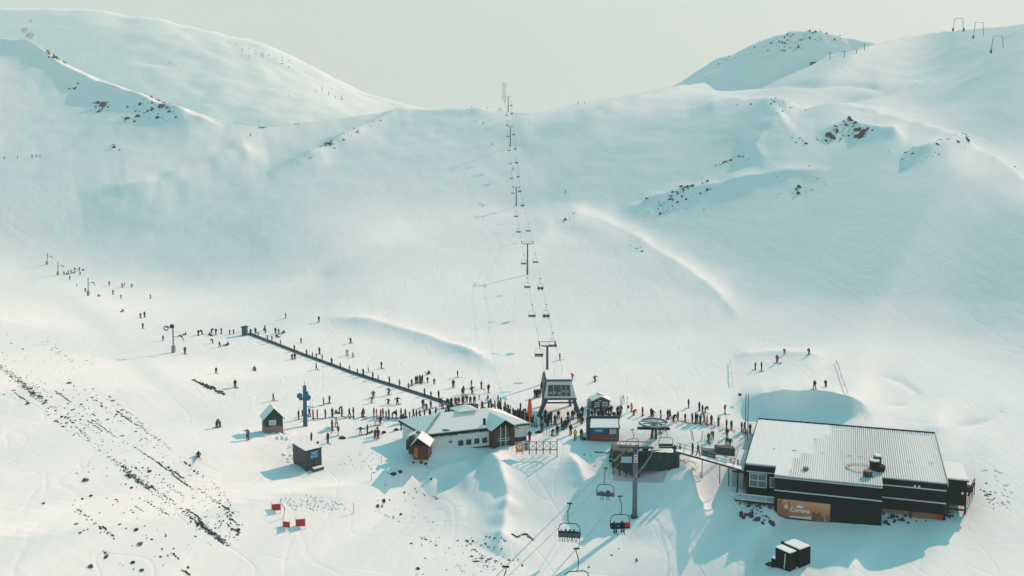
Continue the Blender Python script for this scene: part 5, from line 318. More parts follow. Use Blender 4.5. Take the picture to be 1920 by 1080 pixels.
-20 -2 -5 -4 -5 -3 -4 -1 -2 2 0 2 2 3 3 3 2 4 2 2 -1 1 -2 -1 -3 -1 -3 1 -2 1 -1 1 -1 2 0 2 2 3 -1 0 -6 -6 -11 -13 -14 -13 -13 -8 -3 4 12 17 17 16 13 6 2 1 -1 0 -1 -2 -3 -3 -3 -4 -3 -4 -3 -2 -2 0 0 2 2 1 2 1 1 0 -1 0 -1 -1 -1 1 0 0 1 1 2 0 2 0 2 2 3 1 2 1 2 0 2 -2 -6 -6 -6 -1 3 3 3 0 -3 -6 -3 -1 2 0 0 -2 0 -1 0 -2 -3 -7 -4 -5 -1 0 4 2 4 3 5 2 2 -8 -8 -10 -7 -7 -3 -3 1 0 3 1 4 0 4 1 3 1 2 0 2 0 2 0 1 0 0 0 0 0 0 -1 0 -1 1 -1 0 -1 0 1 0 -1 1 -1 0
-23 -5 -5 -5 -3 -2 -1 -1 1 0 4 1 3 3 3 3 3 1 2 0 1 -2 -2 -2 -2 -2 0 -2 1 -1 1 -1 2 0 3 1 3 -1 0 -6 -7 -12 -14 -14 -14 -12 -6 -2 5 12 18 18 17 11 5 2 -1 0 -1 0 -1 -2 -3 -3 -4 -4 -4 -3 -2 -2 0 0 2 1 1 2 1 1 0 0 -1 -1 0 -1 0 -1 1 1 1 2 0 1 0 3 2 2 1 2 2 1 0 2 0 -2 -7 -7 -3 0 3 4 2 -2 -4 -4 -3 0 0 1 -1 0 -2 0 -1 -3 -5 -4 -5 -3 0 2 2 4 3 4 3 3 -2 -7 -13 -9 -8 -5 -2 1 0 2 2 3 2 4 1 2 1 2 1 2 0 1 0 1 0 1 0 0 0 0 -1 0 0 0 -1 0 0 0 0 -1 0 0 0 1 0
-30 -5 -3 -3 -2 -1 -1 2 1 3 1 3 2 4 2 3 2 2 -1 0 -2 -1 -2 -1 -2 -1 -1 0 -1 1 -1 2 0 2 1 4 0 -1 -6 -8 -13 -15 -15 -13 -10 -3 0 7 13 17 18 15 9 4 0 0 0 0 0 -1 -2 -3 -3 -4 -4 -4 -3 -3 -1 -1 1 1 1 2 2 1 0 1 0 -1 -1 -1 -1 0 0 1 0 1 2 0 1 0 2 1 2 2 2 2 1 1 1 0 0 -3 -7 -6 -2 1 4 3 1 -3 -4 -5 -1 0 2 -1 -1 -1 0 -1 -2 -3 -4 -6 -4 -1 0 2 4 3 4 4 4 0 -4 -13 -11 -11 -5 -3 -1 1 3 3 3 2 3 1 3 1 2 0 2 0 1 1 1 0 1 -1 1 0 0 0 0 -1 0 -1 0 0 -1 0 0 0 0 0 0 0 0
-36 -3 -3 -1 -1 0 2 1 3 2 2 3 3 2 3 1 2 -1 1 -1 -2 -2 -2 -2 0 -2 0 0 1 -1 1 0 2 2 3 0 -1 -6 -10 -15 -15 -15 -11 -8 -2 3 11 14 18 17 11 6 2 0 0 0 1 -1 0 -2 -3 -2 -5 -4 -4 -3 -3 -2 -1 1 1 1 2 1 2 0 1 0 -1 -1 0 0 -1 0 0 0 2 0 1 1 0 1 2 2 2 1 2 2 0 1 1 0 1 -6 -7 -5 0 2 4 3 -2 -3 -6 -2 -1 1 0 1 -1 -1 -1 -1 -2 -5 -6 -4 -3 0 2 3 3 4 3 4 0 -4 -13 -12 -10 -5 -4 1 2 3 3 3 3 3 1 2 1 2 1 1 0 2 0 1 0 1 0 1 0 -1 0 0 0 0 -1 0 0 -1 1 0 -1 0 0 1 -1 0 0
-41 -1 -1 0 1 1 2 2 2 2 4 2 2 2 1 2 0 0 -1 -2 -1 -2 -2 -1 -2 1 -1 1 -1 1 1 2 1 2 1 -1 -7 -10 -16 -16 -15 -11 -6 -1 6 10 14 17 15 13 5 2 -1 1 0 0 0 0 -1 -2 -3 -4 -4 -5 -4 -3 -1 0 0 1 1 2 1 2 0 1 0 -1 -1 0 -1 -1 0 0 1 1 0 1 1 0 1 2 1 1 2 2 2 0 1 0 1 1 0 -7 -7 -3 0 4 3 1 -1 -5 -4 -2 0 1 1 -1 -2 -1 0 -1 -4 -4 -6 -3 -2 1 2 4 3 4 3 2 -1 -9 -16 -13 -8 -3 2 2 4 3 2 4 1 2 2 2 1 1 1 1 1 1 1 0 1 0 0 0 0 1 0 -1 -1 1 0 -1 0 0 -1 0 0 0 0 -1 1 0 0
-41 -1 1 0 2 2 2 2 3 2 2 2 3 0 2 0 0 -1 -2 -1 -2 -2 -1 -2 1 -1 1 -1 1 1 1 1 3 1 0 -6 -12 -17 -16 -16 -9 -7 2 6 11 14 15 14 12 6 1 0 1 -1 1 0 0 0 -1 -3 -4 -5 -4 -4 -3 -1 -2 0 1 1 2 1 2 0 1 0 0 -1 0 -1 -1 0 0 1 0 1 0 2 0 1 0 1 2 2 1 2 1 2 0 -1 1 1 0 -8 -8 -1 2 4 3 0 -4 -4 -3 -2 0 2 0 -1 -1 0 -2 -2 -4 -5 -4 -3 0 2 2 4 3 3 2 2 -4 -9 -18 -13 -6 1 2 5 2 5 3 2 1 3 0 2 0 2 1 1 0 1 0 2 -1 1 0 0 0 0 0 0 0 -1 -1 1 -1 0 -1 0 0 1 0 0 0 0 0
"""
k = np.array(DEPTH_STEPS.split(), dtype=np.int64).reshape(QH, QW); k = np.cumsum(np.cumsum(k, axis=1), axis=0)
LOGD = QLO+(QHI-QLO)*k/16383.0
U0, U1, VB = -480., 2400., 1280.
SKX = [-500, 0, 100, 200, 330, 480, 600, 720, 950, 1000, 1100, 1270, 1400, 1600, 1720, 1920, 2400]
SKY = [40, 68, 110, 158, 205, 245, 225, 211, 207, 214, 193, 160, 142, 93, 64, 44, 10]
_xs = np.arange(-700, 2700, 10.); _ys = np.interp(_xs, SKX, SKY)
_k = np.exp(-(np.arange(-9, 10)/4.)**2); _k /= _k.sum(); _ys = np.convolve(np.pad(_ys, 9, mode='edge'), _k, 'valid')
def ridge_v(u): return np.interp(u, _xs, _ys)
def cub(a, b, c, d, t): return b+.5*t*(c-a+t*(2*a-5*b+4*c-d+t*(3*(b-c)+d-a)))
def upsample(q, W2, H2):
    x = np.linspace(0, q.shape[1]-1, W2)[None, :].repeat(H2, 0); y = np.linspace(0, q.shape[0]-1, H2)[:, None].repeat(W2, 1)
    i = np.minimum(x.astype(int), q.shape[1]-2); j = np.minimum(y.astype(int), q.shape[0]-2); fx = x-i; fy = y-j
    g = lambda a, b: q[np.clip(a, 0, q.shape[0]-1), np.clip(b, 0, q.shape[1]-1)]
    r = [cub(g(j+k, i-1), g(j+k, i), g(j+k, i+1), g(j+k, i+2), fx) for k in (-1, 0, 1, 2)]
    return cub(*r, fy)
def vnoise(x, y, seed):
    xi = np.floor(x).astype(np.int64); yi = np.floor(y).astype(np.int64); fx = x-xi; fy = y-yi
    fx = fx*fx*(3-2*fx); fy = fy*fy*(3-2*fy)
    def h(a, b):
        n = (a*374761393+b*668265263+seed*974634777) & 0xffffffff; n = ((n ^ (n >> 13))*1274126177) & 0xffffffff
        return ((n ^ (n >> 16)) & 0xffff)/32767.5-1
    return (h(xi, yi)*(1-fx)+h(xi+1, yi)*fx)*(1-fy)+(h(xi, yi+1)*(1-fx)+h(xi+1, yi+1)*fx)*fy
def fbm(x, y, seed, octv=4):
    s = 0; a = 1.
    for o in range(octv): s = s+a*vnoise(x*2**o+o*17.3, y*2**o-o*9.1, seed+o); a *= .5
    return s
GW, GH = 181*4-3, 118*4-3
Q = upsample(LOGD, GW, GH)
GU = np.linspace(U0, U1, GW)[None].repeat(GH, 0); GV = ridge_v(GU)+(VB-ridge_v(GU))*np.linspace(0, 1, GH)[:, None]
aa = (GU-960)/FPX; bb = (GV-CY)/FPX; D = np.exp(Q)
GX = aa*D; GY = (math.cos(PITCH)-bb*math.sin(PITCH))*D; GZ = CAMH+(-math.sin(PITCH)-bb*math.cos(PITCH))*D
far = np.clip((D-230)/350, 0, 1)
GZ = GZ+fbm(GX/60, GY/60, 3, 4)*far*1.0+fbm(GX/14+GY/30, GY/40, 11, 3)*(.03+.17*far)+fbm(GX/3.5, GY/6, 5, 2)*.02
def crest(line, A, wa, wb):   # sharp wind crest: height A, width above / below the line
    best = np.full(GU.shape, 1e9); side = np.zeros(GU.shape); tt = np.zeros(GU.shape); n = len(line)-1
    for i, ((x0, y0), (x1, y1)) in enumerate(zip(line[:-1], line[1:])):
        dx, dy = x1-x0, y1-y0; t = np.clip(((GU-x0)*dx+(GV-y0)*dy)/(dx*dx+dy*dy), 0, 1); ex = GU-x0-t*dx; ey = GV-y0-t*dy
        d = np.hypot(ex, ey); m = d < best; best = np.where(m, d, best); side = np.where(m, dx*ey-dy*ex, side); tt = np.where(m, (i+t)/n, tt)
    w = np.where(side*np.sign(line[-1][0]-line[0][0]) > 0, wb, wa); fade = np.clip(np.minimum(tt, 1-tt)*6, 0, 1)
    prof = np.exp(-(np.sqrt(best*best+2.0)-1.41)/w); wob = 1+.25*vnoise(GU/30, GV/20, 77)
    return A*prof*fade*wob
for ln, A_, wa, wb in (([(1040, 412), (1075, 404), (1120, 415), (1180, 440), (1240, 480), (1300, 517), (1350, 560), (1390, 600)], 1.7, 32, 15),
      ([(500, 325), (600, 288), (690, 242), (745, 215), (850, 214), (960, 213)], 5.0, 9, 16),
      ([(1490, 207), (1560, 212), (1640, 222), (1720, 248), (1800, 284), (1870, 322), (1940, 360)], 6.0, 10, 14),
      ([(1290, 210), (1380, 198), (1450, 196), (1500, 206)], 4.0, 9, 14), ([(1000, 222), (1100, 208), (1200, 192), (1300, 186), (1400, 190)], 3.0, 8, 14),
      ([(1500, 204), (1560, 190), (1640, 176), (1690, 168)], -3.0, 5, 5), ([(1180, 178), (1270, 168), (1420, 160), (1560, 156), (1630, 159), (1665, 168)], -3.0, 4, 5),
      ([(1590, 218), (1660, 226), (1740, 246)], -2.5, 4, 4), ([(1530, 250), (1590, 240), (1650, 256), (1700, 268)], 4.0, 12, 9), ([(1690, 300), (1760, 288), (1830, 294)], 4, 10, 9),
      ([(605, 597), (700, 606), (790, 631), (860, 656), (930, 680)], 1.1, 12, 7), ([(0, 78), (60, 92), (120, 132), (200, 172), (330, 215), (420, 240)], 6, 9, 20),
      ([(1160, 400), (1260, 368), (1400, 340), (1560, 318)], 2.5, 20, 14), ([(1640, 700), (1690, 715), (1722, 737), (1700, 757), (1650, 762)], -.35, 4, 4), ([(1790, 800), (1860, 786), (1885, 765)], -.4, 5, 5),
      ([(1375, 668), (1450, 664), (1545, 668)], .8, 9, 6), ([(1390, 757), (1440, 750), (1500, 748), (1560, 752), (1610, 768), (1640, 782)], 1.6, 22, 7),
      ([(150, 380), (300, 350), (420, 300), (500, 280)], 4, 30, 26), ([(1400, 300), (1440, 250), (1470, 215)], 4, 20, 24), ([(905, 852), (935, 880), (952, 940), (945, 1000), (930, 1040)], 1.5, 26, 30), ([(1285, 862), (1292, 900), (1300, 950), (1335, 1000)], 1.6, 24, 28), ([(1058, 850), (1085, 885), (1105, 940), (1100, 1000)], 1.0, 18, 24), ([(790, 905), (840, 880), (890, 872)], .8, 18, 18)):
    GZ = GZ+crest(ln, A_, wa, wb)
def at(u, v):
    x = (u-U0)/(U1-U0)*(GW-1); rv = float(ridge_v(u)); y = (v-rv)/(VB-rv)*(GH-1)
    x = min(max(x, 0), GW-1.001); y = min(max(y, 0), GH-1.001); i = int(x); j = int(y); fx = x-i; fy = y-j
    def g(A): return float((A[j, i]*(1-fx)+A[j, i+1]*fx)*(1-fy)+(A[j+1, i]*(1-fx)+A[j+1, i+1]*fx)*fy)
    return Vector((g(GX), g(GY), g(GZ)))
def sheet(name, X, Y, Z, m, label, kind='structure'):
    h, w = X.shape; me = bpy.data.meshes.new(name); n = h*w
    me.vertices.add(n); me.vertices.foreach_set('co', np.stack([X, Y, Z], -1).reshape(-1).astype(np.float32))
    idx = np.arange(n).reshape(h, w); q = np.stack([idx[:-1, :-1], idx[1:, :-1], idx[1:, 1:], idx[:-1, 1:]], -1).reshape(-1)
    nf = q.size//4; me.loops.add(q.size); me.loops.foreach_set('vertex_index', q.astype(np.int32))
    me.polygons.add(nf); me.polygons.foreach_set('loop_start', np.arange(0, nf*4, 4, dtype=np.int32))
    me.polygons.foreach_set('use_smooth', np.ones(nf, bool)); me.update(calc_edges=True); me.validate()
    me.materials.append(m); o = bpy.data.objects.new(name, me); C.objects.link(o); tag(o, label, None, None, kind); return o
# rows that fall away behind the ridge line
nb = 14; t = (np.arange(nb, 0, -1)/nb)[:, None]; dirx = GX[0]/np.hypot(GX[0], GY[0]); diry = GY[0]/np.hypot(GX[0], GY[0])
BX = GX[0]+dirx*t*380; BY = GY[0]+diry*t*380; BZ = GZ[0]-(t**1.6)*230*(t > 0)
sheet('snow_ground', np.vstack([BX, GX]), np.vstack([BY, GY]), np.vstack([BZ, GZ]), SNOW, 'snow covered valley floor and mountain slopes')
def back_hill(name, xs, ys, d0, d1, vb, label, amp, n=150, rows=70, seed=1):
    u = np.linspace(xs[0], xs[-1], n); sv = np.interp(u, xs, ys); kk = np.exp(-(np.arange(-3, 4)/1.6)**2); kk /= kk.sum()
    sv = np.convolve(np.pad(sv, 3, mode='edge'), kk, 'valid'); w = np.linspace(0, 1, rows)[:, None]
    V = sv+(vb-sv)*w; U = u[None].repeat(rows, 0); Dp = d0+(d1-d0)*w**.8*np.ones_like(U)
    a = (U-960)/FPX; b = (V-CY)/FPX
    X = a*Dp; Y = (math.cos(PITCH)-b*math.sin(PITCH))*Dp; Z = CAMH+(-math.sin(PITCH)-b*math.cos(PITCH))*Dp
    Z = Z+fbm(X/45, Y/45, seed, 5)*amp+fbm(X/260, Y/260, seed+50, 3)*amp*2.2
    t = (np.arange(8, 0, -1)/8)[:, None]; BX = X[0]+0*t; BY = Y[0]+t*300; BZ = Z[0]-t**1.3*260
    sheet(name, np.vstack([BX, X]), np.vstack([BY, Y]), np.vstack([BZ, Z]), SNOW, label); return (X, Y, Z, U, V)
PEAK = back_hill('hill', [1130, 1265, 1310, 1345, 1400, 1430, 1462, 1490, 1520, 1560, 1600, 1660, 1760, 1900], [215, 165, 138, 118, 100, 84, 70, 74, 76, 82, 88, 93, 100, 110], 800, 700, 230, 'small rocky snow peak behind the ridge', 4, seed=9)
BACK = back_hill('mountain', [-700, -300, 0, 150, 300, 420, 500, 560, 620, 690, 760, 860, 980, 1150], [-20, 0, 14, 12, 34, 62, 84, 112, 146, 178, 196, 212, 225, 240], 3000, 2300, 275, 'misty snow mountain behind the valley', 4, seed=21)
def at_sheet(S, u, v):
    X, Y, Z, U, V = S; j = int(np.argmin(np.abs(U[0]-u))); i = int(np.argmin(np.abs(V[:, j]-v)))
    return Vector((float(X[i, j]), float(Y[i, j]), float(Z[i, j])))

# ------------------------------------------------------------------ haze
hz = MB().box(-3600, 3200, -80, 3700, -300, 860).build('haze', bpy.data.materials.new('haze_air'))
hm = hz.data.materials[0]; hm.use_nodes = True; hm.node_tree.nodes.clear()
ho = N(hm.node_tree, 'ShaderNodeOutputMaterial'); hv = N(hm.node_tree, 'ShaderNodeVolumePrincipled')
hv.inputs['Color'].default_value = (.78, .93, .92, 1); hv.inputs['Density'].default_value = .00023; hv.inputs['Anisotropy'].default_value = 0
hm.node_tree.links.new(hv.outputs[0], ho.inputs['Volume']); tag(hz, 'pale mountain haze filling the valley', None, None, 'stuff')

# ------------------------------------------------------------------ big dark hall with ribbed roof
O = pt(1452, 893, 115); EZ = 7.4
F = Frame(O, -16, 67); root = empty('mountain_hall', (O.x, O.y, O.z-EZ))
tag(root, 'big dark hall with snowy ribbed roof and an orange drink billboard', 'building')
RS = .078
def rz(y): return EZ+RS*y
B = F.MB
def roofslab(x0, x1, y0, y1, lo, hi):
    b = B(); b.hexa([(x0, y0, rz(y0)+lo), (x1, y0, rz(y0)+lo), (x1, y1, rz(y1)+lo), (x0, y1, rz(y1)+lo),
                     (x0, y0, rz(y0)+hi), (x1, y0, rz(y0)+hi), (x1, y1, rz(y1)+hi), (x0, y1, rz(y1)+hi)]); return b
YB = 21.5; XR = 23.0; XL = -4.4; XM = 14.5
wall = B(); wall.box(.05, XM, .35, 14, -2, EZ-.02); wall.build('wall', DK, root)
wall = B(); wall.box(XM+.02, XR-.15, 3.1, YB-.4, 3.1, rz(3)-.04); wall.build('wall', DK, root)
wall = B(); wall.box(XL+.2, .03, 3.2, YB-.4, 2.9, rz(3)-.04); wall.build('wall', DK, root)
for a in ((.0, XM, 0), (XM+.003, XR, 2.9), (XL, -.003, 3.0)):
    rf = roofslab(a[0], a[1], a[2], YB, 0, .12).build('roof', PNL, root)
    rb = B(); x = a[0]+.1
    while x < a[1]-.1:
        if x > 1.5 or a[0] > 1:
            rb.hexa([(x-.05, a[2]-.05, rz(a[2])+.12), (x+.05, a[2]-.05, rz(a[2])+.12), (x+.05, YB-1.2, rz(YB-1.2)+.12), (x-.05, YB-1.2, rz(YB-1.2)+.12),
                     (x-.035, a[2]-.05, rz(a[2])+.195), (x+.035, a[2]-.05, rz(a[2])+.195), (x+.035, YB-1.2, rz(YB-1.2)+.20), (x-.035, YB-1.2, rz(YB-1.2)+.20)])
        x += .31
    if rb.v: tag(rb.build('roof_rib', mat('pale_rib', (.62, .65, .65), .8, spec=.05), rf), kind='stuff')
    # snow lies between the ribs, thinner towards the eave
    sn = B(); n = max(2, int((a[1]-a[0])/.31)); x0 = a[0]
    for k in range(n):
        xa = a[0]+k*(a[1]-a[0])/n; xb = xa+(a[1]-a[0])/n
        for j in range(10):
            ya = a[2]+.1+(YB-a[2]-.2)*j/10; yb = a[2]+.1+(YB-a[2]-.2)*(j+1)/10
            def sm(y): t_ = max(0., min(1., max((1.9+.30*y+.5*math.sin(y*.9)+.4*math.sin(y*2.3+1)-xa)/1.6, (y-YB+1.6)/1.0))); return t_*t_*(3-2*t_)
            def hh(y): return .165+.012*math.sin(k*1.7+y*.8)+.0012*(y-a[2])*(1-sm(y))+(.27-.165)*sm(y)
            h = hh(ya); hb = hh(yb); g = 0 if min(h, hb) > .2 else .05
            sn.hexa([(xa+g, ya, rz(ya)+.121), (xb-g, ya, rz(ya)+.121), (xb-g, yb, rz(yb)+.121), (xa+g, yb, rz(yb)+.121),
                     (xa+g, ya, rz(ya)+h), (xb-g, ya, rz(ya)+h), (xb-g, yb, rz(yb)+hb), (xa+g, yb, rz(yb)+hb)])
    tag(sn.build('roof_snow', SNOWP, rf), kind='stuff')
f_ = B(); f_.box(XL, XR, YB, YB+.15, rz(YB)-.3, rz(YB)+.42); f_.build('ridge_cap', BLK, root)
for x in (XL-.12, XR):
    f_ = B(); f_.hexa([(x, 2.9, rz(2.9)-.3), (x+.12, 2.9, rz(2.9)-.3), (x+.12, YB, rz(YB)-.3), (x, YB, rz(YB)-.3), (x, 2.9, rz(2.9)+.3), (x+.12, 2.9, rz(2.9)+.3), (x+.12, YB, rz(YB)+.3), (x, YB, rz(YB)+.3)])
    f_.build('rake_board', BLK if x < 0 else PNL, root)
for x0, x1, y, z in ((0, XM, .22, EZ-.22), (0, XM, .22, EZ-2.15), (XM+.02, XR-.1, 2.97, EZ-.75), (XM+.02, XR-.1, 2.97, EZ-2.6), (XL+.15, 0, 3.07, EZ-.75)):
    B().box(x0, x1, y, y+.12, z-.07, z+.07).build('trim_strip', WHT, root)
lap = B()
rl = random.Random(3)
x = -1.
while x < XR-.5:
    w = rl.uniform(.15, .9)
    if rl.random() < .6: lap.hexa([(x, 9.2, rz(9.2)+.30), (x+w, 9.2, rz(9.2)+.30), (x+w, 9.3, rz(9.3)+.30), (x, 9.3, rz(9.3)+.30), (x, 9.2, rz(9.2)+.33), (x+w, 9.2, rz(9.2)+.33), (x+w, 9.3, rz(9.3)+.33), (x, 9.3, rz(9.3)+.33)])
    x += w+rl.uniform(.1, .9)
tag(lap.build('roof_lap', PNL, root), kind='stuff')
# left bay windows
def window(frame_fn, x0, x1, y, z0, z1, nx, nz, parent, glass=GRG, fr=WHT, bw=.12):
    w = MB(frame_fn); xs = [x0+(x1-x0)*i/nx for i in range(nx+1)]; zs = [z0+(z1-z0)*i/nz for i in range(nz+1)]
    for i, xx in enumerate(xs): w.box(xx-bw/2, xx+bw/2, y-.06, y+.06, z0-bw/2, z1+bw/2)
    for zz in zs:
        for i in range(nx): w.box(xs[i]+bw/2, xs[i+1]-bw/2, y-.05, y+.05, zz-bw/2, zz+bw/2)
    o = w.build('window', fr, parent)
    for i in range(nx):
        for j in range(nz): MB(frame_fn).box(xs[i]+bw/2, xs[i+1]-bw/2, y+.0, y+.03, zs[j]+bw/2, zs[j+1]-bw/2).build('pane', glass, o)
    return o
window(F, -3.75, -1.35, 3.13, EZ-3.05, EZ-1.0, 2, 2, root)
window(F, -.8, -.08, 3.13, EZ-2.9, EZ-1.35, 1, 1, root)
# deck under the left bay
B().box(-5.6, -.05, 1.0, 3.2, 2.7, 2.88).build('deck', BLK, root)
B().box(-5.5, -.1, 1.1, 3.1, 2.885, 3.02).build('deck_snow', SNOWP, root)
r_ = B(); r_.bar((-5.6, 1.0, 3.85), (-.02, 1.0, 3.85), .1, .16); 
for i in range(6): r_.bar((-5.55+i*1.09, 1.0, 2.88), (-5.55+i*1.09, 1.0, 3.78), .07)
r_.build('deck_rail', WHT, root)
r_ = B(); r_.bar((-5.6, 1.0, 3.85), (-5.6, 3.2, 4.4), .1, .14); r_.build('stair_rail', WHT, root)
for x, zb in ((-5.3, 2.7), (-2.6, 2.7)):
    B().bar((x+.3, 1.5, -2.6), (x+.3, 1.5, zb), .18).build('stilt', BLK, root)
    B().bar((x+.3, 1.5, 1.0), (x-.5 if x < -4 else x-1.3, 1.5, zb), .12).build('brace', BLK, root)
B().bar((-5.5, 3.0, -2), (-5.5, 3.0, 8.2), .2).build('stilt', BLK, root)
# billboard (flat print on a board)
bb_ = B(); bb_.box(.45, 7.75, .2, .34, 1.35, 4.1); board = bb_.build('billboard', mat('billboard_frame', (.05, .04, .03), .6), root)
bm_ = bpy.data.materials.new('billboard_print'); bm_.use_nodes = True; t_ = bm_.node_tree; p_ = t_.nodes['Principled BSDF']
p_.inputs['Roughness'].default_value = .5
g1 = N(t_, 'ShaderNodeTexCoord'); g2 = N(t_, 'ShaderNodeSeparateXYZ'); g3 = N(t_, 'ShaderNodeValToRGB'); g4 = N(t_, 'ShaderNodeTexNoise'); g4.inputs['Scale'].default_value = 4
g5 = N(t_, 'ShaderNodeMath', operation='MULTIPLY_ADD'); g5.inputs[1].default_value = .25
t_.links.new(g1.outputs['Generated'], g2.inputs[0]); t_.links.new(g1.outputs['Generated'], g4.inputs[0]); t_.links.new(g4.outputs[0], g5.inputs[0]); t_.links.new(g2.outputs[2], g5.inputs[2])
t_.links.new(g5.outputs[0], g3.inputs[0]); t_.links.new(g3.outputs[0], p_.inputs['Base Color'])
g3.color_ramp.elements[0].position = .1; g3.color_ramp.elements[0].color = (.36, .11, .045, 1); g3.color_ramp.elements[1].position = 1; g3.color_ramp.elements[1].color = (.70, .28, .12, 1)
e_ = g3.color_ramp.elements.new(.55); e_.color = (.58, .19, .08, 1)
B().box(.52, 7.68, .185, .198, 1.42, 4.03).build('print', bm_, board)
def flat_shape(pts, y, m, name, par):
    b = B(); n = len(pts); b.poly([(p[0], y, p[1]) for p in pts]); return b.build(name, m, par)
sil = mat('print_brown', (.36, .13, .07), .6); sil2 = mat('print_dark_brown', (.24, .07, .045), .6); sndp = mat('print_sand', (.75, .55, .42), .6); wpr = mat('print_white', (.85, .85, .80), .5)
flat_shape([(1.5, 1.425), (7.6, 1.425), (7.6, 1.6), (5.6, 2.0), (3.8, 1.75), (2, 1.7)], .181, sndp, 'print_beach', board)
flat_shape([(.6, 1.45), (2.15, 1.45), (2.2, 1.75), (1.95, 2.0), (2.05, 2.6), (2.25, 3.05), (2.2, 3.5), (2.3, 3.8), (2.05, 3.9), (1.95, 3.4), (1.75, 3.3), (1.5, 3.45), (1.25, 3.2), (1.1, 3.55), (1.2, 3.95), (.62, 3.95), (.6, 2.6), (.85, 2.2)], .177, sil, 'print_figures', board)
flat_shape([(1.5, 2.7), (1.9, 2.65), (2.0, 3.1), (1.8, 3.35), (1.5, 3.3), (1.4, 3.0)], .173, sndp, 'print_face', board)
flat_shape([(5.2, 1.45), (7.0, 1.45), (6.85, 1.9), (6.55, 2.2), (6.5, 2.6), (6.2, 2.72), (6.05, 2.45), (5.8, 2.35), (5.7, 2.6), (5.4, 2.6), (5.25, 2.2)], .177, sil2, 'print_friends', board)
flat_shape([(7.1, 1.45), (7.62, 1.45), (7.62, 2.6), (7.4, 2.5), (7.2, 2.0)], .177, sil, 'print_arm', board)
cr = B()
for q in ([(3.15, 3.02), (4.0, 3.0), (4.0, 3.12), (3.15, 3.14)], [(3.1, 3.17), (3.35, 3.17), (3.25, 3.42)], [(3.35, 3.17), (3.75, 3.17), (3.57, 3.5)], [(3.78, 3.17), (4.05, 3.16), (3.92, 3.4)]):
    cr.poly([(a, .173, b) for a, b in q])
cr.build('print_crown', wpr, board)
def text_obj(txt, size, mtx, m, name, parent, bold=.0):
    cu = bpy.data.curves.new('t', 'FONT'); cu.body = txt; cu.size = size; cu.extrude = .004; cu.offset = bold; cu.align_x = 'CENTER'; cu.align_y = 'CENTER'; cu.resolution_u = 3
    o = bpy.data.objects.new('t', cu); C.objects.link(o); bpy.context.view_layer.update()
    me = bpy.data.meshes.new_from_object(o.evaluated_get(bpy.context.evaluated_depsgraph_get())); bpy.data.objects.remove(o)
    me.transform(mtx); me.materials.clear(); me.materials.append(m)
    r = bpy.data.objects.new(name, me); C.objects.link(r); r.parent = parent; return r
def face_mtx(fr, x, y, z):   # text plane standing on a frame's front face
    e1 = fr.e1; up = Vector((0, 0, 1)); n = e1.cross(up); o = fr(Vector((x, y, z)))
    return Matrix(((e1.x, up.x, n.x, o.x), (e1.y, up.y, n.y, o.y), (e1.z, up.z, n.z, o.z), (0, 0, 0, 1)))
text_obj('Corona', .86, face_mtx(F, 3.6, .165, 2.62), wpr, 'lettering', board, .018)
# right section underside: warm soffit board, posts
B().box(XM+.02, XM+3.9, 3.3, 3.5, 2.7, 3.06).build('soffit_board', WOOD, root)
B().box(XM+4.1, XR-.9, 3.6, 3.8, 1.7, 2.95).build('soffit_board', WOOD, root)
B().box(XR-1.0, XR-.35, 3.5, 3.62, 1.8, 2.9).build('notice_board', RED, root)
B().box(XM+.05, XR-.5, 6.5, 12, -2, 3.1).build('recess_wall', DK, root)
for x in (XM+3.95, XR-.25): B().bar((x, 3.4, -2.2), (x, 3.4, 3.1), .2).build('stilt', DK, root)
for x, z in ((XM+4.2, 6.75), (XM+4.75, 6.75), (XM+11.3-3.6+2.6, 6.35)): B().box(x, x+.28, 3.02, 3.09, z, z+.28).build('wall_lamp', WHT, root)
# roof vent wreck with snow cap and melt ring
vx, vy = 11.2, 4.3
v_ = B(); v_.box(vx+1.7, vx+3.1, vy+.4, vy+1.9, rz(vy)+.1, rz(vy)+1.5); v_.box(vx+2.2, vx+3.3, vy+1.5, vy+2.6, rz(vy)+.2, rz(vy)+1.9); v_.prism([(vx+3+.8*math.cos(a*.785), vy+.9+.8*math.sin(a*.785)) for a in range(8)], rz(vy), rz(vy)+1.0)
vo = v_.build('roof_vent', BLK, root)
v_ = B(); v_.prism([(vx+1.4+.65*math.cos(a*.785+.3), vy-1.5+.6*math.sin(a*.785+.3)) for a in range(8)], rz(vy)+.1, rz(vy)+.85); v_.build('vent_cowl', mat('plum_metal', (.05, .03, .04), .6), root)
v_ = B(); v_.prism([(vx+2.35+.7*math.cos(a*.785), vy+1.1+.6*math.sin(a*.785)) for a in range(8)], rz(vy)+1.5, rz(vy)+1.72); v_.prism([(vx+2.8+.5*math.cos(a*.785), vy+2.1+.5*math.sin(a*.785)) for a in range(8)], rz(vy)+1.9, rz(vy)+2.15); v_.build('vent_snow', SNOWP, vo)
v_ = B()
for k in range(9):
    a0 = R(60+k*26); a1 = R(60+(k+1)*26)
    for r0, r1 in ((1.25, 1.5),):
        q = [(vx+.6+r0*1.5*math.cos(a0), vy+.9+r0*math.sin(a0)), (vx+.6+r1*1.5*math.cos(a0), vy+.9+r1*math.sin(a0)), (vx+.6+r1*1.5*math.cos(a1), vy+.9+r1*math.sin(a1)), (vx+.6+r0*1.5*math.cos(a1), vy+.9+r0*math.sin(a1))]
        v_.poly([(a, b, rz(b)+.31) for a, b in q])
v_.build('melt_ring', PNL, root)
v_ = B(); v_.prism([(4.2+.35*math.cos(a*.9)*(1+.4*(a % 2)), 2.9+.35*math.sin(a*.9)*(1+.3*(a % 3))) for a in range(7)], rz(3)+.2, rz(3)+.5); v_.build('roof_debris', DST, root)
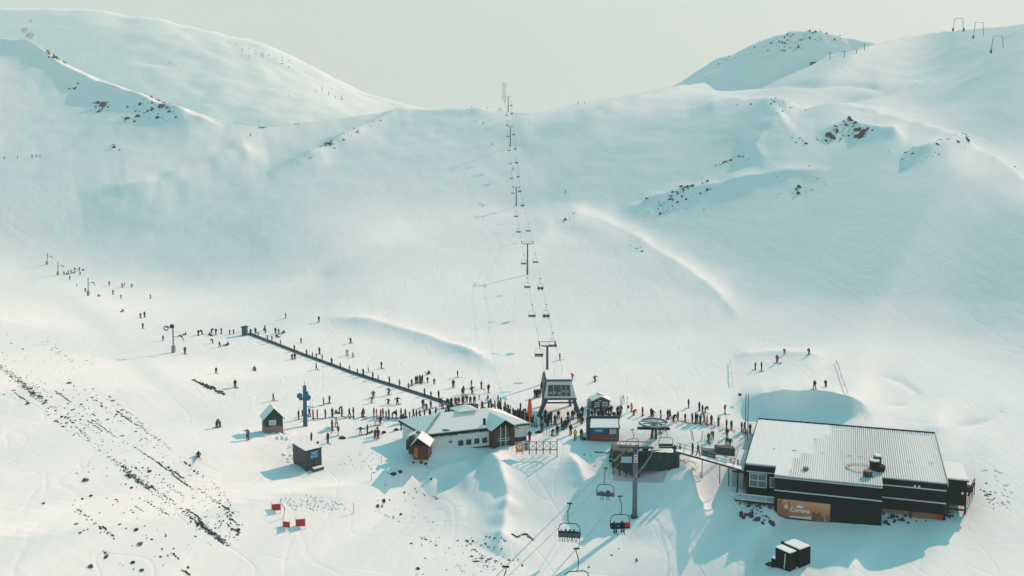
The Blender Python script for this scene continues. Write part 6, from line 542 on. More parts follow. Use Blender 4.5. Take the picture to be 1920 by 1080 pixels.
# side hut to the left with light roof
h = B(); h.hexa([(XL-2.0, 3.6, 6.1), (XL-.3, 3.6, 6.1), (XL-.3, 11.0, 6.9), (XL-2.0, 11, 6.9), (XL-2.0, 3.6, 6.35), (XL-.3, 3.6, 6.35), (XL-.3, 11.0, 7.15), (XL-2.0, 11, 7.15)]); h.build('annex_roof', BLK, root)
h = B(); h.hexa([(XL-1.9, 3.7, 6.36), (XL-.35, 3.7, 6.36), (XL-.35, 10.9, 7.16), (XL-1.9, 10.9, 7.16), (XL-1.9, 3.7, 6.5), (XL-.35, 3.7, 6.5), (XL-.35, 10.9, 7.3), (XL-1.9, 10.9, 7.3)]); h.build('annex_snow', SNOWP, root)
B().box(XL-1.9, XL-.35, 3.9, 10.8, 3.0, 6.1).build('annex_wall', PNL, root)
B().box(XL-1.9, XL+.1, 2.6, 3.85, 2.75, 2.9).build('landing', BLK, root)
# right annex
h = B(); h.box(XR+.1, XR+3.0, 5.2, 12.5, EZ+.0, EZ+.2); h.build('annex_roof', BLK, root)
h = B(); h.box(XR+.12, XR+2.95, 5.25, 12.45, EZ+.203, EZ+.42); h.build('annex_snow', SNOWP, root)
B().box(XR+.15, XR+2.8, 5.4, 12.2, EZ-3.6, EZ-.02).build('annex_wall', DK, root)
for x in (XR+.4, XR+2.7): B().bar((x, 5.7, -2), (x, 5.7, EZ-3.6), .22).build('stilt', BLK, root)
B().bar((XR+.2, 5.7, EZ-4.3), (XR+2.8, 5.7, EZ-4.3), .2).build('brace', BLK, root)
st = B()
for i in range(5): st.bar((XR+3.2+.35*i, 7.0+1.1*i, EZ-4.0), (XR+3.2+.35*i, 7.0+1.1*i, EZ-1.8+.1*i), .09)
st.bar((XR+3.2, 7, EZ-1.9), (XR+4.6, 11.4, EZ-1.5), .1); st.bar((XR+3.2, 7, EZ-2.6), (XR+4.6, 11.4, EZ-2.2), .3, .08); st.bar((XR+2.8, 7, EZ-1.6), (XR+3.6, 7.4, EZ-1.6), .9, .8)
st.build('stair_frame', BLK, root)

# ------------------------------------------------------------------ two dark boxes standing in front
def simple_root(name, p, label, cat, group=None, rz_=0):
    return tag(empty(name, p, rz_), label, cat, group)
c0 = pt(1481, 1038, proj(at(1481, 1074))[2]); F2 = Frame(c0, 31, 126); g0 = -2.9
r2 = simple_root('equipment_box', (c0.x, c0.y, c0.z-2.55), 'front dark box of the pair below the big hall, white pipe down its side', 'box')
b = F2.MB(); b.box(0, 1.25, 0, 2.15, -.8, 2.5); b.build('casing', DK, r2)
F2.MB().box(.05, 1.3, .05, 2.2, 2.503, 2.62).build('snow_cap', SNOWP, r2)
F2.MB().bar((-.04, .75, .25), (-.04, .62, 2.3), .09).build('pipe', WHT, r2)
F2.MB().box(0, .9, 2.15, 2.75, -.5, .9).build('side_box', DK, r2); F2.MB().box(.02, .85, 2.18, 2.74, .903, 1.0).build('side_snow', SNOWP, r2)
F2.MB().box(-.6, .3, 2.6, 3.2, -.1, .12).build('step', BLK, r2)
r3 = simple_root('equipment_box', tuple(Vector((c0.x, c0.y, c0.z-2.55))+F2.e1*1.75), 'back dark box of the pair below the big hall, plain sides and snow on top', 'box')
F2.MB().box(0, 2.1, -.15, 2.3, -.8, 2.62).build('casing', DK, r3)
F2.MB().box(.05, 2.05, -.1, 2.25, 2.623, 2.76).build('snow_cap', SNOWP, r3)
F2.MB().box(.0, .3, 2.3, 2.7, 1.8, 2.7).build('hood', BLK, r3)

# ------------------------------------------------------------------ dark container with blue sign
c0 = pt(572.5, 847, 116); F3 = Frame(c0, 41, 130)
r4 = simple_root('container', (c0.x, c0.y, c0.z-2.95), 'dark grey container on the snow with a blue notice on its front', 'container')
F3.MB().box(0, 2.6, 0, 4.3, .25, 2.9).build('body', mat('container_grey', (.05, .05, .058), .6), r4)
F3.MB().box(-.05, 2.65, -.05, 4.35, 2.9, 3.02).build('roof', BLK, r4)
F3.MB().box(0, 2.6, 0, 4.3, 3.022, 3.14).build('roof_snow', SNOWP, r4)
sg = F3.MB().box(.75, 2.05, -.07, -.01, 1.65, 2.75).build('sign', BLU, r4)
for z, w in ((2.62, .95), (2.42, .6), (2.3, .5)): F3.MB().box(1.4-w/2, 1.4+w/2, -.085, -.072, z-.035, z+.035).build('sign_line', mat('pale_blue_print', (.45, .62, .75), .5), sg)
for i in range(4): F3.MB().box(.9+.28*i, 1.02+.28*i, -.085, -.072, 1.85, 2.08).build('sign_mark', mat('pale_blue_print', (.45, .62, .75), .5), sg)
for i in range(2): F3.MB().bar((1.3+.02*i, -.02-.03, .3), (1.3+.02*i, -.05, 2.85), .04).build('door_seam', BLK, r4)
for x, y in ((.1, .2), (2.4, .2), (.1, 4.0)): F3.MB().box(x, x+.3, y-.1, y+.3, -.3, .25).build('foot', BLK, r4)
F3.MB().box(.9, 2.5, -.9, -.1, -.1, .3).build('front_step', DST, r4); F3.MB().box(.95, 2.45, -.85, -.12, .302, .4).build('step_snow', SNOWP, r4)

# ------------------------------------------------------------------ gabled huts
def gable_hut(name, label, base, a1, w, dpt, h, rise, wallm, lowm, lowh, ov=.3, a2=None, ridge='y', roofm=None):
    f = Frame(base, a1, a2); r = simple_root(name, tuple(base), label, 'hut')
    f.MB().box(0, w, 0, dpt, lowh, h).build('wall', wallm, r); f.MB().box(-.03, w+.03, -.03, dpt+.03, -.6, lowh-.002).build('plinth', lowm, r)
    for yy in (0, dpt): g = f.MB(); g.poly([(0, yy, h), (w, yy, h), (w/2, yy, h+rise)]); g.build('gable', wallm, r)
    t = .1
    for sgn in (0, 1):
        q = f.MB(); x0 = -ov if sgn == 0 else w+ov; z0 = h-ov*rise/(w/2); xr = w/2
        q.hexa([(x0, -ov, z0), (xr, -ov, h+rise), (xr, dpt+ov, h+rise), (x0, dpt+ov, z0), (x0, -ov, z0+t), (xr, -ov, h+rise+t), (xr, dpt+ov, h+rise+t), (x0, dpt+ov, z0+t)])
        rf = q.build('roof', roofm or wallm, r)
        q = f.MB(); e = .05; q.hexa([(x0, -ov+e, z0+t+.004), (xr, -ov+e, h+rise+t+.004), (xr, dpt+ov-e, h+rise+t+.004), (x0, dpt+ov-e, z0+t+.004), (x0, -ov+e, z0+t+.12), (xr, -ov+e, h+rise+t+.12), (xr, dpt+ov-e, h+rise+t+.12), (x0, dpt+ov-e, z0+t+.12)])
        q.build('roof_snow', SNOWP, rf)
    return f, r
c0 = pt(497, 811, proj(at(500, 811))[2]-.6)
f, r5 = gable_hut('gabled_hut', 'small dark teal hut on a brick base beside the blue tow pylon', c0, 14, 2.75, 2.3, 2.25, 1.5, TEA, mat('pale_brick', (.30, .17, .14), .8, var=.3, scale=5), .9, a2=118)
window(f, .65, 1.65, -.05, 1.15, 1.9, 1, 1, r5, glass=mat('pale_shutter', (.45, .52, .55), .6), fr=WHT, bw=.08)
c0 = pt(1111, 771, 144)
f, r6 = gable_hut('gabled_cabin', 'dark green cabin with two white framed windows behind the queue', c0, 3, 3.15, 2.6, 1.85, .75, TEA, RED, .45, ov=.25)
window(f, .45, 1.2, -.05, .9, 1.65, 2, 2, r6, glass=GLS, bw=.09); window(f, 1.9, 2.65, -.05, .9, 1.65, 1, 1, r6, glass=GRG, bw=.12)
f.MB().box(1.05, 1.6, -.06, -.01, 1.9, 2.05).build('name_board', WHT, r6)
f.MB().tube([(.9, 1.0, 2.85), (1.3, .9, 2.95), (2.2, .9, 2.65)], .07).build('roof_pipe', BLK, r6)
f.MB().box(-.75, -.06, .6, 2.2, 0, 1.7).build('side_store', PNL, r6)
# ticket hut with shed roof
c0 = pt(1106, 827, 127.5); f = Frame(c0, -1, 88); r7 = simple_root('ticket_hut', tuple(c0), 'blue and brick red ticket hut with snowy sloping roof beside the lift wheel', 'hut')
f.MB().box(0, 4.7, 0, 2.6, 1.15, 2.15).build('wall', BLU2 if False else mat('deep_blue_wall', (.025, .07, .12), .6), r7)
f.MB().box(-.02, 4.72, -.02, 2.62, -.3, 1.148).build('plinth', mat('brick_red_base', (.20, .055, .045), .8, var=.35, scale=4), r7)
q = f.MB(); q.hexa([(-.15, -.3, 2.16), (4.85, -.3, 2.16), (4.85, 2.9, 2.9), (-.15, 2.9, 2.9), (-.15, -.3, 2.26), (4.85, -.3, 2.26), (4.85, 2.9, 3.0), (-.15, 2.9, 3.0)]); q.build('roof', TEA, r7)
q = f.MB(); q.hexa([(.0, -.28, 2.264), (4.6, -.28, 2.264), (4.7, 2.3, 2.87), (.3, 2.3, 2.87), (.0, -.28, 2.4), (4.6, -.28, 2.4), (4.7, 2.3, 3.0), (.3, 2.3, 3.0)]); q.build('roof_snow', SNOWP, r7)
q = f.MB(); q.hexa([(-.45, -.1, -.3), (-.1, -.1, -.3), (-.1, 2.9, -.3), (-.45, 2.9, -.3), (-.45, -.1, 2.0), (-.1, -.1, 2.0), (-.1, 2.9, 3.05), (-.45, 2.9, 3.05)]); q.build('side_wall', TEA, r7)
q = f.MB(); q.box(-.3, 4.9, 2.65, 2.9, 2.0, 3.3); q.build('back_parapet', TEA, r7)
s_ = f.MB().box(.5, 2.3, -.08, -.02, 1.45, 2.1).build('sign', BLU, r7)
q = f.MB()
for i, (a, b_) in enumerate(((1.0, 1.22), (1.3, 1.4), (1.48, 1.72), (1.8, 2.0))): q.box(a, b_, -.095, -.082, 1.62+.02*(i % 2), 1.9)
q.build('sign_marks', mat('pale_blue_print', (.45, .62, .75), .5), s_)
window(f, 3.2, 4.2, -.05, 1.25, 1.95, 1, 1, r7, glass=mat('pale_shutter', (.45, .52, .55), .6), bw=.08)
q = f.MB(); q.box(3.5, 3.62, -1.3, -1.2, 0, 1.5); q.box(4.1, 4.2, -1.3, -1.2, 0, 1.5); q.box(1.9, 4.4, -1.3, -1.2, .85, .95); q.build('front_rail', STL, r7)

# ------------------------------------------------------------------ long lodge with hip roof and glazed portico
c0 = pt(796, 818, 123); GZ0 = c0.z-3.6
FL = Frame((c0.x, c0.y, 0), 19.6, 124); rl_ = empty('long_lodge', (c0.x, c0.y, GZ0)); tag(rl_, 'long white lodge with snowy hip roof, brick portico and row of windows', 'building')
LW, LD, EH, RH = 17.6, 9.0, 3.6, 5.5
B = FL.MB
B().box(.35, LW-.5, .35, LD-.4, .8, EH-.01).build('wall', WALL, rl_)
B().box(.3, 11.3, .3, LD-.35, -1.5, .798).build('plinth', PUR, rl_)
def hiproof(z0, zr, x0, x1, y0, y1, xr0, xr1, yr, t, nm, m, ins=0.):
    q = B(); yr = (y0+y1)/2 if yr is None else yr
    for dz in (0,):
        a = [(x0, y0, z0), (x1, y0, z0), (x1, y1, z0), (x0, y1, z0)]; rr = [(xr0, yr, zr), (xr1, yr, zr)]
        up = lambda p: (p[0], p[1], p[2]+t)
        q.poly([a[0], a[1], rr[1], rr[0]]); q.poly([a[1], a[2], rr[1]]); q.poly([a[2], a[3], rr[0], rr[1]]); q.poly([a[3], a[0], rr[0]])
        q.poly([up(a[0]), up(a[1]), up(rr[1]), up(rr[0])]); q.poly([up(a[1]), up(a[2]), up(rr[1])]); q.poly([up(a[2]), up(a[3]), up(rr[0]), up(rr[1])]); q.poly([up(a[3]), up(a[0]), up(rr[0])])
        for i in range(4): j = (i+1) % 4; q.poly([a[i], a[j], up(a[j]), up(a[i])])
    return q.build(nm, m, rl_)
hiproof(EH-.05, RH-.1, -.2, LW, -.2, LD, 4.6, 12.6, 4.4, .16, 'roof', mat('dark_roof_sheet', (.03, .045, .045), .7))
hiproof(EH+.20, RH+.1, .0, LW-.15, .0, LD-.1, 4.6, 12.6, 4.4, .14, 'roof_snow', SNOWP)
q = B(); q.bar((.1, .1, EH+.43), (4.5, 4.25, RH+.27), .08, .05); q.bar((.45, .1, EH+.43), (4.75, 4.25, RH+.27), .05, .05); q.build('hip_seam', mat('dark_roof_sheet', (.03, .045, .045), .7), rl_)
q = B(); rr_ = random.Random(5)
for i in range(90):
    x = .1+i*11.2/90; q.box(x, x+.07, -.28, -.19, EH-.12-rr_.uniform(0, .22), EH+.16)
tag(q.build('icicle_fringe', DK, rl_), kind='stuff')
q = B()
for i in range(7): q.bar((3.2+i*.16, .1, EH+.42), (3.0+i*.16, .1+rr_.uniform(.4, .9), EH+.52+.1), .04, .04)
q.build('roof_bars', BLK, rl_)
window(FL, 4.0, 4.6, .3, 1.95, 2.3, 1, 1, rl_, glass=GLS, bw=.08)
for i in range(4): window(FL, 5.5+i*1.33, 6.5+i*1.33, .3, 1.25, 2.25, 1, 1, rl_, glass=GLS, fr=WALL, bw=.1)
# portico
B().box(10.75, 14.4, -.95, .5, -1.2, .5).build('portico_base', BRK, rl_)
for x in (10.75, 13.65):
    B().box(x, x+.65, -1.1, .3, -.6, EH+.1).build('brick_column', BRK, rl_)
B().box(11.42, 13.63, -.7, -.5, -.4, EH+.9).build('glazing', GLS, rl_)
q = B(); q.poly([(10.7, -.75, EH+.1), (14.35, -.75, EH+.1), (12.5, -.75, EH+1.35)]); q.build('portico_gable', DK, rl_)
for x in (12.1, 12.95): B().box(x-.05, x+.05, -.8, -.72, -.2, EH+.5).build('mullion', WHT, rl_)
for z in (1.75, 2.1): B().box(11.5, 13.6, -.9, -.82, z-.045, z+.045).build('transom', WHT, rl_)
for s in (0, 1):
    xe = 10.2 if s == 0 else 14.85; xr = 12.5; z0, z1 = EH-.1, EH+1.45
    q = B(); q.hexa([(xe, -1.5, z0), (xr, -1.5, z1), (xr, 4, z1), (xe, 4, z0), (xe, -1.5, z0+.14), (xr, -1.5, z1+.14), (xr, 4, z1+.14), (xe, 4, z0+.14)]); pr = q.build('portico_roof', DK, rl_)
    q = B(); q.hexa([(xe, -1.4, z0+.145), (xr, -1.4, z1+.145), (xr, 4, z1+.145), (xe, 4, z0+.145), (xe, -1.4, z0+.28), (xr, -1.4, z1+.28), (xr, 4, z1+.28), (xe, 4, z0+.28)]); q.build('portico_snow', SNOWP, pr)
B().box(10.0, 10.3, .5, .8, EH+.4, EH+1.6).build('chimney', BLK, rl_)
B().box(14.42, LW-.45, .2, .36, -.8, 1.55).build('blue_panel', mat('dark_blue_panel', (.03, .05, .10), .6), rl_)
B().box(LW-.5, LW-.42, .2, 1.2, 1.6, EH-.05).build('end_board', WALL, rl_)
# raised snowy lantern and dark wind wall at the back
q = B(); q.poly([(7.2, 3.6, RH+.3), (11.0, 3.6, RH+.3), (9.1, 5.0, RH+1.05)]); q.poly([(11.0, 3.6, RH+.3), (11.0, 6.4, RH+.3), (9.1, 5.0, RH+1.05)]); q.poly([(11.0, 6.4, RH+.3), (7.2, 6.4, RH+.3), (9.1, 5.0, RH+1.05)]); q.poly([(7.2, 6.4, RH+.3), (7.2, 3.6, RH+.3), (9.1, 5.0, RH+1.05)]); q.build('lantern_roof', SNOWP, rl_)
# left entrance porch
PF = Frame((0, 0, 0), -6, 84); PO = pt(775, 858, 119.5)-Vector((c0.x, c0.y, GZ0))
def PM(p): return PF(p)+PO
porch = MB(PM); porch.box(0, 2.3, 0, 2.6, -.3, 1.9); po = porch.build('porch_wall', BRK, rl_)
MB(PM).box(.15, .7, -.06, -.005, 0, 1.5).build('door', mat('door_rust', (.40, .10, .03), .7), po)
for s in (0, 1):
    xe = -.35 if s == 0 else 2.65; q = MB(PM); z0, z1 = 1.75, 3.0; xr = .75
    q.hexa([(xe, -.4, z0), (xr, -.4, z1), (xr, 2.9, z1), (xe, 2.9, z0), (xe, -.4, z0+.12), (xr, -.4, z1+.12), (xr, 2.9, z1+.12), (xe, 2.9, z0+.12)]); pr = q.build('porch_roof', DK, rl_)
    q = MB(PM); q.hexa([(xe, -.35, z0+.125), (xr, -.35, z1+.125), (xr, 2.9, z1+.125), (xe, 2.9, z0+.125), (xe, -.35, z0+.22), (xr, -.35, z1+.22), (xr, 2.9, z1+.22), (xe, 2.9, z0+.22)]); q.build('porch_snow', SNOWP, pr)
q = MB(PM); q.poly([(0, 0, 1.9), (2.3, 0, 1.9), (.75, 0, 2.95)]); q.build('porch_gable', DK, rl_)
q = MB(PM); q.box(-1.2, -.4, 2.0, 3.2, -.2, 2.4); q.box(-1.9, -1.3, 3.2, 4.0, 0, 1.5); q.build('side_porch', PUR, rl_)
q = MB(PM); q.hexa([(-1.3, 1.9, 2.5), (-.2, 1.9, 3.0), (-.2, 3.4, 3.0), (-1.3, 3.4, 2.5), (-1.3, 1.9, 2.62), (-.2, 1.9, 3.12), (-.2, 3.4, 3.12), (-1.3, 3.4, 2.62)]); q.build('side_porch_snow', SNOWP, rl_)
# dark plank wind wall behind the lodge
c1 = pt(857, 779, 137); FW = Frame(c1, 6); rw = simple_root('wind_wall', tuple(c1), 'dark vertical plank wall standing behind the long lodge roof', 'wall')
for i in range(13): FW.MB().box(i*.285, i*.285+.27, 0, .08, -.5, 1.85).build('plank', DST, rw)
FW.MB().box(0, .1, .1, 2.4, -.5, 1.8).build('end_wall', DST, rw); FW.MB().box(-.02, 3.7, -.03, .11, 1.852, 1.95).build('top_rail', BLK, rw)

# ------------------------------------------------------------------ X-braced fence, G board and grey board
c1 = pt(992.5, 846, 121.5); e1p = pt(1044.5, 844, 121.5); FF = Frame(c1, 1.5); rf_ = simple_root('braced_fence', tuple(c1), 'dark fence with crossed braces on the snow edge beside the portico', 'fence')
Lf = (e1p-c1).length
for i in range(5): FF.MB().box(i*Lf/4-.06, i*Lf/4+.06, -.06, .06, -1.2 if i == 4 else -.5, 1.5 if i < 4 else 1.9).build('post', BLK, rf_)
for z, w in ((1.5, .06), (.22, .12)): FF.MB().bar((0, -.08, z), (Lf, -.08, z), .06, w).build('rail', BLK, rf_)
for i in range(4):
    FF.MB().bar((i*Lf/4, -.14, .3), ((i+1)*Lf/4, -.14, 1.45), .05).build('brace', BLK, rf_); FF.MB().bar((i*Lf/4, -.2, 1.45), ((i+1)*Lf/4, -.2, .3), .05).build('brace', BLK, rf_)
def board(name, u, v0, v1, w, d, m, label, a=2):
    p = pt(u, v1, d); hgt = (v1-v0)*d/FPX; f = Frame(p, a); r = simple_root(name, tuple(p), label, 'sign')
    f.MB().box(0, w, 0, .08, 0, hgt).build('panel', m, r); f.MB().bar((.05, .3, -.5), (.05, .12, hgt*.8), .06).build('prop', BLK, r); f.MB().bar((w-.05, .3, -.5), (w-.05, .12, hgt*.8), .06).build('prop', BLK, r)
    return f, r, hgt
f, r8, hg = board('sign_board', 967.5, 830, 848, 1.05, 121.3, ORG, 'orange board with a white letter G at the end of the dark fence')
text_obj('G', 1.05, face_mtx(f, .53, -.012, hg*.6), wpr, 'letter', r8, .03)
f.MB().box(.2, .85, -.012, -.003, .22, .3).build('letter_line', mat('print_pale_orange', (.8, .4, .25), .6), r8)
f, r9, hg = board('sign_board', 981, 829, 845.5, .95, 121.3, PNL, 'pale grey board with a dark mark standing between the orange board and fence')
f.MB().box(.3, .65, -.012, -.003, hg*.75, hg*.85).build('mark', BLK, r9); f.MB().box(.42, .54, -.012, -.003, .25, hg*.75).build('mark', BLK, r9); f.MB().box(.35, .62, -.012, -.003, .25, .55).build('mark', BLK, r9)

# ------------------------------------------------------------------ upper lift station
c1 = pt(1048, 781, 140); FS = Frame(c1, 1); rs = simple_root('lift_station', tuple(c1), 'raised chairlift station cabin with dark windows on splayed steel legs', 'lift station')
B = FS.MB; zb, zt = 3.5, 6.3
q = B(); q.hexa([(-2.7, -.6, zb), (3.0, -.6, zb), (3.0, 7, zb), (-2.7, 7, zb), (-2.15, .2, zt), (2.25, .2, zt), (2.25, 7, zt), (-2.15, 7, zt)]); cab = q.build('cabin', WHT, rs)
q = B(); q.hexa([(-2.0, -.58, zb+.35), (2.0, -.58, zb+.35), (2.0, -.5, zb+.35), (-2.0, -.5, zb+.35), (-1.9, -.12, zt-.6), (1.9, -.12, zt-.6), (1.9, -.02, zt-.6), (-1.9, -.02, zt-.6)]); q.build('window', GLS, rs)
for x in (-1.05, .35, 1.2): B().bar((x, -.63, zb+.4), (x*.97, -.17, zt-.65), .06).build('mullion', WHT, rs)
rg = random.Random(4); q = B()
for i in range(5):
    x = -1.7+i*.75; z = zb+.8+rg.uniform(-.2, .2); k = (z-zb-.35)/(zt-zb-.95); y = -.58+k*.46-.02
    q.poly([(x+rg.uniform(-.1, .1), y-.02, z), (x+.4, y-.02, z+.05), (x+.45, y+.06, z+.4), (x+.1, y+.06, z+.45), (x-.1, y+.03, z+.2)])
q.build('glass_sticker', PNL, cab)
B().box(-2.25, 2.35, .1, 7.1, zt+.002, zt+.25).build('roof', DST, rs); B().box(-2.2, 2.3, .3, 7.0, zt+.252, zt+.4).build('roof_snow', SNOWP, rs)
q = B(); q.hexa([(-3.0, -.2, zb-.1), (-2.72, -.6, zb-.1), (-2.72, 7, zb-.1), (-3.0, 7, zb-.1), (-2.5, .2, zt), (-2.2, .2, zt), (-2.2, 7, zt), (-2.5, 7, zt)]); q.build('side_panel', DST, rs)
q = B(); q.tube([(x*1., 3, zb-.45) for x in (-.0,)] + [(0, 3, zb-.15)], 2.3, 20); q.build('bullwheel', BLK, rs)
B().bar((-2.9, -.3, zb-.25), (3.1, -.3, zb-.25), .25, .3).build('cross_beam', DST, rs); B().bar((-2.5, 0, zb-1.0), (2.9, 0, zb-1.0), .22, .25).build('cross_beam', DST, rs)
for x0, x1 in ((-2.2, -3.9), (2.5, 3.9)):
    B().bar((x0, 0, zb-.1), (x1, -.2, -.5), .75, .6).build('leg', DST, rs)
    B().bar((x0*1.0, .5, zb-.3), (x1*.8, .2, 1.6), .12).build('pipe', BLK, rs)
for x in (-2.2, 2.2): B().bar((x*1.0, 6, zb), (x*1.2, 6, -.5), .5).build('rear_leg', DST, rs)
B().box(-3.2, -2.9, .0, .6, zt-1.2, zt-.2).build('side_lamp', BLK, rs)
for x in (-.6, .7): B().bar((x, 3, zt+.4), (x, 3, zt+1.6), .04).build('antenna', STL, rs)

# ------------------------------------------------------------------ upper chairlift pylons, ropes, chairs
PY = [(1026, 718, 640, 33), (989, 515, 452, 24), (968, 388, 350, 15), (957, 272, 233, 12), (953, 211, 181, 10)]
ropes = [[], []]; heads = []
ordn = ['first', 'second', 'third', 'fourth', 'fifth', 'sixth', 'seventh', 'eighth', 'ninth', 'tenth', 'eleventh', 'twelfth', 'thirteenth', 'fourteenth', 'fifteenth', 'sixteenth', 'seventeenth', 'eighteenth', 'nineteenth', 'twentieth']
def ordinal(n):
    if n < 20: return ordn[n]
    t = ['twenty', 'thirty', 'forty', 'fifty', 'sixty', 'seventy', 'eighty', 'ninety'][(n+1)//10-2]
    return t+'-'+ordn[(n+1) % 10-1] if (n+1) % 10 else t[:-1]+'ieth'
S0 = FS.O+Vector((-1.9, 1.5, zb+.3)); S1 = FS.O+Vector((2.1, 1.5, zb+.3)); ropes[0].append(S0); ropes[1].append(S1)
def pylon(base, h, half, label, base_m=None, group=None, name='lift_pylon', r=.32):
    p = simple_root(name, tuple(base), label, 'pylon', group)
    MB().tube([(0, 0, -.6), (0, 0, h-.8)], r, 10, r1=r*.75).build('mast', DST, p)
    if base_m: MB().tube([(0, 0, -.7), (0, 0, 1.4)], r*1.5, 10).build('footing', base_m, p)
    MB().bar((-half*.75, 0, h-.9), (half*.75, 0, h-.9), .22, .25).build('cross_arm', DST, p)
    MB().bar((-half*1.1, 0, h), (half*1.1, 0, h), .1, .12).build('lifting_frame', STL, p)
    for s in (-1, 1):
        MB().bar((s*half*.72, 0, h-.85), (s*half*1.05, 0, h-.05), .08).build('frame_strut', STL, p)
        q = MB(); q.bar((s*half, -1.5, h-.75), (s*half, 1.5, h-.75+.25), .12, .2)
        for k in range(6): q.tube([(s*half-.09, -1.4+k*.56, h-.6+.04*k), (s*half+.09, -1.4+k*.56, h-.6+.04*k)], .2, 8)
        q.build('sheave_train', BLK, p)
    return p
for i, (u, vb_, vt, wpx) in enumerate(PY):
    base = at(u, vb_); d = proj(base)[2]; hgt = (vb_-vt)*d/FPX; half = max(1.6, wpx*d/FPX/2*.9)
    half = min(half, 2.6)
    pylon(base, hgt, half, ordinal(i)+' chairlift pylon up the slope from the lift station', ROCKR if i == 0 else None, 'upper chairlift pylons', r=.3 if i < 2 else .34)
    ropes[0].append(base+Vector((-half, 0, hgt-.4))); ropes[1].append(base+Vector((half, 0, hgt-.4)))
for j, (u, v0, v1, d) in enumerate(((947, 158, 184, 760), (943, 155, 178, 800))):
    b0 = pt(u, v1+8, d); hh = (v1+8-v0)*d/FPX; pylon(b0, hh, 2.1, ('sixth' if j == 0 else 'top')+' chairlift pylon on the misty crest', None, 'upper chairlift pylons', r=.34)
    if j == 0: ropes[0].append(b0+Vector((-2.1, 0, hh-.4))); ropes[1].append(b0+Vector((2.1, 0, hh-.4)))
def sag(a, b, s, n=14): return [a.lerp(b, i/n)-Vector((0, 0, s*4*(i/n)*(1-i/n))) for i in range(n+1)]
ROPEP = []
for k in (0, 1):
    pts = []
    for a, b in zip(ropes[k][:-1], ropes[k][1:]): pts += sag(a, b, .008*(a-b).length)[:-1]
    pts.append(ropes[k][-1]); ROPEP.append(pts)
    tag(MB().tube(pts, .02, 5).build('haul_rope', BLK), ('returning' if k == 0 else 'climbing')+' steel rope of the upper chairlift over its pylons', 'rope', 'ropes of the upper chairlift')

# ------------------------------------------------------------------ people
def clothing(name, col): return mat('cloth_'+name, col, .85, var=.12)
COL = {'k': ('black', (.012, .016, .02)), 'n': ('navy', (.02, .04, .08)), 'g': ('dark green', (.02, .07, .05)), 't': ('teal', (.02, .13, .13)),
       'r': ('red', (.38, .035, .04)), 'm': ('maroon', (.13, .02, .03)), 'p': ('pink', (.65, .16, .22)), 'w': ('white', (.6, .62, .62)), 'e': ('grey', (.13, .15, .16)),
       'b': ('blue', (.03, .16, .42)), 'y': ('yellow', (.7, .5, .05)), 'o': ('orange', (.7, .18, .05)), 'u': ('purple', (.06, .03, .10)), 'l': ('olive', (.08, .08, .06)), 'h': ('brown', (.08, .045, .035)), 's': ('pale blue', (.30, .42, .48))}
BOOT = mat('boot_black', (.015, .015, .017), .6)
CL = {}
def cmat(c): return clothing(COL[c][0].replace(' ', '_'), COL[c][1])
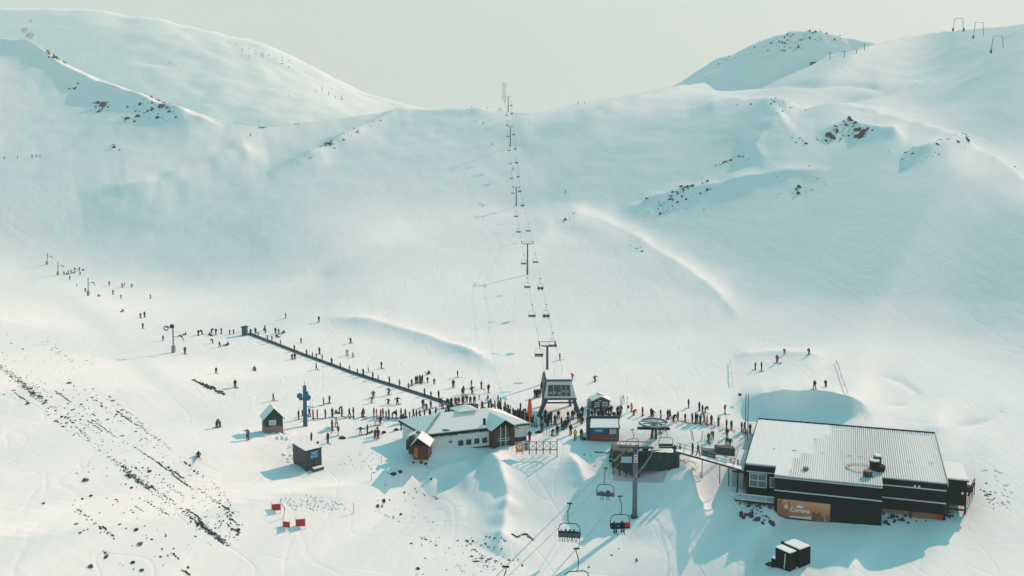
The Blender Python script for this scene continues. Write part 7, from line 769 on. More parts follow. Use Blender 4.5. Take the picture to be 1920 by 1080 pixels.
def body_mesh(pose):
    J = {}; lean = 0.
    J['pel'] = (0, 0, .95); J['che'] = (0, 0, 1.28); J['nek'] = (0, 0, 1.47); J['hed'] = (0, -.01, 1.62); J['top'] = (0, 0, 1.72)
    for s, n in ((-1, 'l'), (1, 'r')):
        J['sh'+n] = (s*.19, 0, 1.40); J['el'+n] = (s*.26, .02, 1.13); J['ha'+n] = (s*.24, -.12, .90)
        J['hi'+n] = (s*.1, 0, .88); J['kn'+n] = (s*.12, -.03, .50); J['an'+n] = (s*.13, .02, .12); J['to'+n] = (s*.14, -.17, .07)
    def mv(keys, d):
        for k_ in keys: J[k_] = tuple(a+b for a, b in zip(J[k_], d))
    upper = ['pel', 'che', 'nek', 'hed', 'top', 'shl', 'shr', 'ell', 'elr', 'hal', 'har', 'hil', 'hir']
    if pose in ('ski', 'wide', 'tuck'):
        mv(upper, (0, .12, -.16)); mv(['knl', 'knr'], (0, -.14, -.04)); mv(['che', 'nek', 'hed', 'top', 'shl', 'shr'], (0, -.14, -.02)); mv(['nek', 'hed', 'top'], (0, -.1, -.02))
        J['ell'] = (-.34, -.15, 1.02); J['elr'] = (.34, -.15, 1.02); J['hal'] = (-.40, -.38, .92); J['har'] = (.40, -.38, .92)
    if pose == 'wide':
        J['ell'] = (-.42, -.1, 1.12); J['elr'] = (.42, -.1, 1.12); J['hal'] = (-.66, -.16, .98); J['har'] = (.66, -.16, .98); J['anl'] = (-.2, .02, .12); J['anr'] = (.2, .02, .12); J['tol'] = (-.2, -.17, .07); J['tor'] = (.2, -.17, .07)
    if pose == 'point': J['elr'] = (.42, -.05, 1.36); J['har'] = (.68, -.1, 1.34)
    if pose == 'walk': J['knl'] = (-.11, -.2, .52); J['anl'] = (-.12, -.22, .12); J['tol'] = (-.12, -.42, .08); J['anr'] = (.12, .26, .14); J['tor'] = (.12, .08, .06); J['knr'] = (.11, .05, .5)
    if pose == 'bend':
        mv(['che', 'nek', 'hed', 'top', 'shl', 'shr'], (0, -.34, -.2)); mv(['nek', 'hed', 'top'], (0, -.2, -.14)); J['ell'] = (-.24, -.5, .88); J['elr'] = (.24, -.5, .88); J['hal'] = (-.15, -.65, .7); J['har'] = (.15, -.65, .7)
    if pose in ('sit', 'chair'):
        dz = -.72 if pose == 'sit' else -.45
        mv(upper, (0, 0, dz))
        if pose == 'sit':
            for s, n in ((-1, 'l'), (1, 'r')): J['kn'+n] = (s*.14, -.42, .34); J['an'+n] = (s*.16, -.78, .12); J['to'+n] = (s*.16, -.86, .26)
            J['ell'] = (-.32, .14, .45); J['elr'] = (.32, .14, .45); J['hal'] = (-.34, .2, .12); J['har'] = (.34, .2, .12)
        else:
            for s, n in ((-1, 'l'), (1, 'r')): J['kn'+n] = (s*.13, -.45, .50); J['an'+n] = (s*.13, -.5, .1); J['to'+n] = (s*.13, -.7, .05)
            J['hal'] = (-.2, -.3, .62); J['har'] = (.2, -.3, .62)
    names = list(J); ix = {n: i for i, n in enumerate(names)}
    ed = [('pel', 'che'), ('che', 'nek'), ('nek', 'hed'), ('hed', 'top')]
    for n in 'lr': ed += [('che', 'sh'+n), ('sh'+n, 'el'+n), ('el'+n, 'ha'+n), ('pel', 'hi'+n), ('hi'+n, 'kn'+n), ('kn'+n, 'an'+n), ('an'+n, 'to'+n)]
    rad = {'pel': .17, 'che': .19, 'nek': .085, 'hed': .125, 'top': .07, 'sh': .10, 'el': .075, 'ha': .06, 'hi': .125, 'kn': .095, 'an': .085, 'to': .06}
    me = bpy.data.meshes.new('b'); me.from_pydata([J[n] for n in names], [(ix[a], ix[b_]) for a, b_ in ed], []); o = bpy.data.objects.new('b', me); C.objects.link(o)
    o.modifiers.new('s', 'SKIN'); sv = me.skin_vertices[0].data
    for n in names: rr = rad.get(n, rad.get(n[:2]))*1.1; sv[ix[n]].radius = (rr, rr)
    sv[ix['pel']].use_root = True
    m2 = o.modifiers.new('d', 'SUBSURF'); m2.levels = 1; m2.render_levels = 1
    bpy.context.view_layer.update()
    r = bpy.data.meshes.new_from_object(o.evaluated_get(bpy.context.evaluated_depsgraph_get())); bpy.data.objects.remove(o)
    r.name = 'person_'+pose
    seg = [(Vector(J[a]), Vector(J[b_]), (2 if a == 'nek' or a == 'hed' else (3 if a[:2] == 'an' else (1 if a[:2] in ('hi', 'kn') else 0)))) for a, b_ in ed]
    idx = []
    for p in r.polygons:
        c = p.center; best = min(seg, key=lambda s_: ((c-s_[0])-(s_[1]-s_[0])*max(0, min(1, (c-s_[0]).dot(s_[1]-s_[0])/max(1e-6, (s_[1]-s_[0]).length_squared)))).length)
        idx.append(best[2])
    r.materials.clear()
    for m_ in (cmat('k'), cmat('k'), BOOT, BOOT): r.materials.append(m_)
    r.polygons.foreach_set('material_index', idx); r.polygons.foreach_set('use_smooth', [True]*len(idx)); return r
BODY = {p: body_mesh(p) for p in ('stand', 'ski', 'wide', 'point', 'walk', 'bend', 'sit', 'chair')}
def ski_mesh():
    b = MB(); b.hexa([(-.045, -.85, 0), (.045, -.85, 0), (.045, .75, 0), (-.045, .75, 0), (-.045, -.85, .03), (.045, -.85, .03), (.045, .75, .03), (-.045, .75, .03)])
    b.hexa([(-.045, -1.0, .07), (.045, -1.0, .07), (.045, -.85, 0), (-.045, -.85, 0), (-.045, -1.0, .09), (.045, -1.0, .09), (.045, -.85, .03), (-.045, -.85, .03)])
    return b
SKI = ski_mesh().build('ski', BLK); SKI_ME = SKI.data; bpy.data.objects.remove(SKI)
b = MB().tube([(0, 0, .0), (.0, .0, 1.05)], .018, 5); POLE_ = b.build('ski_pole', BLK); POLE_ME = POLE_.data; bpy.data.objects.remove(POLE_)
b = MB().prism([(-.13, -.72), (.13, -.72), (.14, -.2), (.13, .6), (.1, .76), (-.1, .76), (-.13, .6), (-.14, -.2)], 0, .03); SB_ = b.build('snowboard', BLK); SB_ME = SB_.data; bpy.data.objects.remove(SB_)
SKIM = [mat('ski_'+str(i), c, .5) for i, c in enumerate([(.02, .02, .025), (.3, .05, .05), (.45, .47, .48), (.04, .12, .2)])]
rp = random.Random(11)
HEADM = [mat('helmet_black', (.015, .015, .018), .4), mat('helmet_grey', (.12, .12, .13), .4), mat('knit_hat_red', (.3, .04, .04), .9), mat('helmet_white', (.55, .56, .56), .4), mat('hair_brown', (.05, .03, .02), .9)]
def person(p, jc, tc_, pose, yaw, scale, label, group, gear='ski', poles=False):
    o = bpy.data.objects.new('person', BODY[pose]); C.objects.link(o); o.location = p; o.rotation_euler = (0, 0, yaw); o.scale = (scale,)*3
    for i, m_ in enumerate((cmat(jc), cmat(tc_), rp.choice(HEADM[:2]+HEADM), BOOT)):
        o.material_slots[i].link = 'OBJECT'; o.material_slots[i].material = m_
    tag(o, label, 'person', group)
    sp = .2 if pose == 'wide' else .14
    if gear == 'ski' and pose != 'sit':
        m_ = rp.choice(SKIM)
        for s in (-1, 1):
            k_ = bpy.data.objects.new('ski', SKI_ME); C.objects.link(k_); k_.parent = o; k_.location = (s*sp, -.05, .005) if pose != 'chair' else (s*.14, -.55, -.02)
            k_.rotation_euler = (0, 0, s*rp.uniform(-.02, .12)) if pose != 'chair' else (-.15, 0, 0)
            k_.material_slots[0].link = 'OBJECT'; k_.material_slots[0].material = m_
    elif gear == 'ski':
        for s in (-1, 1):
            k_ = bpy.data.objects.new('ski', SKI_ME); C.objects.link(k_); k_.parent = o; k_.location = (s*.2, -.95, .05); k_.rotation_euler = (0, s*.6, s*.3)
    elif gear == 'board':
        k_ = bpy.data.objects.new('snowboard', SB_ME); C.objects.link(k_); k_.parent = o; k_.location = (0, -.05 if pose != 'sit' else -.85, .005); k_.rotation_euler = (0, 0, R(90))
    elif gear == 'carry':
        k_ = bpy.data.objects.new('snowboard', SB_ME); C.objects.link(k_); k_.parent = o; k_.location = (0, .2, 1.3); k_.rotation_euler = (R(90), 0, R(70))
    if poles and pose in ('ski', 'wide', 'stand', 'walk'):
        hx = {'ski': (.40, -.38, .92), 'wide': (.66, -.16, .98), 'stand': (.24, -.12, .9), 'walk': (.24, -.12, .9)}[pose]
        for s in (-1, 1):
            k_ = bpy.data.objects.new('ski_pole', POLE_ME); C.objects.link(k_); k_.parent = o; k_.location = (s*hx[0]*1.12, .1, .0); k_.rotation_euler = (R(18), R(-s*4), 0); k_.scale = (1, 1, .95)
    return o
PEOPLE = []   # (group, anchor text, reverse?, entries)
def crowd(group, place, anchor, entries, rev=False, upward=False, face=None, gear=None, dz=0.):
    es = sorted(entries, key=lambda e: (e[1] if upward else e[0]), reverse=rev); seen = {}
    for i, e in enumerate(es):
        u, v, c = e[0], e[1], e[2]; pose = e[3] if len(e) > 3 else rp.choice(['stand', 'stand', 'stand', 'walk', 'bend' if rp.random() < .15 else 'stand'])
        sc = e[4] if len(e) > 4 else rp.uniform(.93, 1.06); jc = c[0]; tc_ = c[1] if len(c) > 1 else 'k'
        g_ = gear or ('ski' if rp.random() < .75 else 'board')
        yaw = (face if face is not None else rp.uniform(0, 6.28)) + rp.uniform(-.5, .5)
        if pose in ('wide', 'ski'): yaw = rp.uniform(-.9, .9)
        act = {'stand': 'standing', 'walk': 'stepping', 'ski': 'skiing', 'wide': 'with arms out', 'point': 'holding an arm out', 'bend': 'bending', 'sit': 'sitting'}[pose]
        lab = f"{COL[jc][0]} jacket person {act} {place}, {ordinal(i)} from {anchor}"
        if len(lab.replace('-', ' ').split()) > 16: lab = f"{COL[jc][0]} jacket person {place}, {ordinal(i)} from {anchor}"
        p = at(u, v); p.z -= .02; p.z += dz
        person(p, jc, tc_, pose, yaw, sc, lab, group, g_, poles=(pose in ('ski', 'wide') or rp.random() < .3))
# ------------------------------------------------------------------ conveyor lift
BELT = [(466, 625), (480, 631), (560, 662), (622, 685), (678, 705), (765, 733), (847, 760)]
bp_ = [at(u, v) for u, v in BELT]; cen = bp_[0].copy(); broot = simple_root('conveyor_lift', tuple(cen), 'long dark conveyor belt carrying people up the beginner slope', 'ski conveyor')
def belt_pt(u):
    us = [b_[0] for b_ in BELT]; v = float(np.interp(u, us, [b_[1] for b_ in BELT])); return v
fine = [at(u, belt_pt(u)) for u in range(466, 848, 6)]
def ribbon(pts, off, w, z0, z1):
    q = MB()
    for a, b_ in zip(pts[:-1], pts[1:]):
        d = (b_-a); s_ = Vector((d.y, -d.x, 0)).normalized(); A = a-cen+s_*off; B_ = b_-cen+s_*off; s_ = s_*w/2; Z0 = Vector((0, 0, z0)); Z1 = Vector((0, 0, z1))
        q.hexa([A-s_+Z0, A+s_+Z0, B_+s_+Z0, B_-s_+Z0, A-s_+Z1, A+s_+Z1, B_+s_+Z1, B_-s_+Z1])
    return q
ribbon(fine, 0, .6, -.3, .14).build('belt', BLK, broot); ribbon(fine, .45, .22, -.3, .24).build('side_board', DST, broot); ribbon(fine, -.45, .22, -.3, .24).build('side_board', STL, broot)
hp = at(459, 628); hr = simple_root('conveyor_booth', tuple(hp), 'small blue booth at the top end of the conveyor belt', 'booth')
MB().box(-.6, .6, -.6, .6, -.3, 2.1).build('wall', mat('booth_blue', (.03, .10, .20), .6), hr); MB().prism([(-.8, -.8), (.8, -.8), (.8, .8), (-.8, .8)], 2.103, 2.25).build('roof', BLK, hr); MB().box(-.35, .35, -.63, -.605, 1.1, 1.8).build('window', GLS, hr)
riders = [484, 501, 510, 526, 552, 575, 586, 593, 604, 622, 638, 655, 670, 681, 699, 709, 730, 749, 766, 796, 808]
cs = 'kkngkemkkuknekkkkgkek'
crowd('people riding the conveyor belt', 'on the conveyor belt', 'its top', [(u, belt_pt(u), cs[i]+'k', 'stand', rp.uniform(.72, 1.02)) for i, u in enumerate(riders)], face=R(120), dz=.14)
# ------------------------------------------------------------------ crowds
rowA = [(560, 787, 'kk'), (567, 780, 'nn'), (580, 782, 'ke'), (587, 786, 'pr'), (595, 785, 'pr'), (610, 784, 'lk'), (623, 782, 'gk', 'stand', 1.05), (630, 775, 'rk', 'sit', .8), (636, 774, 'hk', 'bend', .9), (641, 781, 'kk'), (655, 782, 'uk'), (662.5, 781, 'km'), (678, 782, 'hr'), (681, 781, 'kr'), (701, 782, 'bo'), (706, 780, 'bp', 'stand', .8), (714, 784, 'rm'), (718, 782, 'rk'), (724, 784, 'kk', 'stand', .85), (729, 784, 'mk'), (735.5, 784, 'kk'), (743, 784, 'nn'), (752, 783, 'ne'), (760, 784, 'kk'), (768, 784, 'lk', 'stand', .75), (775, 783, 'kk'), (781, 786, 'kk'), (787, 786, 'rk'), (796, 784, 'nk'), (805, 783, 'uk'), (807, 784, 'kk'), (817, 781, 'gr', 'point')]
crowd('people queueing beside the blue pylon', 'in the queue row', 'the blue pylon', rowA, face=R(90))
crowd('people waiting behind the long lodge', 'waiting behind the lodge', 'the belt end', [(793, 764, 'kk'), (800, 769, 'nn', 'bend'), (808, 765, 'gk', 'stand', .8), (826, 761, 'gk'), (830, 767, 'or'), (836, 777, 'gk', 'bend', .8), (839, 763, 'ns'), (842, 775, 'kn'), (846, 762, 'gk'), (848, 771, 'kk'), (850, 777, 'kk'), (852, 776, 'kk', 'stand', .8), (854, 761, 'rk'), (860, 760, 'rp'), (868, 759, 'mk'), (868, 751, 'wk'), (875, 755, 'gg'), (882, 758, 'mk'), (889.5, 757, 'kk'), (843, 768, 'nk'), (840, 771, 'ek')], face=R(0))
crowd('people crowding towards the lift station', 'in the crowd behind the lodge roof', 'the plank wall', [(903, 767, 'pp'), (905, 770, 'kg'), (909, 772, 'gk', 'sit'), (920, 762, 'kw'), (921, 771, 'rr', 'bend'), (928, 767, 'we'), (934, 774, 'kk'), (937, 768, 'ek'), (939, 775, 'kk'), (945, 776, 'kk'), (947, 770, 'kn'), (950.5, 779, 'es'), (953, 774, 'kk'), (957, 776, 'we'), (955.6, 781, 'nk'), (962, 783, 'kk'), (965, 786, 'kk'), (975, 787, 'gk'), (977.5, 789, 'rk'), (981, 787, 'kk'), (986.6, 787, 'kk'), (990.6, 790, 'mu'), (976, 772, 'kk'), (981, 778, 'kk', 'bend'), (999.5, 797, 'mk'), (997, 800, 'km'), (970, 784, 'nk')], face=R(90))
crowd('people between the portico and the lift station', 'near the station legs', 'the orange flag', [(1015, 792, 'nk'), (1022.4, 785, 'kk'), (1028.7, 793, 'kk'), (1033, 787, 'kk'), (1040.7, 794, 'nk'), (1047, 786, 'ke'), (1065, 786, 'ks', 'stand', .85), (1068, 794, 'sk', 'stand', .8), (1073.5, 787, 'kk'), (1078.6, 777, 'kk', 'point'), (1092, 778, 'kk'), (1016, 809.5, 'kk', 'stand', 1.05), (1035.6, 817, 'ke', 'bend'), (1045, 816, 'kk'), (1054.5, 805.4, 'nk'), (1058, 805, 'kk'), (1061, 804, 'nk'), (1070, 814.6, 'kk'), (1078.6, 823, 'yk'), (1090, 822.7, 'kk'), (1091, 795, 'kk', 'bend'), (1090, 790, 'kk')], face=R(0))
tag_ = crowd('single people by the fence', 'beside the braced fence', 'the orange board', [(980.5, 818, 'ek', 'sit'), (993, 828, 'kk')], face=R(180))
crowd('people around the green cabin', 'around the green cabin', 'the station', [(1091.5, 780, 'kk'), (1103, 779, 'kk'), (1104, 784, 'ek'), (1115.6, 779, 'mk'), (1130, 778, 'rm'), (1134, 778, 'pk'), (1146, 777, 'kk'), (1164, 776, 'ks'), (1160, 778, 'pe'), (1122, 786, 'kk'), (1130.5, 785, 'kk'), (1142, 786, 'kk', 'bend'), (1151, 785, 'kk', 'bend'), (1160, 786, 'kk'), (1110, 785, 'kk')], face=R(0))
crowd('people in the long queue behind the lift wheel', 'in the long queue', 'the green cabin', [(1184, 772, 'oo'), (1188, 779, 'rr', 'bend'), (1204.6, 780, 'rr'), (1221, 782, 'km'), (1224, 783, 'kk', 'ski'), (1238.4, 782.5, 'nw', 'stand', .85), (1252, 786, 'mr'), (1256, 785, 'br'), (1262.5, 790.5, 'kk', 'bend'), (1271, 789, 'rr'), (1284.4, 792, 'ku'), (1297.6, 793, 'km'), (1304, 793, 'hk'), (1307, 793, 'kk'), (1313, 795, 'nk'), (1320, 794, 'rk'), (1325.5, 797, 'pk'), (1333.6, 795.7, 'km'), (1347, 798.5, 'gk', 'point'), (1362, 802.6, 'kk'), (1371, 805.4, 'he'), (1390.4, 809, 'ke'), (1395.6, 809, 'uu'), (1406, 812, 'ke')], face=R(60))
crowd('skiers standing above the long queue', 'above the long queue', 'the green cabin', [(1291, 765, 'kk'), (1311, 770, 'kk'), (1317, 776, 'kk'), (1322, 774, 'kk', 'bend'), (1359, 776, 'my', 'point')], face=R(60))
crowd('people beside the lift platform and bridge', 'by the lift platform', 'the lift wheel', [(1237, 810.6, 'kk', 'bend'), (1248, 806, 'kk', 'stand', .7), (1328.4, 830.7, 'le'), (1336.4, 822, 'nn', 'bend'), (1363, 820, 'kk'), (1362, 833, 'kk', 'bend'), (1368, 836, 'kk', 'bend')], face=R(0))
crowd('skiers below the queue row', 'below the queue row', 'the gabled hut', [(584, 831, 'kk', 'stand', 1.08), (596, 832, 'kk', 'sit', .5), (615, 831, 'ke', 'stand', 1.05), (623, 806, 'tn'), (630.6, 800, 'wr', 'walk', .95), (634.6, 817, 'kw'), (676, 815, 'gw', 'wide'), (689, 813, 'gk'), (697, 812, 'kk', 'sit', .7), (703, 798, 'ws'), (703.5, 822, 'rk'), (708, 816, 'kk'), (709, 823, 'un'), (713, 795, 'kk', 'wide', .9), (752, 805, 'kk'), (757, 792, 'kk'), (762, 791, 'nk', 'bend'), (753, 794, 'nk')])
crowd('skiers beside the gabled hut', 'on the snow beyond the gabled hut', 'the bare slope', [(372, 856, 'kk', 'sit', .9), (406.5, 802, 'kk', 'bend', 1.05), (412.6, 801, 'ee', 'bend', 1.05), (464.5, 825, 'ek', 'point', 1.05), (441, 727, 'kk'), (512.5, 752, 'lk', 'walk'), (405.4, 701, 'kk', 'walk', .8), (477, 695, 'rk', 'sit')])
crowd('skiers between pylon and belt', 'between the pylon and belt', 'the blue pylon', [(607, 760, 'pg', 'point', .9), (618, 757, 'nk', 'walk', .95), (700, 746, 'gk', 'ski'), (697, 756, 'es', 'wide', .9), (729, 741, 'ek', 'wide'), (728, 758.5, 'kk', 'wide', .85), (745, 758.5, 'kk', 'wide'), (593, 694, 'gk', 'walk', .9), (547.7, 674, 'kk', 'ski'), (553, 673, 'kk', 'ski')])
crowd('skiers beyond the conveyor belt', 'on the slope beyond the belt', 'the belt booth', [(715, 691, 'kk', 'walk'), (690.6, 698, 'hk', 'stand', .7), (772, 724, 'bb', 'stand', .9), (780, 720, 'kk'), (783, 719, 'kk'), (787, 717, 'ek'), (792, 717, 'kk'), (789, 720, 'hk'), (801.6, 718, 'gk', 'stand', .8), (814, 721, 'tk', 'stand', .8), (804, 702, 'ns', 'sit'), (858, 708, 'kk', 'point'), (850, 727, 'kk'), (884, 727, 'kr', 'stand', 1.0), (885, 738, 'kk', 'wide'), (902.5, 729, 'rr'), (916, 736, 'kk', 'walk'), (869, 739, 'nk'), (867, 743, 'kk'), (822.5, 748, 'nn'), (915, 755, 'nw'), (934, 753, 'tk', 'stand', .8), (939, 759, 'tk', 'stand', .85), (898.6, 749, 'kk', 'stand', .6), (657.5, 643.5, 'kk', 'ski'), (651, 667, 'ss', 'ski'), (662, 670, 'we', 'ski', .85), (564.4, 643, 'ek', 'stand', .8), (599, 664, 'kk'), (535.6, 597, 'kk', 'stand', 1), (598, 604, 'kk', 'walk')])
crowd('beginners on the flat above the belt', 'on the flat by the booth', 'the leaning lamp pole', [(306, 639, 'gk', 'walk', .85), (347, 664, 'gk', 'stand', 1.1), (348, 628, 'kk', 'sit'), (372, 629, 'kk'), (379, 627, 'kk', 'bend'), (393.5, 629, 'kk', 'sit'), (396.5, 624, 'kk', 'bend'), (405, 627, 'kk'), (415, 626, 'hk'), (430.6, 627, 'hk', 'stand', .8), (438, 626, 'ek', 'stand', .8), (399, 643, 'hk', 'bend', .9), (411.6, 651, 'kk', 'walk', .85), (427, 648, 'gk', 'sit'), (461, 621, 'nk'), (470, 628, 'tn'), (479, 626, 'nk'), (498, 624, 'km', 'bend'), (497, 620, 'kk'), (516.5, 626, 'mk'), (522.7, 627, 'ke'), (519, 632, 'kk', 'sit'), (532, 625, 'kk', 'sit')])
crowd('skiers far up the beginner slope', 'far up the beginner slope', 'the top tow pole', [(120, 515, 'kk'), (125, 514, 'kk', 'sit'), (128, 513, 'kk'), (133, 511, 'kk'), (140, 505, 'kk', 'sit'), (140, 511, 'kk', 'sit'), (149, 508, 'kk', 'point'), (156, 507, 'kk', 'sit'), (150, 515, 'ek', 'bend'), (131, 524, 'kk'), (144, 536, 'ek', 'stand', .7), (160, 547, 'ek'), (205, 535, 'kk'), (212, 552, 'kk', 'point'), (227, 560, 'ek', 'stand', .9), (229, 538.5, 'kk'), (233, 537, 'kk'), (247, 538, 'kk', 'wide'), (282, 560, 'nk', 'walk'), (185, 556, 'ek', 'sit'), (230, 585, 'kk', 'sit'), (263.5, 597, 'ek'), (271, 595, 'kk'), (268, 616, 'gk')])
crowd('people on the sledging field', 'on the sledging field', 'the rope fence', [(1416, 695, 'nk'), (1427.6, 695, 'gk'), (1457, 682, 'rk', 'stand', 1.1), (1471, 668, 'kk', 'bend', .9), (1517, 670, 'kk', 'bend'), (1527, 744.4, 'kk', 'walk'), (1548, 734, 'kk', 'bend')])
crowd('skiers above the lift station', 'above the lift station', 'the station pylon', [(1003, 745.6, 'kk'), (1006, 745, 'kk'), (1008.5, 745, 'kk'), (1012, 745, 'kk'), (1049.7, 674.7, 'kk', 'stand', 1), (1073, 711.7, 'rr', 'wide'), (1115.6, 716, 'kk', 'wide')])
crowd('tiny skiers high on the mountain', 'high on the mountain', 'the valley mouth', [(8, 296, 'kk'), (33, 295, 'kk'), (60, 293, 'kk'), (68, 292, 'kk'), (75, 292, 'kk'), (470, 258, 'kk'), (906, 236, 'kk'), (922, 271, 'kk'), (962, 318, 'kk'), (1060, 365, 'kk', 'stand', 1.2), (884, 209, 'kk'), (914, 209, 'kk'), (936, 210, 'kk'), (940, 210, 'kk'), (1084, 198, 'kk'), (1096, 197, 'kk')])

for place, anchor, grp, box, n_ in (('mingling behind the lodge roof', 'the plank wall', 'people mingling behind the lodge roof', [(900, 765), (925, 762), (995, 786), (990, 796), (940, 775)], 16),
                                ('milling before the station', 'the braced fence', 'people milling before the station', [(1010, 790), (1095, 782), (1092, 800), (1020, 806)], 9), ('resting by the hut roofs', 'the station', 'people by the hut roofs', [(1098, 778), (1165, 776), (1168, 786), (1098, 786)], 8)):
    es = []
    while len(es) < n_:
        u = rp.uniform(min(p[0] for p in box), max(p[0] for p in box)); v = rp.uniform(min(p[1] for p in box), max(p[1] for p in box)); c = False; j = len(box)-1
        for i in range(len(box)):
            if (box[i][1] > v) != (box[j][1] > v) and u < (box[j][0]-box[i][0])*(v-box[i][1])/(box[j][1]-box[i][1])+box[i][0]: c = not c
            j = i
        if c: es.append((u, v, rp.choice('kknkegmuh')+rp.choice('kkke')))
    crowd(grp, place, anchor, es)
# ------------------------------------------------------------------ chairs
def chair(W_, hang, seats, detailed, label, group, loc, yaw, tubr=.04):
    r = empty('lift_chair', loc, yaw); tag(r, label, 'lift chair', group)
    H1 = hang
    MB().tube([(0, 0, 0), (-.05, 0, -.3), (.18, 0, -H1*.3), (.16, 0, -H1*.62), (0, 0, -H1*.72)], tubr, 6).build('hanger', BLK, r)
    MB().bar((-.3, 0, .02), (.3, 0, .02), .12, .12).build('grip', BLK, r)
    w = W_/2; zt_, zb_ = -H1*.72, -H1*.72-1.55
    MB().tube([(-w, .1, zb_), (-w, .05, zb_+.9), (-w*.9, 0, zt_-.22), (-w*.6, 0, zt_), (w*.6, 0, zt_), (w*.9, 0, zt_-.22), (w, .05, zb_+.9), (w, .1, zb_)], tubr, 6).build('frame', BLK, r)
    MB().box(-w, w, -.45, .05, zb_-.02, zb_+.06).build('seat', BLK, r)
    MB().box(-w, w, .06, .14, zb_+.1, zb_+.5).build('backrest', DST, r)
    if detailed: MB().tube([(-w, -.3, zb_+.5), (w, -.3, zb_+.5)], .025, 5).build('restraint_bar', BLK, r)
    return r, zb_
def on_rope(k, v):
    pts = ROPEP[k]; best = None
    for a, b_ in zip(pts[:-1], pts[1:]):
        for s in range(12):
            p = a.lerp(b_, s/12); pv = proj(p)[1]
            if best is None or abs(pv-v) < best[0]: best = (abs(pv-v), p)
    return best[1]
def upper_chairs(k, vs, occ, grp, word):
    for i, (v, n) in enumerate(zip(vs, occ)):
        p = on_rope(k, v); d = proj(p)[2]; 
        c, zb_ = chair(1.75, 2.1, 2, False, f"{word} chair of the upper lift, {ordinal(i)} up from the station", grp, p, R(0 if k == 0 else 180), .03)
        for j in range(n):
            x = -.45+.9*j if n > 1 else 0
            pp = Vector(p)+Vector((x, 0, zb_-.44)); person(pp, rp.choice('kknkg'), 'k', 'chair', R(0 if k == 0 else 180), 1.0, f"dark dressed rider on the {ordinal(i)} climbing chair, seat {'one' if j == 0 else 'two'}", 'riders on the upper lift', 'ski')
upper_chairs(0, [640, 572, 520, 478, 422, 394, 352, 325, 298, 273, 247, 226, 208], [0]*13, 'empty chairs coming down', 'empty returning')
upper_chairs(1, [624, 571, 522, 476, 420, 374, 349, 322, 296, 270, 244, 205, 190], [0, 2, 2, 0, 0, 2, 2, 1, 1, 1, 1, 2, 2], 'chairs going up', 'climbing')

# lower chairlift: pylon, ropes, bullwheel terminal
pb = at(1190, 969); d0 = proj(pb)[2]; ph = (969-846)*d0/FPX
lp = simple_root('lift_pylon', tuple(pb), 'thick grey round pylon of the lower chairlift with white number plates', 'pylon')
MB().tube([(0, 0, -1), (0, 0, ph)], .37, 16, r1=.33).build('mast', mat('pylon_grey', (.13, .17, .19), .5, .2), lp, smooth=True)
MB().prism([(.62*math.cos(a*.5236), .62*math.sin(a*.5236)) for a in range(12)], -.3, .08).build('base_flange', DST, lp)
for i in range(2):
    pl = MB().box(-.25, .25, -.45, -.41, ph-.75-.62*i, ph-.22-.62*i).build('number_plate', WHT, lp)
    MB().prism([(0+.12*math.cos(a*.785), 0+.12*math.sin(a*.785)) for a in range(8)], 0, .01).build('plate_dot', BLK, pl, loc=(0, -.452, ph-.48-.62*i)); C.objects[-1].rotation_euler = (R(90), 0, 0)
MB().bar((-2.35, .3, ph+.7), (2.6, .3, ph+.55), .22, .25).build('cross_arm', DST, lp); MB().bar((0, .1, ph-.3), (0, .3, ph+.7), .5, .5).build('head', DST, lp)
MB().bar((-2.2, .3, ph+1.5), (2.3, .3, ph+1.35), .12, .14).build('lifting_frame', STL, lp)
for s in (-1, 1): MB().bar((s*2.0, .3, ph+.6), (s*2.25, .3, ph+1.45), .1).build('frame_strut', STL, lp)
BW = pt(1226, 793, 127)
RA = [BW+Vector((-2.3, 0, 0)), pt(1182, 834, 114), pt(1152, 862, 111), pt(1066, 946, 86), pt(1000, 1011, 74), pt(948, 1063, 66), pt(860, 1150, 55)]
RC = [BW+Vector((2.3, 0, 0)), pt(1222, 850, 113), pt(1204, 876, 111), pt(1177, 914, 99), pt(1081, 1029, 76), pt(1033, 1082, 69), pt(950, 1180, 57)]
RB = [BW+Vector((-1.5, 0, -1.5)), pt(1184, 842, 114), pt(1125, 910, 99), pt(1048, 989, 82), pt(954, 1079, 68), pt(870, 1165, 57)]
for pts, lb in ((RA, 'descending haul rope of the lower chairlift beside the grey pylon'), (RC, 'climbing haul rope of the lower chairlift past the grey pylon'), (RB, 'thin signal cable slung between the two ropes of the lower chairlift')):
    tag(MB().tube(pts, .022 if pts is RB else .032, 6).build('haul_rope', STL), lb, 'rope', 'ropes of the lower chairlift')
for pts in (RA, RC):
    a, b_ = pts[1]-pb, pts[2]-pb; q = MB(); q.bar(a+Vector((0, 0, -.2)), b_+Vector((0, 0, -.2)), .14, .22)
    for k_ in range(7): c_ = a.lerp(b_, k_/6); q.tube([c_+Vector((-.08, 0, -.1)), c_+Vector((.08, 0, -.1))], .18, 8)
    q.build('sheave_train', STL, lp); MB().bar(a+Vector((0, 0, .1)), Vector((a.x*.9, .3, ph+.6)), .12).build('hanger_bar', STL, lp)
def rope_at(pts, u):
    best = None
    for a, b_ in zip(pts[:-1], pts[1:]):
        for s in range(60):
            p = a.lerp(b_, s/60); e = abs(proj(p)[0]-u)
            if best is None or e < best[0]: best = (e, p)
    return best[1]
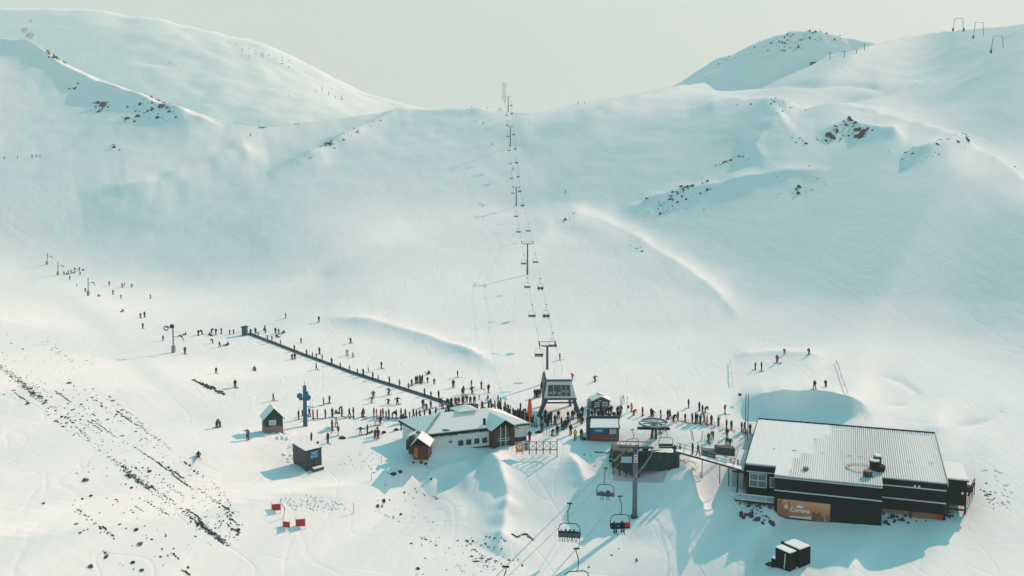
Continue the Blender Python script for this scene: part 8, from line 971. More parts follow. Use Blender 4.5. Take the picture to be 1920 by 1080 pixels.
def lower_chair(pts, u, W_, label, riders_, yaw, hang=3.1):
    p = rope_at(pts, u); c, zb_ = chair(W_, hang, 4, True, label, 'lower chairlift chairs', p, yaw, .045)
    n = len(riders_)
    for j, (x, cc) in enumerate(riders_):
        pp = p+Matrix.Rotation(yaw, 3, 'Z') @ Vector((x, -.12, zb_-.42))
        person(pp, cc[0], cc[1] if len(cc) > 1 else 'k', 'chair', yaw+rp.uniform(-.15, .15), 1.0, f"{COL[cc[0]][0]} jacket rider, {ordinal(j)} along the {label.split(',')[0]}", 'riders on the lower chairlift', 'ski')
lower_chair(RA, 1136, 2.3, 'chair under the ticket hut slope, carrying two people', [(-.35, 'kk'), (.5, 'ss')], R(170))
lower_chair(RA, 1067, 2.35, 'crowded chair, five riders and a hanging ski', [(-.95, 'kk'), (-.5, 'kk'), (-.05, 'kk'), (.4, 'gk'), (.9, 'kk')], R(172))
lower_chair(RC, 1163, 2.35, 'facing chair, two riders and a red bag', [(-.75, 'kk'), (.25, 'kk')], R(5))
lower_chair(RC, 1082, 2.45, 'empty chair, lowest on the climbing rope', [], R(8))
lower_chair(RA, 948, 2.4, 'chair cut by the picture edge, lowest on the descending rope'.replace('cut by the picture edge', 'only showing its hanger'), [], R(172))
p = rope_at(RC, 1163); q = MB().box(-.3, .35, -.25, .2, 0, .45).build('bag', mat('cloth_red', COL['r'][1], .85), loc=tuple(p+Vector((.85, -.1, -3.65)))); tag(q, 'red bag lying on the seat of the facing chair', 'bag')

# terminal
gt = at(1226, 836); T0 = Vector((gt.x, gt.y, gt.z)); rt = simple_root('lift_terminal', tuple(T0), 'open lift terminal with big horizontal spoked wheel on a two legged column', 'lift terminal')
bw = BW-T0
q = MB(); q.tube([bw+Vector((2.3*math.cos(a*math.tau/32), 2.3*math.sin(a*math.tau/32), 0)) for a in range(32)], .17, 8, closed=True); wh = q.build('bullwheel', STL, rt)
q = MB()
for k_ in range(8): a = k_*math.tau/8+.2; q.bar(bw+Vector((.45*math.cos(a), .45*math.sin(a), 0)), bw+Vector((2.2*math.cos(a), 2.2*math.sin(a), 0)), .26, .14)
q.tube([bw+Vector((0, 0, -.25)), bw+Vector((0, 0, .2))], .5, 12); q.build('spokes', STL, wh)
q = MB(); q.tube([bw+Vector((2.3*math.cos(a*math.tau/32), 2.3*math.sin(a*math.tau/32), .16)) for a in range(32)], .07, 6, closed=True)
q.build('rim_snow', SNOWP, wh)
MB().bar(bw+Vector((-2.7, -.3, -.75)), bw+Vector((2.5, -.3, -.85)), .5, .35).build('cross_beam', BLK, rt)
MB().bar(bw+Vector((-.6, 0, -.55)), bw+Vector((.7, 0, -.55)), .9, .35).build('wheel_housing', DST, rt)
for s in (-1, 1): MB().bar(bw+Vector((.22*s+.1, 0, -.7)), Vector((bw.x+.42*s-.05, bw.y, -.3)), .36, .4).build('column_leg', DST, rt)
# platform and green screen below it
pz = 0.0
q = MB(); P_ = [pt(1142, 842, 120), pt(1200, 845, 118.5), pt(1272, 852, 119.5), pt(1272, 842, 125), pt(1146, 836, 127)]
z_ = -0.15
q.prism([(p.x, p.y) for p in P_], z_-.35, z_)
plat = simple_root('boarding_platform', tuple(P_[1]), 'boarding platform of the lower lift with dark green screen hanging underneath', 'platform')
def rel(b_): b_.v = [tuple(Vector(x_)-P_[1]) for x_ in b_.v]; return b_
rel(q).build('deck', BLK, plat)
q = MB(); q.prism([(p.x+.1, p.y+.25) for p in P_[:4]], z_+.003, z_+.12); rel(q).build('deck_snow', SNOWP, plat)
a, b_ = pt(1199, 846, 118.3), pt(1274, 850, 119.3)
q = MB(); n = 10
for i in range(n):
    t0, t1 = i/n, (i+1)/n; A = a.lerp(b_, t0); B_ = a.lerp(b_, t1); o1 = Vector((0, -.06 if i % 2 else .06, 0)); lo0 = 3.0-.2*t0; lo1 = 3.0-.2*t1
    q.hexa([A+o1-Vector((0, 0, lo0)), B_+o1-Vector((0, 0, lo1)), B_+o1+Vector((0, .1, -lo1)), A+o1+Vector((0, .1, -lo0)), A+o1, B_+o1, B_+o1+Vector((0, .1, 0)), A+o1+Vector((0, .1, 0))])
rel(q).build('screen', mat('dark_green_net', (.012, .045, .042), .9, var=.3), plat)
a2, b2 = pt(1150, 845, 119.0), pt(1198, 848, 118.2)
q = MB(); q.hexa([a2+Vector((0, 1.2, -3.4)), b2+Vector((0, .2, -3.9)), b2+Vector((0, 3, -3.9)), a2+Vector((0, 3, -3.4)), a2, b2, b2+Vector((0, 3, 0)), a2+Vector((0, 3, 0))]); rel(q).build('machinery_bay', mat('grey_green_steel', (.06, .08, .075), .7, var=.4), plat)
for i in range(5):
    A = a2.lerp(b2, i/4)+Vector((0, -.1, 0)); q = MB().bar(A, A-Vector((0, 0, 3.9)), .14); rel(q).build('post', BLK, plat)
    if i < 4: q = MB().bar(A-Vector((0, 0, .2)), a2.lerp(b2, (i+1)/4)+Vector((0, -.1, -3.4)), .08); rel(q).build('brace', BLK, plat)
q = MB(); c_ = pt(1176, 862, 117.5); q.box(c_.x-.9, c_.x+.7, c_.y-.1, c_.y, c_.z-.45, c_.z+.45); rel(q).build('info_panel', mat('pale_blue_panel', (.35, .5, .55), .6), plat)
q = MB(); c_ = pt(1207, 858, 117.3); q.box(c_.x-.5, c_.x+.5, c_.y-.1, c_.y, c_.z-.8, c_.z+.5); rel(q).build('control_box', BLK, plat)
for i in range(5):
    A = P_[0].lerp(P_[1], i/4)+Vector((0, .2, .1)); q = MB().bar(Vector((A.x, A.y, z_)), Vector((A.x, A.y, z_+1.1)), .05); rel(q).build('rail_post', STL, plat)
A = P_[0].lerp(P_[1], 0)+Vector((0, .2, 0)); B_ = P_[1]+Vector((0, .2, 0)); q = MB().bar((A.x, A.y, z_+1.1), (B_.x, B_.y, z_+1.1), .06); rel(q).build('handrail', STL, plat)
plat_people = [(1168, 843, 'kk'), (1184, 845, 'kk'), (1190, 844, 'kk'), (1194, 846, 'nk'), (1208, 846, 'kk'), (1213, 845, 'kk'), (1265, 846, 'kk'), (1275, 846, 'ke')]
for i, (u, v, cc) in enumerate(plat_people):
    dd = 120.5+(.2*i % 1.5); x_ = (u-960)/FPX*dd
    person(Vector((x_, pt(u, v, dd).y, z_+.1)), cc[0], cc[1], 'stand' if i != 6 else 'walk', rp.uniform(0, 6), 1, f"dark dressed person on the boarding platform, {ordinal(i)} from the ticket hut side", 'people on the boarding platform', None)
# concrete apron
corn = [(1150, 872), (1258, 874), (1243, 908), (1150, 902)]
q = MB(); cc0 = at(1200, 890); na, nb_ = 12, 7; gp = []
for j in range(nb_+1):
    for i in range(na+1):
        a_, b_ = i/na, j/nb_; u = (corn[0][0]*(1-a_)+corn[1][0]*a_)*(1-b_)+(corn[3][0]*(1-a_)+corn[2][0]*a_)*b_; v = (corn[0][1]*(1-a_)+corn[1][1]*a_)*(1-b_)+(corn[3][1]*(1-a_)+corn[2][1]*a_)*b_
        gp.append(at(u, v)-cc0+Vector((0, 0, .10)))
q.v = [tuple(p) for p in gp]
for j in range(nb_):
    for i in range(na): k_ = j*(na+1)+i; q.f.append([k_, k_+1, k_+na+2, k_+na+1]); q.m.append(0)
o = q.build('concrete_apron', CON, loc=tuple(cc0)); tag(o, 'bare pinkish sloping concrete apron under the boarding platform', 'concrete slab')
# parked chair at the terminal
for (u, v, lb, yw) in ((1249, 803, 'empty chair waiting under the wheel by the platform', 0), (1186, 806, 'empty chair behind the cross arm frame of the terminal', 15)):
    p = pt(u, v, 122); chair(2.15, 2.0, 4, True, lb, 'lower chairlift chairs', p, R(yw), .045)

# footbridge
bA, bB = pt(1268, 845, 121), pt(1392, 880, 117.5)
fbr = simple_root('footbridge', tuple(bA), 'narrow steel footbridge on thin stilts leading to the big hall', 'footbridge')
def relb(q): q.v = [tuple(Vector(x_)-bA) for x_ in q.v]; return q
relb(MB().bar(bA, bB, 1.4, .16)).build('deck', BLK, fbr); relb(MB().bar(bA+Vector((0, .1, .12)), bB+Vector((0, .1, .12)), 1.2, .07)).build('deck_snow', SNOWP, fbr)
sd_ = Vector((bB-bA)).cross(Vector((0, 0, 1))).normalized()*.7
for s in (-1, 1): relb(MB().bar(bA+sd_*s+Vector((0, 0, 1.0)), bB+sd_*s+Vector((0, 0, 1.0)), .06)).build('handrail', STL, fbr)
for i in range(9):
    A = bA.lerp(bB, i/8)
    for s in (-1, 1): relb(MB().bar(A+sd_*s, A+sd_*s+Vector((0, 0, 1.0)), .05)).build('rail_post', STL, fbr)
for i in (3, 5, 6, 7): A = bA.lerp(bB, i/7.5); relb(MB().bar(A, A-Vector((0, 0, 3.2)), .1)).build('stilt', BLK, fbr)
for i, (u0, u1, v0, v1, m_) in enumerate(((1318, 1342, 843, 858, DST), (1343, 1378, 838, 853, TEA))):
    A, B_ = pt(u0, v1, 121), pt(u1, v1+3, 120.5); h_ = (v1-v0)*121/FPX
    q = MB(); q.hexa([A, B_, B_+Vector((0, 1.2, 0)), A+Vector((0, 1.2, 0)), A+Vector((0, 0, h_)), B_+Vector((0, 0, h_)), B_+Vector((0, 1.2, h_)), A+Vector((0, 1.2, h_))]); relb(q).build('side_screen', m_, fbr)
for i, (u, v, cc) in enumerate(((1299, 849, 'gk'), (1309.5, 850, 'le'))):
    t_ = (u-1268)/124; pp = bA.lerp(bB, t_)+Vector((0, 0, .16)); person(pp, cc[0], cc[1], 'stand' if i == 0 else 'walk', R(90), 1.05, f"{COL[cc[0]][0]} jacket person crossing the footbridge, {ordinal(i)} from the platform", 'people on the footbridge', None)
# masts
for i, (u, lb) in enumerate(((1397, 'thin tall grey mast by the hall corner, the one beside the skiers'), (1401.5, 'thin tall grey mast by the hall corner, the one beside the roof'))):
    p = at(u, 826); o = MB().tube([(0, 0, -.5), (0, 0, 88*proj(p)[2]/FPX)], .07, 6).build('mast', DST, loc=tuple(p)); tag(o, lb, 'mast', 'two thin masts')
# sign on two posts
p = at(1387, 752); sgn = simple_root('small_sign', tuple(p), 'small dark sign on two thin posts beside the blue hollow', 'sign')
MB().box(-.3, .3, -.03, .03, 1.0, 1.45).build('panel', BLK, sgn)
for x in (-.2, .2): MB().bar((x, 0, -.2), (x, 0, 1.0), .04).build('post', STL, sgn)

# ------------------------------------------------------------------ tow pylons on the beginner area
def tow_pylon(u, vb_, vt, lean, label, style):
    b0 = at(u, vb_); d = proj(b0)[2]; hgt = (vb_-vt)*d/FPX; r = simple_root('tow_pylon', tuple(b0), label, 'pylon', 'blue tow pylons'); r.rotation_euler = (0, R(lean), 0)
    m_ = BPY if style == 2 else mat('light_blue_pylon_paint', (.10, .27, .36), .5)
    MB().tube([(0, 0, -.4), (0, 0, hgt)], .2 if style < 2 else .38, 10, r1=.15 if style < 2 else .3).build('mast', m_, r)
    if style < 2:
        MB().box(-.35, .35, -.35, .35, -.4, hgt*.26).build('footing', mat('grey_footing', (.22, .22, .23), .8), r)
        z = hgt*.72 if style == 0 else hgt*.6
        MB().bar((0, 0, z), (1.9, 0, z+.1), .1).build('arm', STL, r); MB().bar((0, 0, z-.9), (1.5, 0, z), .07).build('arm_strut', STL, r)
        q = MB(); q.bar((1.5, 0, z+.3), (2.2, 0, z-.15), .3, .2); q.bar((2.1, 0, z-.1), (2.5, 0, z-1.0), .14, .14); q.build('sheave_train', BLK, r)
    if style == 1:
        q = MB(); q.tube([(-1.6+.5*math.cos(a*.524), 0, hgt-.5+.5*math.sin(a*.524)) for a in range(12)], .12, 6, closed=True); q.build('return_wheel', BLK, r); MB().bar((-1.6, 0, hgt-.3), (.1, 0, hgt-.1), .2).build('wheel_arm', BLK, r)
        q = MB(); q.box(-.6, .2, -.2, .2, hgt-.5, hgt+.4); q.build('top_box', BLK, r)
    if style == 2:
        MB().tube([(0, 0, hgt), (0, 0, hgt+.9)], .05, 6, r1=.01).build('spike', m_, r)
        q = MB(); q.tube([(-.85, -.15, hgt-1.7), (-.85, .15, hgt-1.7)], .45, 12); q.tube([(.5, -.15, hgt-2.0), (.5, .15, hgt-2.0)], .5, 12); q.box(-.9, .8, -.2, .2, hgt-2.4, hgt-2.0); q.box(.3, .55, -.2, .2, hgt-2.0, hgt-1.0); q.build('sheave_head', m_, r)
        MB().bar((0, 0, hgt-3.5), (1.5, 0, hgt-3.6), .09).build('arm', m_, r)
        for x in (-.8, .9, 1.2): MB().bar((x, 0, hgt-2.2), (x, 0, hgt-4.2), .03).build('tow_line', STL, r)
        for z in (.9, 1.8): MB().prism([(.45*math.cos(a*.785), .45*math.sin(a*.785)) for a in range(8)], z, z+.1).build('band', m_, r)
tow_pylon(572.5, 799, 722, 0, 'tall dark blue tow pylon with wheels, standing in the queue row', 2)
tow_pylon(325.5, 661, 611, 0, 'light blue tow pole with a wheel, beside the beginners', 1)
tow_pylon(165.5, 554, 520, 1.5, 'slim light blue tow pole, third from the top of its line', 0)
tow_pylon(108.5, 515, 490, 2, 'slim light blue tow pole, second from the top of its line', 0)
tow_pylon(88, 496, 474, 5, 'leaning light blue tow pole, topmost of its line', 0)
# inverted-U tow frames on the right ridge
for i, (u0, u1, v0, v1) in enumerate(((1858, 1882, 68, 96), (1825, 1845, 41, 68), (1787, 1807, 35, 55))):
    um = (u0+u1)/2
    if v1 > float(ridge_v(um))+3: b0 = at(um, v1)
    else: b0 = pt(um, v1, [0, 560, 620][i])
    d = proj(b0)[2]; w = (u1-u0)*d/FPX/2; h_ = (v1-v0)*d/FPX; rr = simple_root('goalpost_pylon', tuple(b0), ordinal(i)+' goalpost shaped tow frame up the high ridge', 'pylon', 'tow frames on the high ridge')
    for s in (-1, 1):
        MB().bar((s*w, 0, -1.5), (s*w*.72, 0, h_), .28).build('leg', DST, rr); MB().box(s*w-.5, s*w+.5, -.5, .5, -1.5, 1.0).build('footing', BLK, rr)
    MB().bar((-w*.74, 0, h_), (w*.74, 0, h_), .25).build('cross_bar', DST, rr)
# ridge hut and tiny ridge pylons
p = at(1524, 121); r_ = simple_root('ridge_hut', tuple(p+Vector((0, 0, -.5))), 'tiny dark hut on the far ridge below the rocky peak', 'hut')
MB().box(-2.4, 2.4, -1.5, 1.5, -1, 2.2).build('wall', BLK, r_); MB().box(-2.6, 2.6, -1.7, 1.7, 2.203, 2.5).build('roof', DST, r_)
for i, (u, v0, v1) in enumerate(((1556, 97, 110), (1583, 96, 107), (1606, 91, 98), (1621, 80, 92))):
    p = at(u, v1+2) if v1+2 > float(ridge_v(u)) else pt(u, v1+4, 560); d = proj(p)[2]; h_ = (v1-v0)*d/FPX
    rr = simple_root('ridge_pylon', tuple(p), ordinal(i)+' tiny pylon along the far ridge from the dark hut', 'pylon', 'tiny pylons on the far ridge')
    MB().tube([(0, 0, -2), (0, 0, h_)], .3, 6).build('mast', DST, rr); MB().bar((-1.6, 0, h_), (1.6, 0, h_), .4).build('cross_arm', DST, rr)

# ------------------------------------------------------------------ small things
RB_ = mat('barrier_red', (.42, .045, .045), .8)
for (u, v, w, h_, yaw, lb) in ((518, 959, 1.1, .85, 12, 'red cloth barrier beside the chopped snow patch'), (537, 991, .95, .75, -14, 'smaller red cloth barrier lower on the snow'), (563.5, 989, 1.15, .95, 8, 'tallest red cloth barrier with thin posts sticking up')):
    p = at(u, v); r_ = simple_root('red_barrier', tuple(p), lb, 'barrier', 'red cloth barriers'); r_.rotation_euler = (0, 0, R(yaw))
    q = MB(); q.box(-w/2, w/2, -.02, .02, .1, h_+.1); q.build('cloth', RB_, r_)
    for s in (-1, 1): MB().bar((s*w/2, 0, -.3), (s*w/2, .02, h_+.4), .05).build('post', mat('bamboo', (.4, .36, .24), .7), r_)
for i, (u, v, h_, lb) in enumerate(((663, 963, 1.5, 'dark bamboo pole beside the scattered rocks'), (715, 868, 1.2, 'short bamboo pole near the lodge shadow'), (697, 901, 1.1, 'short bamboo pole on the bright mound'), (531, 972, 1.4, 'leaning dark pole between the red barriers'), (801, 880, 1.0, 'short dark stake below the porch'))):
    p = at(u, v); o = MB().bar((0, 0, -.3), (.12*(i == 3)*2, 0, h_), .05).build('bamboo_pole', mat('dark_pole', (.06, .05, .045), .8), loc=tuple(p)); tag(o, lb, 'pole')
# feather flags
def flag(u, v, h_, m_, label, w=.9):
    p = at(u, v); r_ = simple_root('feather_flag', tuple(p), label, 'flag'); MB().tube([(0, 0, -.2), (0, 0, h_*.75), (-.25, 0, h_)], .035, 6).build('flagpole', STL, r_)
    q = MB(); n = 9
    for i in range(n):
        z0, z1 = h_*(.12+.86*i/n), h_*(.12+.86*(i+1)/n); f0 = math.sin(min(1, (i+.5)/n*1.15)*2.2)*w; f1 = math.sin(min(1, (i+1.5)/n*1.15)*2.2)*w; o0 = .12*math.sin(i*.9); o1 = .12*math.sin((i+1)*.9)
        q.hexa([(-.05, o0, z0), (-.05-f0, o0, z0), (-.05-f0, o0+.03, z0), (-.05, o0+.03, z0), (-.05, o1, z1), (-.05-f1, o1, z1), (-.05-f1, o1+.03, z1), (-.05, o1+.03, z1)])
    q.build('cloth', m_, r_)
flag(997, 800, 4.9, mat('flag_orange', (.75, .10, .03), .7), 'tall orange feather flag at the edge of the crowd', .7)
flag(1006.5, 803, 1.9, mat('flag_teal', (.10, .32, .34), .7), 'small pale teal feather flag beside the station leg', .25)
# skis and boards standing in the snow / racks
for gi, (us, v, lb) in enumerate((((1163, 1166, 1168, 1170), 757, 'skis stuck upright in the snow beyond the green cabin'), ((1020, 1025, 1030, 1034), 819, 'skis leaning together on a stand beside the fence'), ((1296, 1299, 1316, 1320), 824, 'poles and skis stuck upright in the snow beside the platform'))):
    for j, u in enumerate(us):
        p = at(u, v+rp.uniform(-1, 3)); o = bpy.data.objects.new('upright_ski', SKI_ME); C.objects.link(o); o.location = p+Vector((0, 0, .85)); o.rotation_euler = (R(90+rp.uniform(-12, 12)), R(rp.uniform(-14, 14)), rp.uniform(0, 3)); tag(o, ordinal(j)+' of the '+lb, 'ski', lb)
p = at(1176, 776); o = simple_root('white_pole', tuple(p), 'white pole with a dark box beside the start of the long queue', 'pole'); MB().tube([(0, 0, -.2), (0, 0, 3.2)], .06, 6).build('mast', WHT, o); MB().box(0, .35, -.1, .1, 1.0, 1.5).build('box', BLK, o)
for i, (u, v, cc, lb) in enumerate(((642, 822, 'm', 'dark red jacket dropped on the snow below the queue'), (743, 807, 'k', 'dark bag on the snow near the lodge corner'), (720, 812, 'm', 'dark red bag on the snow beside the standing group'), (1095, 824, 'k', 'dark backpack on the snow by the ticket hut'), (1010, 812, 'k', 'long dark snowboard bag lying by the ski stand'))):
    p = at(u, v); q = MB(); q.prism([(.5*math.cos(a*.785)*(1.2 if i in (0, 4) else .8), .28*math.sin(a*.785)) for a in range(8)], -.05, .2); q.prism([(.3*math.cos(a*.785), .18*math.sin(a*.785)) for a in range(8)], .2, .33)
    o = q.build('bag', cmat(cc), loc=tuple(p)); tag(o, lb, 'bag')
for i, (u, v, m_, lb) in enumerate(((1427.6, 699, YEL, 'yellow sledge below a person on the sledging field'), (1219, 781, YEL, 'yellow sledge in the long queue'), (1396, 812, mat('sledge_orange', (.7, .3, .05), .5), 'orange sledge by the thin masts'), (1361, 838, mat('sledge_red', (.6, .06, .06), .5), 'red sledge beside the footbridge screens'), (1463, 683, mat('sledge_pink', (.6, .25, .25), .5), 'pink sledge beside the red jacket on the field'))):
    p = at(u, v); q = MB(); q.prism([(.45*math.cos(a*.785), .3*math.sin(a*.785)) for a in range(8)], .0, .12); q.prism([(.5*math.cos(a*.785), .34*math.sin(a*.785)) for a in range(8)], .12, .2); o = q.build('sledge', m_, loc=tuple(p)); o.rotation_euler = (R(30), 0, i); tag(o, lb, 'sledge')
# rope fences of the sledging field
for k_, (line, lb) in enumerate((([(1370, 680), (1371, 700), (1373, 725)], 'thin rope fence along the near side of the sledging field by the lift queue'), ([(1568, 682), (1573, 695), (1577, 710), (1582, 727), (1588, 750)], 'thin rope fence along the far side of the sledging field'))):
    ps = [at(u, v) for u, v in line]; r_ = simple_root('rope_fence', tuple(ps[0]), lb, 'fence')
    for p in ps: MB().bar(p-ps[0]-Vector((0, 0, .2)), p-ps[0]+Vector((0, 0, .8)), .05).build('post', mat('fence_pole_red', (.3, .1, .1), .8), r_)
    for a, b_ in zip(ps[:-1], ps[1:]): MB().bar(a-ps[0]+Vector((0, 0, .6)), b_-ps[0]+Vector((0, 0, .6)), .03, .2).build('tape', mat('fence_tape', (.35, .25, .25), .8), r_)
# long rope line of the queue
line = [(1185, 782), (1240, 786), (1290, 796), (1340, 800), (1400, 815)]
ps = [at(u, v)+Vector((0, 0, .7)) for u, v in line]; r_ = simple_root('queue_rope', tuple(at(*line[0])), 'thin red rope line marking the long queue', 'rope')
for a, b_ in zip(ps[:-1], ps[1:]): MB().tube([a-ps[0]+Vector((0, 0, .7)), b_-ps[0]+Vector((0, 0, .7))], .025, 5).build('rope', mat('fence_tape', (.35, .25, .25), .8), r_)
for p in ps: MB().bar(p-ps[0]-Vector((0, 0, .1)), p-ps[0]+Vector((0, 0, .9)), .05).build('post', BLK, r_)

# ------------------------------------------------------------------ rocks
def rock_mesh(i, flat=1.):
    rr = random.Random(100+i); bm = bmesh.new(); bmesh.ops.create_icosphere(bm, subdivisions=1, radius=.5)
    for v in bm.verts: v.co *= rr.uniform(.55, 1.25); v.co.z *= .7*flat
    me = bpy.data.meshes.new('rock'); bm.to_mesh(me); bm.free(); me.materials.append(ROCK); return me
RM = [rock_mesh(i) for i in range(8)]
def surf_axes(u, v, du, dv):
    p = at(u, v); a = at(u+du, v+dv)-p; b_ = at(u-dv, v+du)-p
    n = a.cross(b_); n = n if n.z > 0 else -n; n.normalize(); a.normalize(); return p, Matrix((a, n.cross(a), n)).transposed()
ROCKS = []   # (size m, u, v, long, wid, tall, dir, mat, area, src)
rk = random.Random(31)
ROCKS_SEEN = {}
def add_rock(u, v, px, ar, ang, area, m_=ROCK, tall=.5, src=None):
    ROCKS.append((px, u, v, ar, ang, area, m_, tall, src))
def inpoly(x, y, P):
    c = False; j = len(P)-1
    for i in range(len(P)):
        if (P[i][1] > y) != (P[j][1] > y) and x < (P[j][0]-P[i][0])*(y-P[i][1])/(P[j][1]-P[i][1])+P[i][0]: c = not c
        j = i
    return c
def scatter(poly, n, px0, px1, ar, ang, area, m_=ROCK, clump=.5, tall=.4, src=None):
    xs = [p[0] for p in poly]; ys = [p[1] for p in poly]; cl = []
    k_ = 0; guard = 0
    while k_ < n and guard < n*40:
        guard += 1
        if cl and rk.random() < clump: c_ = rk.choice(cl); s_ = rk.uniform(5, 36); t_ = rk.gauss(0, 1); u = c_[0]+t_*s_*math.cos(ang)+rk.gauss(0, 1.8); v = c_[1]+t_*s_*math.sin(ang)+rk.gauss(0, 1.8)
        else: u = rk.uniform(min(xs), max(xs)); v = rk.uniform(min(ys), max(ys))
        if not inpoly(u, v, poly): continue
        if not cl or rk.random() < .35: cl.append((u, v))
        px = px0*(px1/px0)**(rk.random()**1.8); add_rock(u, v, px, rk.uniform(1, ar), ang+rk.uniform(-.25, .25), area, m_, tall, src); k_ += 1
A1 = R(38)
SLP = [(0, 650), (60, 655), (150, 690), (240, 765), (330, 850), (420, 920), (456, 985), (430, 1010), (330, 960), (230, 890), (150, 830), (60, 760), (0, 740)]
scatter(SLP, 1150, 1.8, 6.5, 5, A1, 'slope', clump=.6, tall=.35)
scatter([(200, 880), (260, 870), (456, 960), (450, 1020), (390, 1030), (300, 960)], 300, 1.8, 7, 4.5, A1, 'slope', clump=.7, tall=.35)
scatter([(140, 860), (240, 880), (330, 960), (400, 1010), (350, 1075), (200, 1075), (130, 1000)], 120, 1.8, 7, 2.5, A1, 'slope', clump=.5)
scatter([(0, 620), (110, 640), (200, 700), (150, 690), (0, 650)], 50, 1.6, 4, 2, A1, 'slope')
for (u, v, px, th_) in ((238, 785, 52, 2.2), (197, 805, 60, 1.6), (295, 922, 50, 3.4), (318, 935, 26, 3), (282, 945, 26, 2), (388, 928, 44, 3.2), (330, 887, 40, 2), (402, 1001, 46, 3), (180, 800, 36, 1.6), (120, 745, 40, 1.4), (40, 745, 44, 1.6), (437, 975, 36, 2.6), (262, 955, 22, 2), (307, 960, 26, 2.4), (345, 905, 60, 1.4), (300, 870, 70, 1.2), (420, 950, 50, 1.6), (330, 1043, 20, 1.6), (350, 1074, 22, 2), (270, 850, 50, 1.2), (365, 965, 40, 1.4)):
    n_ = int(px/3.2)
    for k_ in range(n_):
        t_ = (k_/n_-.5)*px+rk.uniform(-1.5, 1.5); env = 1-abs(k_/n_-.5)*1.5; off = rk.gauss(0, th_*.45)
        add_rock(u+t_*math.cos(A1)-off*math.sin(A1), v+t_*math.sin(A1)*.9+off*math.cos(A1), rk.uniform(4, 7)*(.6+.5*env), rk.uniform(1.8, 3.4), A1+rk.uniform(-.15, .15), 'slope', ROCK, .35)
for (u, v, px) in ((245, 893, 11), (239, 891, 8), (160, 901, 12), (52, 757, 8), (129, 719, 10), (256, 993, 9), (263, 1020, 10), (249, 1055, 9), (266, 1069, 9), (171, 1062, 10), (198, 1044, 8), (280, 884, 8), (82, 944, 6), (170, 930, 7), (143, 983, 7), (150, 999, 6)):
    add_rock(u, v, px, 1.4, A1, 'slope', ROCKG if px > 9 else ROCK, .6)
for i in range(48): add_rock(362+i*1.2+rk.uniform(-2, 2), 713+i*.52+rk.gauss(0, 1.6 if i > 14 else .7), rk.uniform(3, 7), 2, R(22)+rk.uniform(-.4, .4), 'valley', ROCK, .3)
scatter([(690, 880), (790, 890), (840, 960), (800, 1010), (700, 1000), (690, 930)], 60, 1, 5, 2, R(20), 'mound', clump=.5)
for (u, v, px) in ((736, 889, 12), (750, 885, 9), (741, 888, 7), (708, 949, 8), (716, 949, 6), (720, 939, 10), (752, 965, 7), (771, 1019, 6), (784, 1066, 8), (798, 873, 7), (775, 868, 6), (790, 869, 8), (808, 905, 5)): add_rock(u, v, px, 1.5, R(20), 'mound', ROCK, .6)
scatter([(780, 1000), (880, 1000), (1000, 1040), (960, 1080), (780, 1080)], 90, 1.2, 6, 2.2, R(25), 'mound', clump=.5)
scatter([(870, 1015), (920, 1010), (960, 1050), (930, 1078), (880, 1060)], 60, 2, 9, 2.2, R(25), 'mound', ROCKG, clump=.6)
for i in range(12): add_rock(961+i*3.4, 1010+4*math.sin(i*.7)+rk.uniform(-1, 1), rk.uniform(5, 9), 2, R(10), 'mound', ROCKR if i % 2 else ROCK, .5)
add_rock(1193.5, 1050, 5, 1, 0, 'mound', ROCK, 1.0)
for (u, v, px) in ((1147, 1041, 5), (1104, 1063, 5), (1160, 1029, 3), (1095, 856, 4), (1115, 875, 3), (1108, 857, 3), (1130, 862, 3)): add_rock(u, v, px, 1.5, 0, 'mound')
for i in range(10): add_rock(1117+i*3, 848+rk.uniform(-1.5, 2), rk.uniform(3, 6), 1.8, R(10), 'mound', ROCK, .6)
# bare earth under the big hall
scatter([(1385, 925), (1455, 935), (1455, 985), (1390, 975)], 70, 3, 10, 1.8, R(10), 'hall', ROCKR, clump=.3, tall=.6)
scatter([(1650, 962), (1780, 955), (1790, 972), (1660, 985)], 45, 3, 9, 1.8, R(5), 'hall', ROCK, clump=.3, tall=.6)
scatter([(1840, 895), (1875, 930), (1865, 960), (1835, 915)], 22, 2, 7, 3, R(55), 'hall', ROCK, clump=.5)
scatter([(1370, 860), (1400, 868), (1395, 882), (1365, 875)], 14, 2, 6, 2, R(10), 'hall', ROCK)
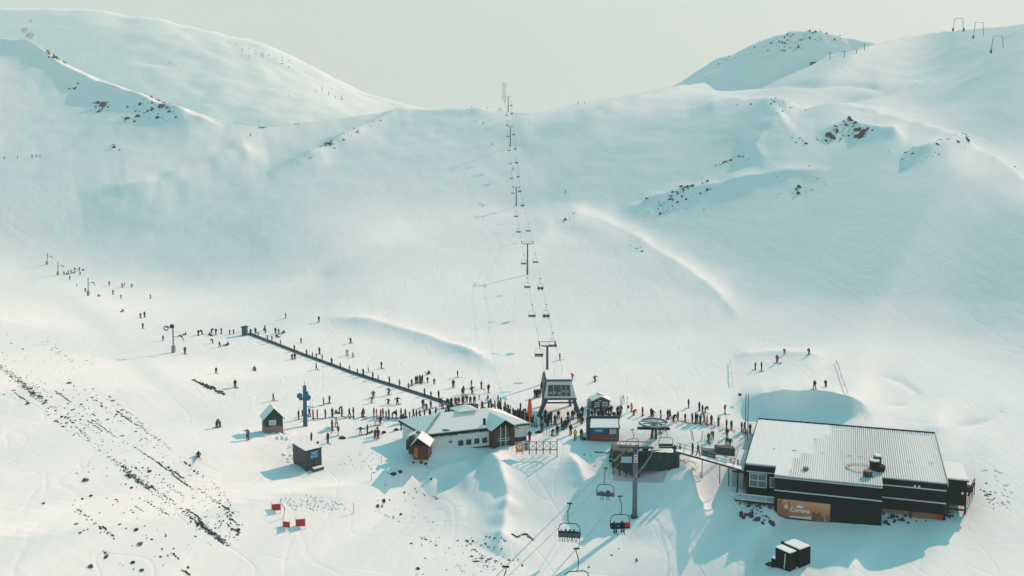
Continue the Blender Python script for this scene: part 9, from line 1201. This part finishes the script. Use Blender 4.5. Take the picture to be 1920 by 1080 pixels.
# mountain outcrops
M1 = [([(166, 195), (205, 195), (203, 212), (166, 212)], 26, 9), ([(215, 205), (300, 203), (332, 215), (330, 232), (215, 236)], 60, 8), ([(208, 270), (226, 270), (226, 284), (208, 284)], 10, 6),
      ([(84, 98), (118, 102), (135, 122), (90, 118)], 30, 7), ([(130, 160), (150, 160), (150, 170), (130, 170)], 7, 4), ([(205, 175), (300, 165), (340, 200), (240, 200)], 22, 4),
      ([(1545, 242), (1590, 238), (1640, 258), (1600, 266), (1548, 268)], 60, 11), ([(1450, 262), (1545, 250), (1540, 272), (1480, 268)], 12, 5), ([(1335, 300), (1400, 285), (1410, 300), (1340, 312)], 18, 5),
      ([(1165, 395), (1240, 355), (1340, 345), (1320, 400), (1260, 415), (1180, 400)], 90, 6), ([(1486, 350), (1512, 352), (1512, 372), (1486, 372)], 9, 8), ([(1745, 280), (1820, 282), (1815, 294), (1755, 292)], 18, 7), ([(1685, 292), (1715, 290), (1715, 306), (1690, 308)], 9, 6),
      ([(1400, 300), (1600, 310), (1620, 345), (1440, 380)], 16, 3), ([(560, 300), (620, 270), (715, 232), (718, 240), (630, 285), (580, 305)], 60, 5), ([(480, 225), (560, 212), (562, 218), (490, 232)], 12, 3),
      ([(1052, 410), (1075, 406), (1080, 418), (1058, 422)], 8, 5), ([(1175, 455), (1210, 470), (1208, 478), (1180, 462)], 6, 5), ([(1440, 195), (1520, 205), (1500, 222), (1440, 215)], 10, 4), ([(1640, 270), (1920, 300), (1900, 330), (1700, 320)], 10, 3), ([(1370, 200), (1480, 195), (1480, 205), (1380, 208)], 8, 4)]
for poly, n, px in M1: scatter(poly, n, 1.3, px, 2, R(-25) if poly[0][0] > 1000 else R(20), 'mountain', ROCK, clump=.6, tall=.9)
for i in range(8): add_rock(1612+rk.uniform(-9, 9), 256+rk.uniform(-6, 6), rk.uniform(5, 9), 1.4, R(-25), 'mountain', ROCKR, .9)
scatter([(1425, 97), (1462, 72), (1520, 75), (1580, 82), (1560, 100), (1470, 108), (1430, 104)], 110, 1.3, 6, 1.8, R(-20), 'peak', ROCK, clump=.5, tall=1, src=PEAK)
scatter([(1330, 130), (1400, 103), (1430, 92), (1428, 104), (1350, 132)], 30, 1.2, 4, 1.8, R(-20), 'peak', ROCK, clump=.5, tall=1, src=PEAK)
scatter([(415, 75), (460, 82), (540, 100), (545, 125), (470, 110)], 40, 1.5, 6, 1.8, R(20), 'back', ROCK, clump=.6, tall=1, src=BACK)
scatter([(470, 155), (560, 165), (640, 150), (690, 185), (560, 190)], 40, 1.3, 5, 1.8, R(20), 'back', ROCK, clump=.6, tall=1, src=BACK)
for (u, v, px) in ((48, 58, 12), (55, 68, 17), (44, 64, 9), (52, 72, 10), (52, 40, 8)): add_rock(u, v, px, 1.6, R(30), 'back', ROCK, .9, BACK)
scatter([(310, 112), (360, 120), (358, 128), (320, 122)], 10, 1.5, 5, 1.8, R(20), 'back', ROCK, src=BACK)
ROCKS.sort(key=lambda r_: -r_[0])
LAB = {'slope': ('dark stone in the snow of the stony slope', 'stones on the steep stony slope'), 'valley': ('flat dark rock of the valley bare patch', 'rocks of the bare patch on the valley floor'),
       'mound': ('dark stone in the snow mounds below the lodge', 'stones in the snow mounds'), 'hall': ('broken rock on the bare earth beside the big hall', 'broken rocks around the big hall'),
       'mountain': ('dark rock on the snowy mountain face', 'rocks on the mountain face'), 'peak': ('dark rock on the small peak behind the ridge', 'rocks on the small peak'), 'back': ('rock fading into mist on the back mountain', 'rocks on the misty back mountain')}
LABM = {}
stuffV = {}; 
for i, (px, u, v, ar, ang, area, m_, tall, src) in enumerate(ROCKS):
    if src is None: p, mx = surf_axes(u, v, math.cos(ang)*3, math.sin(ang)*3)
    else: p = at_sheet(src, u, v); mx = Matrix(((1, 0, 0), (0, .8, -.6), (0, .6, .8)))
    d = proj(p)[2]; Lm = px*d/FPX; Wm = Lm/ar; 
    if src is None: # foreshortening: lengthen across-view width
        Wm = Wm*1.5
    (Lm, Wm) = (Lm*1.0, Wm*1.0) if area in ('slope', 'mound') else (Lm*1.3, Wm*1.4); Tm = max(.2, min(Lm, Wm)*tall*1.3); p = p+mx.col[2]*Tm*.12 if src is None else p
    big = i < 290
    if big:
        o = bpy.data.objects.new('rock', RM[i % 8]); C.objects.link(o); o.matrix_world = Matrix.Translation(p) @ mx.to_4x4() @ Matrix.Diagonal((Lm, Wm, Tm, 1))
        lb, gp = LAB[area]; shp = 'long streak of ' if ar > 2.2 else ''; kk_ = (area, m_ is ROCKR, shp); n_ = ROCKS_SEEN.get(kk_, 0); ROCKS_SEEN[kk_] = n_+1
        lb = shp+lb if m_ is not ROCKR else 'reddish '+lb.replace('dark ', ''); lb = (ordinal(n_)+' largest, a '+lb) if n_ < 24 else 'small '+lb; lb = ' '.join(lb.split()[:16])
        tag(o, lb, 'rock', gp if m_ is not ROCKR else 'reddish '+gp)
        o.material_slots[0].link = 'OBJECT'; o.material_slots[0].material = m_
    else:
        key = m_.name; V_, Fc = stuffV.setdefault(key, ([], [])); T_ = Matrix.Translation(p) @ mx.to_4x4() @ Matrix.Diagonal((Lm, Wm, Tm, 1)); me = RM[i % 8]; b0 = len(V_)
        V_ += [tuple(T_ @ w.co) for w in me.vertices]; Fc += [[b0+k_ for k_ in pl.vertices] for pl in me.polygons]
for key, (V_, Fc) in stuffV.items():
    me = bpy.data.meshes.new('scree'); me.from_pydata(V_, [], Fc); me.materials.append(bpy.data.materials[key]); o = bpy.data.objects.new('scree', me); C.objects.link(o); tag(o, 'small loose stones scattered over the snow', None, None, 'stuff')
# chopped snow lumps
V_ = []; Fc = []
def lumps(poly, n, s0, s1):
    xs = [p[0] for p in poly]; ys = [p[1] for p in poly]; k_ = 0
    while k_ < n:
        u = rk.uniform(min(xs), max(xs)); v = rk.uniform(min(ys), max(ys))
        if not inpoly(u, v, poly): continue
        p = at(u, v); s_ = rk.uniform(s0, s1); T_ = Matrix.Translation(p) @ Matrix.Rotation(rk.uniform(0, 6), 4, 'Z') @ Matrix.Diagonal((s_*1.4, s_, s_*.8, 1)); me = RM[k_ % 8]; b0 = len(V_)
        V_.extend(tuple(T_ @ w.co) for w in me.vertices); Fc.extend([b0+j for j in pl.vertices] for pl in me.polygons); k_ += 1
lumps([(525, 935), (560, 925), (640, 935), (650, 955), (590, 960), (530, 958)], 170, .12, .38)
lumps([(620, 870), (680, 845), (740, 850), (700, 880)], 26, .2, .6); lumps([(1380, 915), (1400, 960), (1372, 960), (1362, 925)], 40, .3, .9); lumps([(1262, 855), (1300, 870), (1320, 905), (1270, 885)], 60, .3, .8)
lumps([(485, 805), (535, 808), (540, 822), (490, 818)], 20, .3, .9); lumps([(555, 825), (560, 850), (540, 870), (530, 850)], 16, .3, .8); lumps([(1840, 870), (1900, 890), (1900, 960), (1840, 930)], 30, .2, .7)
me = bpy.data.meshes.new('snow_lumps'); me.from_pydata(V_, [], Fc); me.materials.append(SNOWP); o = bpy.data.objects.new('snow_lumps', me); C.objects.link(o); tag(o, 'chopped lumps of snow', None, None, 'stuff')
